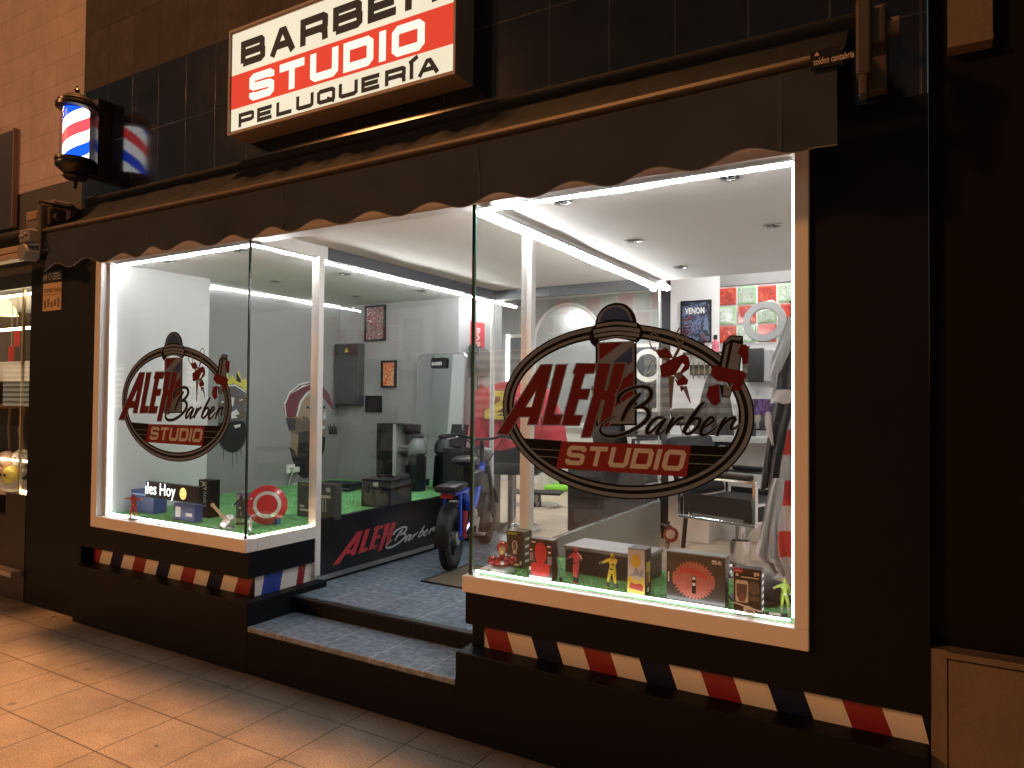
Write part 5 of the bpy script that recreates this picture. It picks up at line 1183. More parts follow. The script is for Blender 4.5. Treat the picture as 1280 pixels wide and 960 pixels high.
# black shelf unit
a, b = at(471, 529, 'y', 2.32), at(512, 604, 'y', 2.32)
t = thing('shelf_unit', 'black shelf cabinet with a pale upright strip, against the grey back wall', 'shelf', ((a.x+b.x)/2, 2.4, GZ))
xm = a.x+(b.x-a.x)*0.47; hz = a.z
m = MB(); m.box(a.x, xm, 2.32, 2.495, GZ, hz, c=0.003); m.build('door', M_plast, t)
m = MB(); m.box(xm+0.045, b.x, 2.47, 2.495, GZ, hz); m.box(b.x-0.01, b.x, 2.32, 2.47, GZ, hz); m.box(xm+0.045, b.x-0.01, 2.32, 2.47, hz-0.012, hz); m.build('carcass', M_plast, t)
MB().box(xm+0.002, xm+0.043, 2.325, 2.495, GZ, hz-0.002, c=0.002).build('upright', mat('pale_grey_laminate', (0.45, 0.45, 0.44), rough=0.4), t)
for q in (0.18, 0.58): MB().box(xm+0.045, b.x-0.01, 2.33, 2.47, GZ+(hz-GZ)*q, GZ+(hz-GZ)*q+0.008).build('shelf', M_greyplast, t)
tt = thing('hair_clipper', 'small dark clipper lying on the upper shelf of the black cabinet', 'clipper', (xm+0.09, 2.38, GZ+(hz-GZ)*0.58+0.008))
m = MB(); m.tube([(-0.05, 0, 0.018), (0.0, 0, 0.022), (0.05, 0.01, 0.016)], [0.012, 0.018, 0.015], 10); m.build('body', M_greyplast, tt, True, world=False)
MB().box(0.05, 0.065, -0.012, 0.03, 0.004, 0.026, c=0.002).build('blade', M_chrome, tt, world=False)
# dark cabinet and monitor between mirror and porch
t = thing('storage_cabinet', 'black low cabinet between the tall mirror and the porch glass', 'cabinet', (-3.55, 2.44, GZ))
MB().box(-3.66, -3.45, 2.30, 2.49, GZ, 1.12, c=0.004).build('carcass', M_plast, t)
MB().box(-3.655, -3.455, 2.293, 2.299, GZ+0.02, 1.10, c=0.002).build('door', M_card, t)
t = thing('cash_screen', 'black tilted screen standing on the low black cabinet', 'screen', (-3.56, 2.38, 1.12))
Ms = Matrix.Translation((-3.56, 2.38, 1.2)) @ Matrix.Rotation(R(-14), 4, 'X')
MB().box(-0.085, 0.085, -0.012, 0.012, -0.07, 0.13, Ms, c=0.004).build('display', M_blackpan, t)
MB().box(-3.60, -3.52, 2.35, 2.43, 1.122, 1.135, c=0.003).build('foot', M_plast, t)
MB().tube([(-3.56, 2.395, 1.13), (-3.56, 2.40, 1.2)], 0.012, 8).build('neck', M_plast, t)
c = at(529, 528, 'y', 2.3)
t = thing('glass_canister', 'clear rounded glass canister with a dark lid in front of the tall mirror', 'canister', (c.x+0.02, 2.2, GZ))
MB().lathe([(0.07, 0.0), (0.075, 0.01), (0.075, 0.30)], 20, Matrix.Translation((c.x+0.02, 2.2, GZ))).build('plinth', M_plast, t, True)
MB().lathe([(0.05, 0.30), (0.082, 0.33), (0.085, 0.40), (0.06, 0.44), (0.05, 0.46)], 24, Matrix.Translation((c.x+0.02, 2.2, GZ))).build('jar', mat('smoky_glass', (0.12, 0.15, 0.14), rough=0.08, var=0.1, coat=1), t, True)
MB().lathe([(0.052, 0.462), (0.055, 0.48), (0.02, 0.50), (0.0, 0.50)], 20, Matrix.Translation((c.x+0.02, 2.2, GZ))).build('lid', M_plast, t, True)
# return wall: red poster and wall fan
a, b = at(588, 401, 'x', -3.648), at(605, 438, 'x', -3.648)
t = thing('poster', 'bright red poster with pale vertical writing on the wall past the porch glass', 'poster', (-3.648, (a.y+b.y)/2, b.z))
MB().box(-3.649, -3.643, a.y, b.y, b.z, a.z).build('sheet', mat('red_poster_paper', (0.5, 0.035, 0.045), rough=0.5, var=0.3, scale=9), t)
m = MB(); font_mesh(m, 'BARBER', (b.y-a.y)*0.5, lambda p, q, d: Vector((-3.6415, (a.y+b.y)/2-0.02+q*0.7, a.z-0.05-p*0.9)), bold=0.002, sx=1.0); m.build('lettering', mat('pale_pink_print', (0.75, 0.55, 0.55), rough=0.5), t)
c = at(603, 454, 'x', -3.56)
t = thing('wall_fan', 'black wall fan with a round grey guard under the red poster', 'fan', (-3.648, c.y, c.z))
m = MB(); m.lathe([(0.135, 0.0), (0.14, 0.02), (0.135, 0.045), (0.05, 0.06), (0.0, 0.062)], 28, Matrix.Translation((-3.58, c.y, c.z)), 'x'); m.build('guard', mat('grey_fan_guard', (0.12, 0.12, 0.12), rough=0.5), t, True)
m = MB(); m.box(-3.649, -3.60, c.y-0.05, c.y+0.05, c.z-0.05, c.z+0.16, c=0.008); m.tube([(-3.62, c.y-0.02, c.z+0.1), (-3.56, c.y-0.16, c.z+0.13)], [0.05, 0.045], 12); m.build('motor', M_plast, t, True)
MB().tube(catmull([(-3.62, c.y, c.z-0.05), (-3.63, c.y+0.03, c.z-0.25), (-3.62, c.y, c.z-0.55)], 6), 0.005, 6).build('cable', M_plast, t, True)
# ---------------------------------------------------------------- window with the product boxes
FRONT = 0.045
def bx(label, u0, v0, u1, v1, Y, depth, m, rz=0.0): return printed_box('product_box', label, u0, v0, u1, v1, Y, depth, m, group='product boxes in the windows', rz=rz)
# small bust
c = at(621, 716, 'z', GZ)
t = thing('display_bust', 'small red and gold helmeted bust at the glass corner by the porch', 'bust', (c.x+0.01, 0.10, GZ), 0.5, 'small display figures')
M_rg = mat('metallic_red', (0.30, 0.02, 0.025), rough=0.25, metal=0.3, var=0.3, scale=30)
m = MB(); m.ball((0, 0, 0.045), (0.042, 0.028, 0.030), 20); m.ball((-0.046, 0, 0.052), (0.022, 0.022, 0.022), 16); m.ball((0.046, 0, 0.052), (0.022, 0.022, 0.022), 16)
m.lathe([(0.016, 0.06), (0.014, 0.085)], 14); m.ball((0, -0.002, 0.112), (0.027, 0.031, 0.034), 20); m.build('body', M_rg, t, True, world=False)
m = MB(); m.ball((0, -0.016, 0.108), (0.0195, 0.0195, 0.026), 16); m.build('face_panel', mat('gold_plastic', (0.55, 0.36, 0.12)), t, True, world=False)
m = MB()
for s_ in (-1, 1): m.box(s_*0.008-0.005, s_*0.008+0.005, -0.0365, -0.030, 0.112, 0.1155)
m.build('eyes', M_wall, t, world=False)
m = MB(); m.lathe([(0.0, -0.0305), (0.009, -0.0295), (0.010, -0.026)], 16, Matrix.Translation((0, 0, 0.047)), 'y'); m.build('chest_disc', M_silver, t, True, world=False)
MB().lathe([(0.055, 0), (0.06, 0.004), (0.055, 0.022), (0.04, 0.03), (0.0, 0.03)], 24).build('base', mat('grey_rubble', (0.35, 0.36, 0.36)), t, True, world=False)
# dark trimmer box
t, fn, sd, w, h = bx('dark olive trimmer box with a lime band along its top', 633, 664, 654, 709, 0.20, 0.085, mat('olive_carton', (0.035, 0.04, 0.03), rough=0.35, var=0.3, scale=12))
m = MB(); rect(m, fn, .06, .90, .62, .97); m.build('lime_print', mat('lime_print', (0.30, 0.42, 0.05), rough=0.4), t, world=False)
m = MB(); m.poly(ell(.5, .60, .16, .15, 0, 24), lambda a, b_, d: fn(a, b_, 0), 0, 0, [ell(.5, .60, .11, .12, 0, 24)]); rect(m, fn, .40, .38, .60, .46); rect(m, fn, .2, .06, .75, .12); rect(m, fn, .8, .1, .92, .2); rect(m, fn, .1, .3, .3, .33)
for k in range(4): rect(m, sd, .2, .15+.2*k, .7, .22+.2*k)
m.build('white_print', M_wall, t, world=False)
m = MB(); m.poly(ell(.5, .60, .07, .09, 0, 20), lambda a, b_, d: fn(a, b_, 0.0003)); m.build('grey_print', M_greyplast, t, world=False)
# red and black box with an abstract figure-free print
t, fn, sd, w, h = bx('black box with a tall red shape printed on its front, beside the olive box', 661, 674, 690.5, 728, 0.06, 0.055, mat('black_red_carton', (0.02, 0.015, 0.018), rough=0.35))
m = MB(); m.poly(rrect(.1, .9, .10, .42, .12), lambda a, b_, d: fn(a, b_, 0)); m.poly(rrect(.26, .76, .40, .92, .22), lambda a, b_, d: fn(a, b_, 0.0003)); m.build('red_print', mat('bright_red_print', (0.55, 0.03, 0.035), rough=0.35, var=0.2, scale=40), t, world=False)
m = MB(); rect(m, fn, .02, .02, .98, .09, 0.0004); rect(m, fn, .12, .9, .28, .93); rect(m, fn, .78, .82, .92, .86); rect(m, fn, .03, .22, .1, .3, .0006); rect(m, fn, .82, .68, .93, .72); rect(m, fn, .05, .7, .15, .74); m.build('white_print', M_wall, t, world=False)
m = MB(); rect(m, fn, .05, .45, .2, .65); rect(m, fn, .8, .4, .97, .6); m.build('grey_print', mat('grey_violet_print', (0.25, 0.2, 0.25), rough=0.4), t, world=False)
# low chest with grey lid
c = at(739, 733, 'z', GZ)
t = thing('storage_box', 'long low black box with a scuffed grey lid behind the two figures', 'box', (-1.275, 0.25, GZ), R(-3))
MB().box(-0.20, 0.20, 0, 0.20, 0, 0.105, c=0.003).build('body', M_card, t, world=False)
MB().box(-0.206, 0.206, -0.006, 0.206, 0.107, 0.125, c=0.003).build('lid', mat('scuffed_grey', (0.17, 0.175, 0.18), rough=0.4, var=0.45, scale=14), t, world=False)
m = MB()
for (a, b_) in ((-0.12, 0.05), (0.02, 0.09), (0.1, 0.03)): m.box(a, a+0.07, b_, b_+0.006, 0.1255, 0.1262, Matrix.Rotation(0.3, 4, 'Z'))
m.build('lid_print', mat('pale_grey_print', (0.5, 0.5, 0.48)), t, world=False)
M_sred = mat('red_toy_plastic', (0.48, 0.04, 0.045), rough=0.4, var=0.2, scale=40); M_syel = mat('yellow_toy_plastic', (0.68, 0.50, 0.03), rough=0.4, var=0.15, scale=40)
figure('red and black figure with one arm out, in front of the low grey lidded box', (-1.335, 0.085, GZ), -0.5, 0.16, M_sred, M_plast, dict(lh=(-0.2, -0.18, 0.66), rh=(0.36, -0.1, 0.72), lf=(-0.06, 0.02, 0.02), rf=(0.08, -0.02, 0.02)), stand=False)
t = thing('toy_sword', 'thin grey toy sword leaning beside the red figure', 'toy sword', (-1.42, 0.09, GZ))
MB().tube([(0.012, -0.01, 0.004), (-0.022, 0.01, 0.105)], 0.0032, 6).build('blade', M_greyplast, t, world=False)
MB().tube([(0.008, -0.008, 0.018), (0.016, -0.012, -0.0)], 0.006, 6).build('grip', M_plast, t, world=False)
figure('yellow and dark figure with raised fists, in front of the low grey lidded box', (-1.165, 0.085, GZ), -0.2, 0.155, M_syel, mat('dark_blue_plastic', (0.03, 0.035, 0.06), rough=0.4), dict(lh=(-0.30, -0.2, 0.70), rh=(0.14, -0.26, 0.72), lf=(-0.15, 0.0, 0.02), rf=(0.15, 0.0, 0.02)), stand=False)
# white, yellow and black box
t, fn, sd, w, h = bx('white box with a yellow round print and black sides, next to the yellow figure', 784.5, 687, 806, 746, 0.055, 0.075, mat('white_carton', (0.6, 0.6, 0.6), rough=0.4, var=0.2, scale=20), rz=0.0)
m = MB(); rect(m, sd, 0, 0, 1, 1); m.box(-w/2-.001, w/2+.001, -.001, .076, h+.0002, h+.002); m.build('black_sides', M_card, t, world=False)
m = MB(); m.poly(ell(.48, .74, .27, .15, 0, 24), lambda a, b_, d: fn(a, b_, 0)); m.poly([(0, .04), (1, .04), (1, .3), (.85, .42), (.7, .3), (.5, .4), (.35, .3), (.2, .45), (0, .34)], lambda a, b_, d: fn(a, b_, 0)); rect(m, sd, .2, .5, .8, .72, .0004); rect(m, sd, .55, .25, .75, .5, .0004); m.build('yellow_print', mat('yellow_print', (0.7, 0.5, 0.05)), t, world=False)
m = MB(); m.poly([(.08, .14), (.9, .10), (.92, .22), (.75, .27), (.5, .24), (.2, .28)], lambda a, b_, d: fn(a, b_, 0.0006)); rect(m, sd, .2, .22, .45, .48, .0005); m.build('red_print', mat('deep_red_print', (0.42, 0.05, 0.04), rough=0.4), t, world=False)
m = MB(); m.poly([(.3, .45), (.5, .62), (.7, .5), (.9, .62), (.9, .42), (.1, .42)], lambda a, b_, d: fn(a, b_, 0.0003)); m.build('grey_print', mat('cool_grey_print', (0.3, 0.32, 0.36), rough=0.4), t, world=False)
m = MB(); rect(m, sd, .35, .06, .65, .16, .0004); m.build('tag', M_wall, t, world=False)
# big dark box with a red oval
t, fn, sd, w, h = bx('large dark grey box with a spiked pink red oval print', 833, 694, 906.5, 759, 0.05, 0.06, mat('graphite_carton', (0.06, 0.065, 0.065), rough=0.28, var=0.35, scale=3))
pk = mat('pink_red_print', (0.52, 0.16, 0.13), rough=0.4, var=0.25, scale=18)
spk = []
for k in range(72):
    a_ = 2*math.pi*k/72; r_ = 1.0 if k % 2 == 0 else (0.84 if abs(math.sin(a_)) > 0.3 else 0.97)
    spk.append((.47+.37*r_*math.cos(a_), .49+.40*r_*math.sin(a_)))
m = MB(); m.poly(spk, lambda a, b_, d: fn(a, b_, 0)); m.build('oval_print', pk, t, world=False)
m = MB()
xs = [.24+.047*i for i in range(11)]
for i in range(10):
    z0 = .60+.05*math.sin(i*.35+.3)-.012*i*.5
    m.poly([(xs[i], z0), (xs[i]+.038, z0-.004), (xs[i]+.036, z0+.105), (xs[i]+.02, z0+.07 if i % 2 else z0+.11), (xs[i]+.002, z0+.11)], lambda a, b_, d: fn(a, b_, 0.0004))
m.build('red_print', mat('vivid_red_print', (0.62, 0.06, 0.04), rough=0.4), t, world=False)
m = MB(); m.poly(rrect(.445, .515, .22, .58, .02), lambda a, b_, d: fn(a, b_, 0.0008)); m.build('black_print', M_plast, t, world=False)
m = MB(); rect(m, fn, .455, .5, .505, .56, .0012); rect(m, fn, .455, .38, .505, .44, .0012); rect(m, fn, .78, .865, .94, .885); rect(m, fn, .78, .90, .86, .94); rect(m, fn, .88, .90, .93, .93); rect(m, fn, .03, .4, .05, .6); m.build('white_print', M_wall, t, world=False)
top_z = GZ+h
MB().box(-w/2-.001, w/2+.001, -.001, .061, h+.0002, h+.004).build('lid', mat('grey_green_board', (0.22, 0.26, 0.25), rough=0.4), t, world=False)
c = at(838, 703, 'y', 0.09)
t = figure('small dark figure holding a round disc on the corner of the large box', (c.x-0.005, 0.085, top_z+0.0045), -0.4, 0.115, mat('brown_black_plastic', (0.06, 0.05, 0.045), rough=0.4, var=0.8, scale=60), M_greyplast, dict(lh=(-0.32, -0.05, 0.86), rh=(0.28, -0.2, 0.62), lf=(-0.14, 0.04, 0.02), rf=(0.02, -0.05, 0.02)), stand=False)
Rs = Matrix.Translation((0.036, -0.03, 0.068)) @ Matrix.Rotation(R(70), 4, 'X') @ Matrix.Rotation(R(25), 4, 'Y')
sh_ = MB().lathe([(0.0, 0.006), (0.03, 0.002), (0.031, -0.002), (0.0, 0.001)], 24, Rs).build('disc', mat('dark_red_disc', (0.2, 0.02, 0.03), rough=0.35), t, True, world=False)
MB().lathe([(0.0, 0.0075), (0.019, 0.0062)], 24, Rs, cap=False).build('disc_face', M_silver, t, True, world=False)
# clipper box
t, fn, sd, w, h = bx('black clipper box with a red corner tag and a lilac clipper print', 917, 711, 951.5, 773, 0.02, 0.055, mat('photo_black_carton', (0.025, 0.023, 0.024), rough=0.3))
m = MB(); rect(m, fn, 0.0, .90, .34, 1.0); m.build('red_tag', mat('crimson_print', (0.55, 0.02, 0.06), rough=0.4), t, world=False)
m = MB(); rect(m, fn, .05, .93, .28, .95, .0005); m.poly(ell(.13, .85, .06, .035, 0, 16), lambda a, b_, d: fn(a, b_, 0)); rect(m, fn, .28, .80, .92, .825); rect(m, fn, .74, .85, .82, .94); rect(m, fn, .84, .87, .93, .94)
m.add([fn(0, .22, 0), fn(1, .10, 0), fn(1, .135, 0), fn(0, .255, 0)], [(0, 1, 2, 3)])
m.poly(rrect(.07, .54, .26, .74, .05), lambda a, b_, d: fn(a, b_, 0.0003))
for k in range(6): rect(m, sd, .15, .1+.145*k, .8, .17+.145*k)
m.build('white_print', M_wall, t, world=False)
m = MB(); m.poly([(.11, .66), (.50, .66), (.48, .42), (.40, .28), (.22, .28), (.12, .42)], lambda a, b_, d: fn(a, b_, 0.0006)); m.build('lilac_print', mat('lilac_grey_print', (0.17, 0.13, 0.18), rough=0.3, var=0.3, scale=30), t, world=False)
m = MB(); m.poly([(.24, .46), (.38, .46), (.36, .30), (.27, .30)], lambda a, b_, d: fn(a, b_, 0.0009)); m.build('rose_print', mat('rose_print', (0.4, 0.14, 0.13), rough=0.4), t, world=False)
m = MB(); m.poly([(.5, .55), (.6, .75), (.9, .72), (.95, .5), (.7, .45)], lambda a, b_, d: fn(a, b_, 0)); rect(m, fn, .58, .32, .94, .42); m.build('grey_print', mat('photo_grey_print', (0.14, 0.13, 0.13), rough=0.4, var=0.4, scale=30), t, world=False)
m = MB(); m.poly(ell(.58, .10, .22, .10, R(-12), 24), lambda a, b_, d: fn(a, b_, 0.0012)); lb_ = m.build('round_label', M_wall, t, world=False)
m = MB(); rect(m, fn, .48, .08, .7, .12, .0016); m.build('label_print', M_greyplast, t, world=False)
# figure and small cards at the jamb
figure('lime and silver figure beside the jamb of the product window', (-0.475, 0.11, GZ), 0.5, 0.135, mat('lime_plastic', (0.30, 0.42, 0.05), rough=0.4, var=0.8, scale=40), M_silver, dict(lh=(-0.34, -0.1, 0.75), rh=(0.2, 0.1, 0.5), lf=(-0.1, 0, 0.02), rf=(0.12, 0, 0.02)), stand=False)
c = at(975, 772, 'z', GZ)
t = thing('price_card', 'small black card with white lines lying before the lime figure', 'card', (-0.49, 0.055, GZ), 0.1)
MB().box(-0.045, 0.035, -0.02, 0.02, 0.006, 0.010).build('card', M_plast, t, world=False)
m = MB()
for k in range(3): m.box(-0.03, 0.01, -0.014+0.011*k, -0.008+0.011*k, 0.0105, 0.0112)
m.build('print', M_wall, t, world=False)
t = thing('cap', 'dark peaked cap lying behind the lime figure', 'cap', (-0.56, 0.30, GZ))
MB().lathe([(0.085, 0.0), (0.085, 0.03), (0.06, 0.065), (0.02, 0.078), (0.0, 0.08)], 20).build('crown', M_card, t, True, world=False)
MB().lathe([(0.10, 0.004), (0.10, 0.010), (0.0, 0.012)], 20, Matrix.Translation((-0.05, -0.06, 0))).build('peak', M_card, t, True, world=False)

# ---------------------------------------------------------------- back of the logo window room
YW = 3.55
t, _ = framed('black framed comic poster in blue and red on the white pillar', 851.5, 377, 889.5, 428, YW, print_mat('comic_print', [(0.006, 0.006, 0.012), (0.012, 0.012, 0.04), (0.008, 0.007, 0.016), (0.16, 0.22, 0.38), (0.01, 0.01, 0.025), (0.25, 0.02, 0.06), (0.006, 0.006, 0.012)], 6, 3.0), 0.014, group='framed prints')
a, b = at(857, 392, 'y', YW), at(884, 390, 'y', YW)
m = MB(); ln_ = b.x-a.x
font_mesh(m, 'VENOM', ln_*0.30, lambda p, q, d: Vector((a.x+p*0.86, YW-0.0115, a.z-0.005+q*1.25+0.25*abs(p-ln_/2)*0)), bold=0.0022, sx=1.0)
m.build('lettering', M_wall, t)
# coloured glass blocks
a, b = at(897.5, 360, 'y', 3.58), at(921.5, 360, 'y', 3.58); S_ = (at(897.5, 359.5, 'y', 3.58).z - at(897.5, 430, 'y', 3.58).z)/3.0
zT = a.z
t = thing('glass_block_panel', 'chequered panel of red and green glass blocks on the white back wall', 'glass blocks', (-1.2, 3.59, zT-3*S_))
gb_r = ramp_mat('red_block_glass', 'noise', [(0.3, (0.22, 0.02, 0.015)), (0.55, (0.45, 0.05, 0.03)), (0.75, (0.75, 0.25, 0.15))], nscale=16, dist=1.5, rough=0.1, bump=0.5)
gb_g = ramp_mat('green_block_glass', 'noise', [(0.3, (0.16, 0.2, 0.15)), (0.55, (0.36, 0.42, 0.34)), (0.75, (0.75, 0.8, 0.72))], nscale=16, dist=2.5, rough=0.1, bump=0.5)
gb_ge = mat('green_block_rim', (0.28, 0.48, 0.24), rough=0.15); gb_re = mat('red_block_rim', (0.45, 0.06, 0.035), rough=0.15)
NX = 8
MB().box(a.x-0.012, a.x+NX*S_+0.006, 3.585, 3.598, zT-3*S_-0.006, zT+0.008).build('mortar', M_wall, t)
for i in range(NX):
    for j in range(3):
        red = (i+j) % 2 == 0
        x0, z1_ = a.x+i*S_, zT-j*S_
        bo = MB().box(x0+0.009, x0+S_-0.009, 3.565, 3.584, z1_-S_+0.009, z1_-0.009, c=0.004).build('glass_block', gb_re if red else gb_ge, t)
        MB().box(x0+0.022, x0+S_-0.022, 3.560, 3.5645, z1_-S_+0.022, z1_-0.022, c=0.002).build('block_face', gb_r if red else gb_g, bo)
# ring lamp hung before the blocks
c = at(955.5, 402, 'y', 2.9)
t = thing('ring_lamp', 'large pale grey ring lamp, switched off, before the glass blocks', 'ring lamp', tuple(c))
u0 = (at(983, 402, 'y', 2.9).x-at(928, 402, 'y', 2.9).x)/2
Rr = Matrix.Translation(c) @ Matrix.Rotation(R(-12), 4, 'X') @ Matrix.Rotation(R(90), 4, 'X')
def ringprof(r0, r1, h_): return [(r0, -h_), (r1, -h_), (r1+0.004, 0), (r1, h_), (r0, h_), (r0-0.004, 0), (r0, -h_)]
m = MB(); m.lathe(ringprof(u0*0.66, u0*0.98, 0.014), 48, Rr); m.build('ring', mat('pale_grey_plastic', (0.36, 0.36, 0.36), rough=0.5, var=0.05), t, True)
m = MB(); m.lathe([(u0*0.985, -0.004), (u0*1.0, 0.0), (u0*0.985, 0.004)], 48, Rr, cap=False); m.build('rim', M_white, t, True)
MB().tube([c+Vector((0, 0.02, u0*0.9)), c+Vector((0, 0.3, u0*1.2)), Vector((c.x, 3.56, c.z+u0*1.2))], 0.012, 8).build('arm', M_white, t)
# wall mounted black box with pale side
a, b = at(929, 437, 'y', 3.46), at(955, 477, 'y', 3.46)
t = thing('towel_cabinet', 'black fronted wall box with pale side under the glass blocks', 'wall cabinet', ((a.x+b.x)/2, 3.5, b.z))
MB().box(a.x, b.x+0.05, 3.465, 3.598, b.z, a.z, c=0.01).build('casing', mat('pale_grey_plastic', (0.36, 0.36, 0.36)), t)
MB().box(a.x-0.005, b.x, 3.450, 3.464, b.z-0.005, a.z+0.008, c=0.006).build('door', M_blackpan, t)
# shelf with bottles, dark strip
a, b = at(858, 440, 'y', 3.5), at(925, 444, 'y', 3.5)
t = thing('wall_shelf', 'thin black edged white shelf under the comic poster', 'shelf', ((a.x+b.x)/2, 3.5, a.z-0.03))
MB().box(a.x, a.x+0.40, 3.40, 3.549, a.z-0.03, a.z-0.012).build('board', M_white, t); MB().box(a.x, a.x+0.40, 3.392, 3.399, a.z-0.034, a.z-0.010).build('edge', M_plast, t)
sz = a.z-0.012
for k, (dx, hh, cm, lb) in enumerate(((0.27, 0.11, (0.62, 0.14, 0.22), 'pink bottle with a dark cap on the shelf beside the glass blocks'), (0.06, 0.09, (0.1, 0.1, 0.1), 'dark round jar on the shelf below the comic poster'), (0.16, 0.07, (0.55, 0.55, 0.52), 'pale squat jar on the shelf below the comic poster'))):
    t = thing('bottle', lb, 'bottle', (a.x+dx, 3.45, sz), group='bottles and jars')
    MB().lathe([(0.0, 0), (0.03, 0), (0.032, 0.01), (0.032, hh*0.75), (0.014, hh*0.9), (0.014, hh)], 16).build('body', mat('bottle_%d' % k, cm, rough=0.25), t, True, world=False)
    MB().lathe([(0.015, hh), (0.017, hh+0.005), (0.017, hh+0.04), (0.0, hh+0.04)], 14).build('cap', M_plast, t, True, world=False)
a, b = at(861, 456, 'y', 3.5), at(896, 468, 'y', 3.5)
t = thing('tool_rail', 'black magnetic tool rail on the white wall below the shelf', 'tool rail', ((a.x+b.x)/2, 3.5, b.z))
MB().box(a.x, b.x, 3.525, 3.549, b.z, a.z, c=0.004).build('rail', M_plast, t)
m = MB()
for k in range(6): m.box(a.x+0.03+k*0.05, a.x+0.042+k*0.05, 3.515, 3.524, b.z-0.04, a.z+0.03, c=0.002)
m.build('tools', M_chrome, t)
# long mirror with dark print
a, b = at(921, 498, 'y', 3.52), at(975, 537, 'y', 3.52)
t = thing('wall_mirror', 'wide low wall mirror with a dark purple print above its lower half', 'mirror', ((a.x+b.x)/2, 3.55, b.z))
MB().box(a.x, b.x+0.2, 3.575, 3.599, b.z, a.z, c=0.003).build('mirror_glass', mat('dull_mirror', (0.5, 0.52, 0.52), rough=0.12, metal=0.9, var=0.03), t)
MB().box(a.x+0.01, b.x+0.19, 3.568, 3.574, (a.z+b.z)/2-0.01, a.z-0.004).build('print', print_mat('purple_print', [(0.015, 0.012, 0.02), (0.05, 0.04, 0.08), (0.02, 0.015, 0.02), (0.22, 0.1, 0.35), (0.03, 0.02, 0.03), (0.25, 0.05, 0.06)], 7), t)
MB().box(a.x, b.x+0.2, 3.565, 3.5745, b.z-0.012, b.z-0.001).build('rail', M_plast, t)
# counter below
t = thing('work_counter', 'white work counter with a black edge along the back wall', 'counter', (-1.1, 3.45, 0.346))
za_ = at(905, 545, 'y', 3.2).z
MB().box(-1.95, -0.38, 3.22, 3.584, za_-0.05, za_, c=0.004).build('top', mat('counter_grey', (0.5, 0.5, 0.49), rough=0.3), t)
MB().box(-1.95, -1.60, 3.26, 3.58, 0.35, za_-0.05).build('cupboard', M_white, t)
MB().box(-0.9, -0.38, 3.26, 3.58, 0.35, za_-0.05).build('cupboard', M_white, t)
for k, (u, hh, cm, lb) in enumerate(((872, 0.16, (0.1, 0.1, 0.12), 'tall dark bottle on the work counter by the hanging apron'), (886, 0.12, (0.3, 0.32, 0.34), 'grey spray bottle on the work counter behind the hanging apron'), (940, 0.14, (0.03, 0.03, 0.04), 'black bottle on the work counter behind the chair arm'))):
    p_ = at(u, 545, 'y', 3.35)
    t = thing('bottle', lb, 'bottle', (p_.x, 3.35, za_), group='bottles and jars')
    MB().lathe([(0.0, 0), (0.032, 0), (0.034, 0.01), (0.034, hh*0.75), (0.014, hh*0.92), (0.014, hh)], 16).build('body', mat('bottle_c%d' % k, cm, rough=0.25), t, True, world=False)
    MB().lathe([(0.015, hh), (0.017, hh+0.005), (0.017, hh+0.035), (0.0, hh+0.035)], 14).build('cap', M_plast, t, True, world=False)
# dark apron on a hook
def drape(name, m, parent, x0, x1, z0, z1_, y, folds, amp, top_w=0.25, depth=0.012, skew=0.0, hemf=None):
    """hanging cloth: narrow at the hook, folds opening downward"""
    nx, nz = 46, 40; vs, fs = [], []
    for j in range(nz+1):
        tz = j/nz; wfac = top_w+(1-top_w)*min(1, tz*1.6)**0.6
        for i in range(nx+1):
            s = i/nx*2-1; xc = (x0+x1)/2+skew*tz
            x = xc+s*(x1-x0)/2*wfac
            yy = y+amp*min(1, tz*2+0.15)*(math.sin(s*folds*3.1+tz*1.7)+0.4*math.sin(s*folds*7+tz*4))
            zb = z0 + (hemf(s) if hemf else 0.02*math.sin(s*5))
            vs.append((x, yy, z1_+(zb-z1_)*tz - 0.03*abs(s)*(1-tz)))
    for j in range(nz):
        for i in range(nx): a = j*(nx+1)+i; fs.append((a, a+1, a+nx+2, a+nx+1))
    n = len(vs); vs2 = vs+[(x, y_+depth, z) for x, y_, z in vs]; fs2 = fs+[tuple(n+k for k in reversed(f)) for f in fs]
    ring = [i for i in range(nx+1)]+[(j+1)*(nx+1)-1 for j in range(1, nz+1)]+[nz*(nx+1)+i for i in range(nx-1, -1, -1)]+[j*(nx+1) for j in range(nz-1, 0, -1)]
    for k in range(len(ring)): p, q = ring[k], ring[(k+1) % len(ring)]; fs2.append((p, q, n+q, n+p))
    return MB().add(vs2, fs2).build(name, m, parent, True)
a, b = at(872, 462, 'y', 3.30), at(918, 560, 'y', 3.30)
t = thing('apron', 'dark blue grey apron hanging in front of the work counter', 'apron', ((a.x+b.x)/2, 3.3, b.z))
drape('cloth', mat('slate_cloth', (0.045, 0.05, 0.06), rough=0.85, var=0.3, scale=12), t, a.x, b.x, b.z, a.z, 3.30, 3, 0.018, 0.3)
MB().tube(catmull([((a.x+b.x)/2-0.05, 3.3, a.z-0.02), ((a.x+b.x)/2, 3.31, a.z+0.09), ((a.x+b.x)/2+0.05, 3.3, a.z-0.02)], 6), 0.006, 6).build('neck_strap', M_rub, t, True)
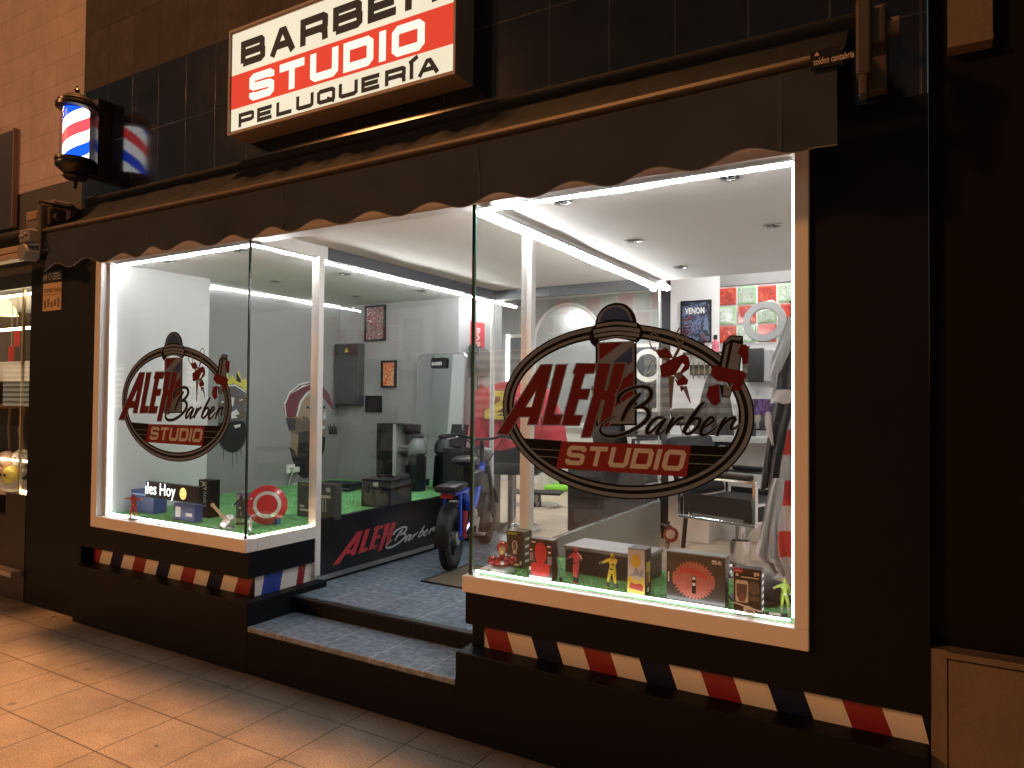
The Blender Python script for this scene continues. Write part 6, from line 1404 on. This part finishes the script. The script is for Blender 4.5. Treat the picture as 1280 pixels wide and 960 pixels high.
# capes on the side wall
M_grey_cape = ramp_mat('printed_grey_cape', 'voronoi', [(0.03, (0.05, 0.05, 0.05)), (0.09, (0.42, 0.41, 0.41)), (1.0, (0.5, 0.49, 0.49))], nscale=13, rough=0.8)
m_, nt_, b_ = _new('red_white_stripe_cloth'); tc_ = nt_.nodes.new('ShaderNodeTexCoord'); w_ = nt_.nodes.new('ShaderNodeTexWave'); w_.bands_direction = 'Z'; w_.inputs['Scale'].default_value = 1.15; w_.inputs['Distortion'].default_value = 0.3
r_ = nt_.nodes.new('ShaderNodeValToRGB'); r_.color_ramp.interpolation = 'CONSTANT'; r_.color_ramp.elements[0].color = (0.62, 0.6, 0.58, 1); r_.color_ramp.elements[1].color = (0.58, 0.06, 0.045, 1); r_.color_ramp.elements[1].position = 0.5
nt_.links.new(tc_.outputs['Object'], w_.inputs['Vector']); nt_.links.new(w_.outputs['Fac'], r_.inputs[0]); nt_.links.new(r_.outputs[0], b_.inputs['Base Color']); b_.inputs['Roughness'].default_value = 0.8
def drape_rows(name, m, parent, rows, y, amp=0.02, folds=2.2, depth=0.012):
    """hanging cloth given as (height row, left, right) of its outline at depth y"""
    R_ = [(at(uL, v, 'y', y), at(uR, v, 'y', y)) for v, uL, uR in rows]
    L3 = catmull([(a.z, a.x, b.x) for a, b in R_], 6); nx = 24; vs, fs = [], []
    for j, (z, xl, xr) in enumerate(L3):
        tz = j/(len(L3)-1)
        for i in range(nx+1):
            s = i/nx
            vs.append((xl+(xr-xl)*s, y+amp*(math.sin(s*folds*6.28+tz*3)+0.4*math.sin(s*folds*15-tz*5))*min(1, 0.3+tz), z+0.008*math.sin(s*9+j)*tz))
    for j in range(len(L3)-1):
        for i in range(nx): a = j*(nx+1)+i; fs.append((a, a+1, a+nx+2, a+nx+1))
    n = len(vs); v2 = vs+[(x, yy+depth, z) for x, yy, z in vs]; f2 = fs+[tuple(n+k for k in reversed(f)) for f in fs]
    nj = len(L3)
    for i in range(nx): f2.append((i+1, i, n+i, n+i+1)); q = (nj-1)*(nx+1)+i; f2.append((q, q+1, n+q+1, n+q))
    for j in range(nj-1):
        q = j*(nx+1); f2.append((q, q+nx+1, n+q+nx+1, n+q)); q += nx; f2.append((q+nx+1, q, n+q, n+q+nx+1))
    return MB().add(v2, f2).build(name, m, parent, True)
t = thing('barber_cape', 'red and white striped cape hanging by the jamb of the product window', 'cape', (-0.56, 1.35, 0.65), group='capes on the side wall')
drape_rows('cloth', m_, t, [(470, 983, 1004), (520, 974, 1006), (580, 966, 1008), (640, 962, 1010), (700, 967, 1010), (740, 982, 1010), (765, 992, 1010)], 1.28, 0.02)
t = thing('barber_cape', 'dark grey cape with a pale collar hanging before the striped cape', 'cape', (-0.7, 1.18, 1.05), group='capes on the side wall')
drape_rows('cloth', mat('charcoal_cape_cloth', (0.07, 0.07, 0.073), rough=0.8, var=0.3, scale=9), t, [(392, 988, 1000), (430, 974, 1000), (465, 966, 998), (500, 968, 992), (535, 961, 985), (570, 955, 978), (612, 950, 972)], 1.18, 0.018)
pg_ = mat('pale_grey_cloth', (0.4, 0.4, 0.4), rough=0.8)
drape_rows('collar', pg_, t, [(396, 985, 999), (430, 972, 990), (455, 962, 980), (470, 960, 972), (486, 966, 970)], 1.15, 0.008, 1.2)
drape_rows('trim', pg_, t, [(487, 966, 990), (490, 965, 989), (500, 963, 988), (503, 963, 988)], 1.155, 0.008, 1.2)
drape_rows('lining', pg_, t, [(515, 957, 963), (530, 956, 964), (545, 960, 966), (556, 965, 967)], 1.152, 0.004, 1)
t = thing('barber_cape', 'pale printed cape with black line drawings, lowest on the side wall', 'cape', (-0.7, 1.1, 0.66), group='capes on the side wall')
drape_rows('cloth', M_grey_cape, t, [(598, 966, 980), (620, 959, 978), (650, 953, 973), (675, 948, 972), (695, 943, 975), (706, 955, 981), (718, 968, 984)], 1.10, 0.02)
t = thing('coat_hook', 'steel hook rail on the side wall carrying the capes', 'hook', (-0.39, 1.2, 2.05))
MB().box(-0.385, -0.371, 0.95, 1.45, 2.03, 2.07, c=0.003).build('rail', M_alu, t)
m = MB()
for y_ in (1.12, 1.20, 1.32): m.tube([(-0.385, y_, 2.05), (-0.56, y_, 2.045), (-0.62, y_, 2.07)], 0.007, 8)
m.build('pegs', M_chrome, t)

# ---------------------------------------------------------------- barber chair
def barber_chair(label, loc, rz, group='barber chairs'):
    t = thing('barber_chair', label, 'barber chair', loc, rz, group)
    B = lambda *a, **k: MB().box(*a, **k)
    B(-0.27, 0.27, -0.26, 0.26, 0.46, 0.62, c=0.03).build('seat', M_leather, t, True, world=False)
    Mb = Matrix.Translation((0, 0.27, 0.62)) @ Matrix.Rotation(R(-14), 4, 'X')
    MB().box(-0.25, 0.25, -0.01, 0.10, 0.0, 0.52, Mb, c=0.03).build('backrest', M_leather, t, True, world=False)
    MB().box(-0.13, 0.13, 0.0, 0.08, 0.62, 0.78, Mb, c=0.03).build('headrest', M_leather, t, True, world=False)
    m = MB(); m.tube([Mb @ Vector((-0.05, 0.05, 0.5)), Mb @ Vector((-0.05, 0.05, 0.66))], 0.01, 8); m.tube([Mb @ Vector((0.05, 0.05, 0.5)), Mb @ Vector((0.05, 0.05, 0.66))], 0.01, 8); m.build('headrest_post', M_chrome, t, True, world=False)
    for s in (-1, 1):
        m = MB()
        for z in (0.46, 0.80): m.box(s*0.31-0.018, s*0.31+0.018, -0.30, 0.30, z-0.012, z+0.012, c=0.004)
        for y in (-0.29, 0.29): m.box(s*0.31-0.018, s*0.31+0.018, y-0.012, y+0.012, 0.472, 0.788, c=0.004)
        m.box(s*0.285, s*0.30, -0.2, 0.2, 0.47, 0.50)
        a = m.build('arm_frame', M_chrome, t, world=False)
        B(s*0.31-0.03, s*0.31+0.03, -0.27, 0.24, 0.813, 0.855, c=0.012).build('arm_pad', M_leather, a, True, world=False)
        B(s*0.31-0.006, s*0.31+0.006, -0.26, 0.26, 0.50, 0.66).build('side_panel', M_leather, a, world=False)
    m = MB()
    for z in (0.475, 0.615): m.box(-0.29, 0.29, -0.285, -0.263, z-0.012, z+0.012, c=0.003)
    m.build('front_trim', M_chrome, t, world=False)
    B(-0.28, 0.28, -0.275, -0.262, 0.49, 0.60, c=0.004).build('front_panel', M_plast, t, world=False)
    m = MB(); m.lathe([(0.035, 0.12), (0.035, 0.45), (0.10, 0.46)], 20); m.build('lift_rod', M_chrome, t, True, world=False)
    MB().lathe([(0.0, 0.0), (0.30, 0.0), (0.30, 0.015), (0.26, 0.03), (0.09, 0.045), (0.075, 0.06), (0.075, 0.26), (0.06, 0.27), (0.0, 0.27)], 36).build('base', M_chrome, t, True, world=False)
    m = MB()
    for s in (-1, 1): m.tube(catmull([(s*0.13, -0.27, 0.46), (s*0.14, -0.45, 0.33), (s*0.15, -0.55, 0.2)], 6), 0.014, 8)
    m.tube([(-0.17, -0.56, 0.2), (0.17, -0.56, 0.2)], 0.014, 8); m.build('footrest_bar', M_chrome, t, True, world=False)
    B(-0.16, 0.16, -0.60, -0.50, 0.17, 0.19, Matrix.Identity(4), c=0.006).build('footplate', M_rub, t, world=False)
    MB().tube([(0.12, 0.05, 0.2), (0.33, 0.12, 0.26), (0.40, 0.13, 0.27)], [0.01, 0.01, 0.016], 8).build('pump_lever', M_chrome, t, True, world=False)
    return t
barber_chair('chrome and black barber chair seen between the product boxes and the capes', (-1.16, 2.45, 0.346), R(72)).scale = (1, 1, 0.84)
barber_chair('black barber chair further back, seen through the porch glass', (-2.75, 4.6, 0.346), R(150))
# ---------------------------------------------------------------- porch: bike, mat
bk = thing('electric_bike', 'blue framed electric bike with fat black tyres parked in the porch', 'electric bike', (-2.90, 1.36, 0.353), R(18))
bk.scale = (0.92, 0.92, 0.92)
def wheel(nm, y, parent):
    r_ = 0.235; z = r_
    tw = MB(); pts = [(0, y+ (r_-0.045)*math.cos(2*math.pi*i/36), z+(r_-0.045)*math.sin(2*math.pi*i/36)) for i in range(36)]
    tw.tube(pts, 0.045, 12, closed=True)
    for i in range(60):
        a = 2*math.pi*i/60
        for s in (-1, 1):
            Mt = Matrix.Translation((s*0.018, y+r_*math.cos(a)*0.995, z+r_*math.sin(a)*0.995)) @ Matrix.Rotation(a, 4, 'X')
            tw.box(-0.012, 0.012, -0.006, 0.003, -0.007, 0.007, Mt)
    w_ = tw.build('wheel', M_rub, parent, True, world=False)
    rm = MB(); rm.lathe([(0.150, -0.022), (0.156, -0.025), (0.156, 0.025), (0.150, 0.022), (0.138, 0.012), (0.138, -0.012), (0.150, -0.022)], 40, Matrix.Translation((0, y, z)), 'x')
    for k in range(5):
        a = 2*math.pi*k/5; rm.tube([(0, y+0.03*math.cos(a), z+0.03*math.sin(a)), (0, y+0.142*math.cos(a), z+0.142*math.sin(a))], [0.018, 0.012], 6)
    rm.build('rim', mat('bike_rim', (0.03, 0.03, 0.033), rough=0.4, metal=0.5), w_, True, world=False)
    MB().lathe([(0.05, -0.055), (0.055, -0.05), (0.055, 0.05), (0.05, 0.055), (0.012, 0.06), (0.012, -0.06)], 20, Matrix.Translation((0, y, z)), 'x').build('hub', M_alu, w_, True, world=False)
    return w_
wheel('wheel', 0.0, bk); wheel('wheel', 1.05, bk)
M_bblue = mat('bike_blue_paint', (0.02, 0.08, 0.62), rough=0.25, coat=0.5)
f = MB(); f.tube(catmull([(0, 0.02, 0.58), (0, 0.30, 0.56), (0, 0.50, 0.40), (0, 0.66, 0.42), (0, 0.86, 0.66), (0, 0.88, 0.74)], 6), 0.030, 10)
f.tube([(0, 0.45, 0.40), (0, 0.36, 0.57)], 0.026, 8)
for s in (-1, 1):
    f.tube([(s*0.075, 0.0, 0.235), (s*0.07, 0.25, 0.30), (s*0.03, 0.46, 0.36)], 0.016, 8)
    f.tube([(s*0.07, 0.0, 0.26), (s*0.06, 0.02, 0.57)], 0.013, 8)
    f.tube([(s*0.05, -0.1, 0.585), (s*0.055, 0.36, 0.575)], 0.013, 8)
f.build('frame', M_bblue, bk, True, world=False)
f = MB()
for s in (-1, 1): f.tube([(s*0.07, 1.05, 0.235), (s*0.065, 0.93, 0.60), (s*0.05, 0.89, 0.72)], 0.018, 8)
f.tube([(-0.065, 0.90, 0.70), (0.065, 0.90, 0.70)], 0.02, 8); f.build('fork', M_plast, bk, True, world=False)
MB().box(-0.085, 0.085, -0.20, 0.17, 0.60, 0.655, c=0.025).build('rear_pad', M_leather, bk, True, world=False)
m = MB(); m.ball((0, 0.36, 0.80), (0.115, 0.15, 0.042), 20); m.box(-0.05, 0.05, 0.42, 0.56, 0.775, 0.82, c=0.02); m.build('saddle', M_leather, bk, True, world=False)
MB().tube([(0, 0.40, 0.50), (0, 0.36, 0.77)], 0.022, 10).build('seat_post', M_plast, bk, True, world=False)
f = MB(); f.box(-0.075, 0.075, 0.44, 0.70, 0.56, 0.70, c=0.03); f.box(-0.045, 0.045, 0.38, 0.52, 0.66, 0.74, c=0.02); f.build('battery_case', M_plast, bk, True, world=False)
f = MB(); f.tube(catmull([(-0.34, 0.74, 0.965), (-0.22, 0.82, 0.985), (-0.1, 0.87, 0.955), (0, 0.88, 0.945), (0.1, 0.87, 0.955), (0.22, 0.82, 0.985), (0.34, 0.74, 0.965)], 6), 0.012, 8); f.tube([(0, 0.89, 0.72), (0, 0.88, 0.95)], 0.02, 10)
hb = f.build('handlebar', M_plast, bk, True, world=False)
for s in (-1, 1):
    MB().tube([(s*0.34, 0.74, 0.965), (s*0.23, 0.815, 0.983)], 0.019, 10).build('grip', M_rub, hb, True, world=False)
    MB().tube([(s*0.30, 0.79, 0.945), (s*0.22, 0.86, 0.965)], 0.007, 6).build('brake_lever', M_alu, hb, True, world=False)
    MB().tube(catmull([(s*0.2, 0.84, 0.975), (s*0.15, 0.97, 0.92), (s*0.06, 0.98, 0.78), (0, 0.92, 0.62)], 6), 0.005, 6).build('cable', M_rub, hb, True, world=False)
MB().lathe([(0.0, 0.06), (0.06, 0.055), (0.068, 0.0), (0.05, -0.04), (0.0, -0.05)], 20, Matrix.Translation((0, 0.99, 0.80)) @ Matrix.Rotation(R(-90), 4, 'X')).build('headlight', M_greyplast, bk, True, world=False)
MB().box(-0.05, 0.05, -0.145, -0.12, 0.555, 0.59, c=0.006).build('tail_light', mat('tail_light_red', (0.4, 0.02, 0.02), rough=0.15), bk, world=False)
def fender(y0, a0, a1):
    f = MB(); vs, fs = [], []; n = 18
    for i in range(n+1):
        a = R(a0+(a1-a0)*i/n)
        for k, (x, dr) in enumerate(((-0.055, 0.0), (-0.03, 0.012), (0.03, 0.012), (0.055, 0.0))): vs.append((x, y0+(0.262+dr)*math.cos(a), 0.235+(0.262+dr)*math.sin(a)))
    for i in range(n):
        for k in range(3): a = i*4+k; fs.append((a, a+1, a+5, a+4))
    return f.add(vs, fs).build('fender', M_plast, bk, True, world=False)
fender(0.0, 70, 185); fender(1.05, 20, 120)
f = MB(); f.lathe([(0.07, -0.012), (0.072, 0.0), (0.07, 0.012)], 22, Matrix.Translation((0.06, 0.42, 0.33)), 'x'); f.tube([(0.07, 0.42, 0.33), (0.10, 0.42, 0.33), (0.10, 0.36, 0.22)], 0.011, 6); f.box(0.10, 0.17, 0.33, 0.39, 0.20, 0.22, c=0.004); f.tube([(-0.07, 0.42, 0.33), (-0.10, 0.42, 0.33), (-0.10, 0.48, 0.44)], 0.011, 6); f.box(-0.17, -0.10, 0.45, 0.51, 0.43, 0.45, c=0.004)
f.build('crank', M_alu, bk, True, world=False)
MB().tube([(-0.06, 0.35, 0.32), (-0.16, 0.22, 0.01)], 0.010, 8).build('kickstand', M_alu, bk, True, world=False)
f = MB()
for s in (-1, 1): f.tube([(s*0.09, 0.02, 0.24), (s*0.085, 0.06, 0.44)], [0.02, 0.026], 10)
f.build('shock', mat('bike_shock', (0.25, 0.02, 0.03), rough=0.35), bk, True, world=False)
a, b = at(545, 716, 'z', 0.353), at(640, 716, 'z', 0.353)
t = thing('doormat', 'flat brown doormat under the electric bike', 'doormat', (-2.45, 1.25, 0.353))
MB().box(-2.85, -2.10, 0.98, 1.50, 0.3535, 0.362, c=0.003).build('mat', mat('brown_coir', (0.11, 0.085, 0.055), rough=0.95, var=0.5, scale=14, bump=0.5, bscale=200), t)
m = MB()
for (x0, x1, y0, y1) in ((-2.86, -2.09, 0.965, 0.98), (-2.86, -2.09, 1.50, 1.515), (-2.865, -2.85, 0.965, 1.515), (-2.10, -2.085, 0.965, 1.515)): m.box(x0, x1, y0, y1, 0.3535, 0.364)
m.build('border', M_rub, t)
# ---------------------------------------------------------------- jersey over a chair
jx, jy = -3.36, 2.98
t = thing('salon_chair', 'dark salon chair carrying the red jersey, behind the electric bike', 'chair', (jx, jy, 0.346), R(20))
MB().box(-0.26, 0.26, -0.06, 0.46, 0.50, 0.62, c=0.03).build('seat', M_leather, t, True, world=False)
MB().box(-0.25, 0.25, -0.05, 0.05, 0.60, 1.0, c=0.03).build('backrest', M_leather, t, True, world=False)
MB().lathe([(0.0, 0), (0.28, 0), (0.28, 0.02), (0.06, 0.05), (0.04, 0.06), (0.04, 0.5), (0.0, 0.5)], 30).build('base', M_chrome, t, True, world=False)
for s in (-1, 1): MB().tube(catmull([(s*0.29, 0.02, 0.58), (s*0.30, 0.0, 0.78), (s*0.30, 0.3, 0.80), (s*0.29, 0.42, 0.6)], 6), 0.016, 8).build('arm', M_chrome, t, True, world=False)
t = thing('jersey', 'red sports jersey with a yellow number 2, draped over the salon chair', 'jersey', (jx, jy, 0.70), R(20))
M_jer = mat('red_jersey_cloth', (0.60, 0.03, 0.055), rough=0.7, var=0.15, scale=6, bump=0.15, bscale=40)
nx, nz = 40, 40; vs, fs = [], []
for j in range(nz+1):
    tz = j/nz; z = 1.02-0.62*tz
    for i in range(nx+1):
        s = i/nx*2-1; wd2 = 0.26+0.05*math.sin(min(1, tz*2.2)*math.pi/2)+0.02*tz
        x = s*wd2; y = -0.085-0.03*(1-s*s)-0.02*math.sin(s*7+tz*3)*tz-0.012*math.sin(s*13-tz*5)
        z2 = z-0.09*(s*s)*(1-tz)+0.02*math.sin(s*5)*tz
        vs.append((x, y, z2))
for j in range(nz):
    for i in range(nx): a = j*(nx+1)+i; fs.append((a, a+1, a+nx+2, a+nx+1))
n = len(vs); v2 = vs+[(x*0.97, y+0.17-0.1*(k//(nx+1))/nz*0.3, z) for k, (x, y, z) in enumerate(vs)]
f2 = fs+[tuple(n+k for k in reversed(f_)) for f_ in fs]
for i in range(nx): f2.append((i+1, i, n+i, n+i+1))
for j in range(nz):
    a = j*(nx+1); f2.append((a, a+nx+1, n+a+nx+1, n+a)); a += nx; f2.append((a+nx+1, a, n+a, n+a+nx+1))
MB().add(vs, fs).add([v for v in v2[n:]], [tuple(k-n for k in f_) for f_ in f2[len(fs):2*len(fs)]]).add(v2, f2[2*len(fs):]).build('body', M_jer, t, True, world=False)
for s in (-1, 1):
    m = MB(); m.tube(catmull([(s*0.24, -0.03, 0.95), (s*0.33, -0.05, 0.82), (s*0.38, -0.06, 0.62), (s*(0.40), -0.05, 0.50 if s < 0 else 0.40)], 6), [0.07+0.0035*k for k in range(19)], 14); m.build('sleeve', M_jer, t, True, world=False)
num = [(0.02, 0.84), (0.02, 0.98), (0.20, 0.98), (0.20, 0.80), (0.07, 0.68), (0.20, 0.68), (0.20, 0.58), (-0.04, 0.58), (-0.04, 0.70), (0.11, 0.84), (0.11, 0.90), (0.06, 0.90), (0.06, 0.84)]
num = [((a-0.20)*1.0, (b-0.58)*0.66+0.665) for a, b in num]
def jf(a, b, d): s = a/0.31; tz = (1.02-b)/0.62; return Vector((a, -0.085-0.03*(1-s*s)-0.034-d, b))
m = MB(); m.poly(offset_poly(num, 0.008), jf, 0, 0.0); m.build('number_edge', mat('dark_brown_print', (0.06, 0.03, 0.02), rough=0.6), t, world=False)
m = MB(); m.poly(num, jf, 0, 0.002); m.build('number', mat('yellow_number', (0.72, 0.50, 0.04), rough=0.6), t, world=False)
# ---------------------------------------------------------------- deep part of the shop
M_emp2 = emis('added_panel_dim_light', (1.0, 0.99, 0.98), 13.0)
M_emp = emis('added_panel_light', (1.0, 0.98, 0.95), 26.0)  # unseen ceiling panels, added to brighten the deep part of the shop
for (x, y, lb) in ((-1.1, 3.05, 'unseen square ceiling panel lamp added above the work counter'), (-3.6, 4.2, 'unseen square ceiling panel lamp added behind the porch'), (-3.6, 5.7, 'unseen square ceiling panel lamp added deepest in the shop'), (-5.2, 4.6, 'unseen square ceiling panel lamp added behind the grass floor room')):
    t = thing('fill_panel', lb, 'added ceiling lamp', (x, y, 3.0), group='added ceiling panel lamps')
    MB().box(x-0.30, x+0.30, y-0.30, y+0.30, 3.02, 3.048).build('frame', M_white, t); MB().box(x-0.28, x+0.28, y-0.28, y+0.28, 3.012, 3.019).build('diffuser', M_emp2 if y < 3.5 else M_emp, t)
# reception counter
t = thing('reception_desk', 'dark brown reception desk behind the porch glass', 'desk', (-2.4, 3.3, 0.346))
MB().box(-2.88, -2.15, 3.18, 3.60, 0.346, 0.98, c=0.004).build('body', M_brown, t)
MB().box(-2.92, -2.13, 3.14, 3.62, 0.981, 1.01, c=0.005).build('top', M_greyplast, t)
m = MB()
for q in (-2.62, -2.38): m.box(q-0.004, q+0.004, 3.174, 3.179, 0.40, 0.95)
m.box(-2.86, -2.17, 3.174, 3.179, 0.66, 0.668); m.build('trim', mat('darker_brown', (0.025, 0.02, 0.018), rough=0.4), t)
# rolling table with trestle legs
t = thing('side_table', 'low white topped trestle table beyond the reception desk', 'table', (-2.0, 3.2, 0.346))
q = at(805, 606, 'y', 3.0)
MB().box(-2.12, -1.62, 2.95, 3.35, 0.80, 0.825, c=0.003).build('top', mat('counter_grey', (0.5, 0.5, 0.49)), t)
for x in (-2.05, -1.70):
    for y in (3.0, 3.3): MB().tube([(x, y, 0.80), (x+(0.04 if x < -1.9 else -0.04), y, 0.347)], 0.018, 8).build('leg', M_plast, t, True)
# pale arch in place of a reflection, and wall things at the far wall
a, b, c = at(667, 430, 'y', 6.55), at(750, 430, 'y', 6.55), at(708, 380, 'y', 6.55)
r_ = (b.x-a.x)/2; cx = (a.x+b.x)/2
t = thing('arch_reflection', 'large pale arch on the far grey wall in place of a reflection', 'mirror', (cx, 6.57, 1.2))
arch = [(cx+r_*math.cos(math.pi*i/24), c.z-r_+r_*math.sin(math.pi*i/24)) for i in range(25)]+[(cx-r_, 1.2), (cx+r_, 1.2)]
MB().poly(arch, lambda p, q, d: Vector((p, 6.585+d, q)), 0.012).build('mirror_glass', mat('hazy_reflection', (0.62, 0.64, 0.64), rough=0.25, metal=0.7, var=0.05), t)
m = MB(); m.tube([(p, 6.58, q) for p, q in arch], 0.025, 8, closed=True); m.build('frame', M_white, t, True)
# upright light bar and station mirrors on the far wall
for (u0, u1, v0, v1, lb) in ((632, 655, 418, 520, 'far mirror with a bright upright light bar, behind the jersey'), (775, 823, 430, 515, 'white framed far mirror beside the dark side wall')):
    a, b = at(u0, v0, 'y', 6.5), at(u1, v1, 'y', 6.5)
    t = thing('station_mirror', lb, 'mirror', ((a.x+b.x)/2, 6.55, b.z), group='station mirrors on the far wall')
    MB().box(a.x, b.x, 6.56, 6.598, b.z, a.z).build('frame', M_white, t)
    MB().box(a.x+0.05, b.x-0.05, 6.552, 6.559, b.z+0.05, a.z-0.05).build('mirror_glass', mat('dim_mirror', (0.12, 0.13, 0.14), rough=0.2, metal=0.3), t)
    MB().box(a.x-0.01, a.x+0.035, 6.535, 6.551, b.z, a.z).build('light_bar', emis('mirror_light_bar', (0.95, 1, 1), 5.0), t)
c_ = at(810, 457, 'y', 6.4)  # reflection of the ring lamp, built as a ring of its own
t = thing('ring_lamp', 'small white ring in place of the ring lamp reflected in the glass', 'ring lamp', tuple(c_))
MB().lathe(ringprof(0.16, 0.22, 0.012), 36, Matrix.Translation(c_) @ Matrix.Rotation(R(90), 4, 'X')).build('ring', M_white, t, True)
MB().tube([(c_.x, 6.42, c_.z-0.2), (c_.x, 6.45, 0.35)], 0.015, 8).build('stand', M_plast, t)
# shelf with bottles on the far wall
za_ = at(700, 530, 'y', 6.3).z
t = thing('wall_counter', 'long grey far counter with bottles under the pale arch', 'counter', (-4.2, 6.4, za_))
MB().box(-5.6, -2.9, 6.2, 6.598, za_-0.05, za_).build('top', mat('counter_grey', (0.5, 0.5, 0.49)), t)
MB().box(-5.6, -2.9, 6.28, 6.598, 0.35, za_-0.05).build('cupboard', M_white, t)
random.seed(5)
cols = [((0.02, 0.02, 0.02), 'black'), ((0.6, 0.6, 0.6), 'white'), ((0.4, 0.05, 0.05), 'red'), ((0.1, 0.25, 0.5), 'blue'), ((0.5, 0.3, 0.08), 'amber'), ((0.25, 0.27, 0.28), 'grey')]
for k in range(6):
    cm, cn = cols[k]; hh = random.uniform(0.14, 0.24); x = -5.3+k*0.42
    t = thing('bottle', f'{cn} bottle on the long far counter', 'bottle', (x, 6.35, za_), group='bottles and jars')
    MB().lathe([(0.0, 0), (0.038, 0), (0.04, 0.01), (0.04, hh*0.7), (0.016, hh*0.88), (0.016, hh)], 14).build('body', mat('bottle_%s' % cn, cm, rough=0.3), t, True, world=False)
    MB().lathe([(0.018, hh), (0.018, hh+0.03), (0.0, hh+0.03)], 12).build('cap', M_plast, t, True, world=False)
# lime dustpan and dark brush on the floor
c_ = at(696, 613, 'z', 0.347)
t = thing('dustpan', 'lime green dustpan lying on the wooden floor', 'dustpan', (c_.x, c_.y, 0.347), 0.4)
MB().box(-0.16, 0.16, -0.13, 0.13, 0.0, 0.07, c=0.03).build('pan', mat('lime_rubber', (0.25, 0.65, 0.05), rough=0.5), t, True, world=False)
MB().tube([(0, 0.12, 0.05), (0, 0.32, 0.08)], 0.02, 8).build('handle', mat('lime_rubber', (0.25, 0.65, 0.05)), t, True, world=False)
c_ = at(710, 611, 'z', 0.347)
t = thing('floor_brush', 'dark brush with a red handle beside the lime dustpan', 'brush', (c_.x+0.02, c_.y, 0.347), 0.2)
MB().box(-0.13, 0.13, -0.06, 0.06, 0.0, 0.10, c=0.01).build('bristles', M_rub, t, world=False)
MB().box(-0.13, 0.13, -0.04, 0.04, 0.10, 0.14, c=0.01).build('handle', mat('dark_red_handle', (0.3, 0.03, 0.03), rough=0.4), t, world=False)
c_ = at(672, 632, 'z', 0.347)
t = thing('footrest', 'flat black footplate of a chair on the wooden floor', 'footrest', (c_.x, c_.y, 0.347), 0.3)
MB().box(-0.28, 0.28, -0.14, 0.14, 0.14, 0.165, c=0.008).build('plate', M_rub, t, world=False)
MB().lathe([(0.0, 0), (0.24, 0), (0.24, 0.02), (0.05, 0.04), (0.04, 0.13), (0.0, 0.13)], 28).build('base', M_chrome, t, True, world=False)
t = thing('waste_bin', 'white square bin against the wall behind the jersey', 'bin', (at(688, 600, 'y', 6.0).x, 6.0, 0.347))
MB().lathe([(0.12, 0), (0.15, 0.4), (0.14, 0.4), (0.11, 0.02), (0, 0.02)], 20).build('body', M_white, t, True, world=False)
MB().lathe([(0.152, 0.4), (0.155, 0.42), (0.0, 0.45)], 20).build('lid', M_greyplast, t, True, world=False)
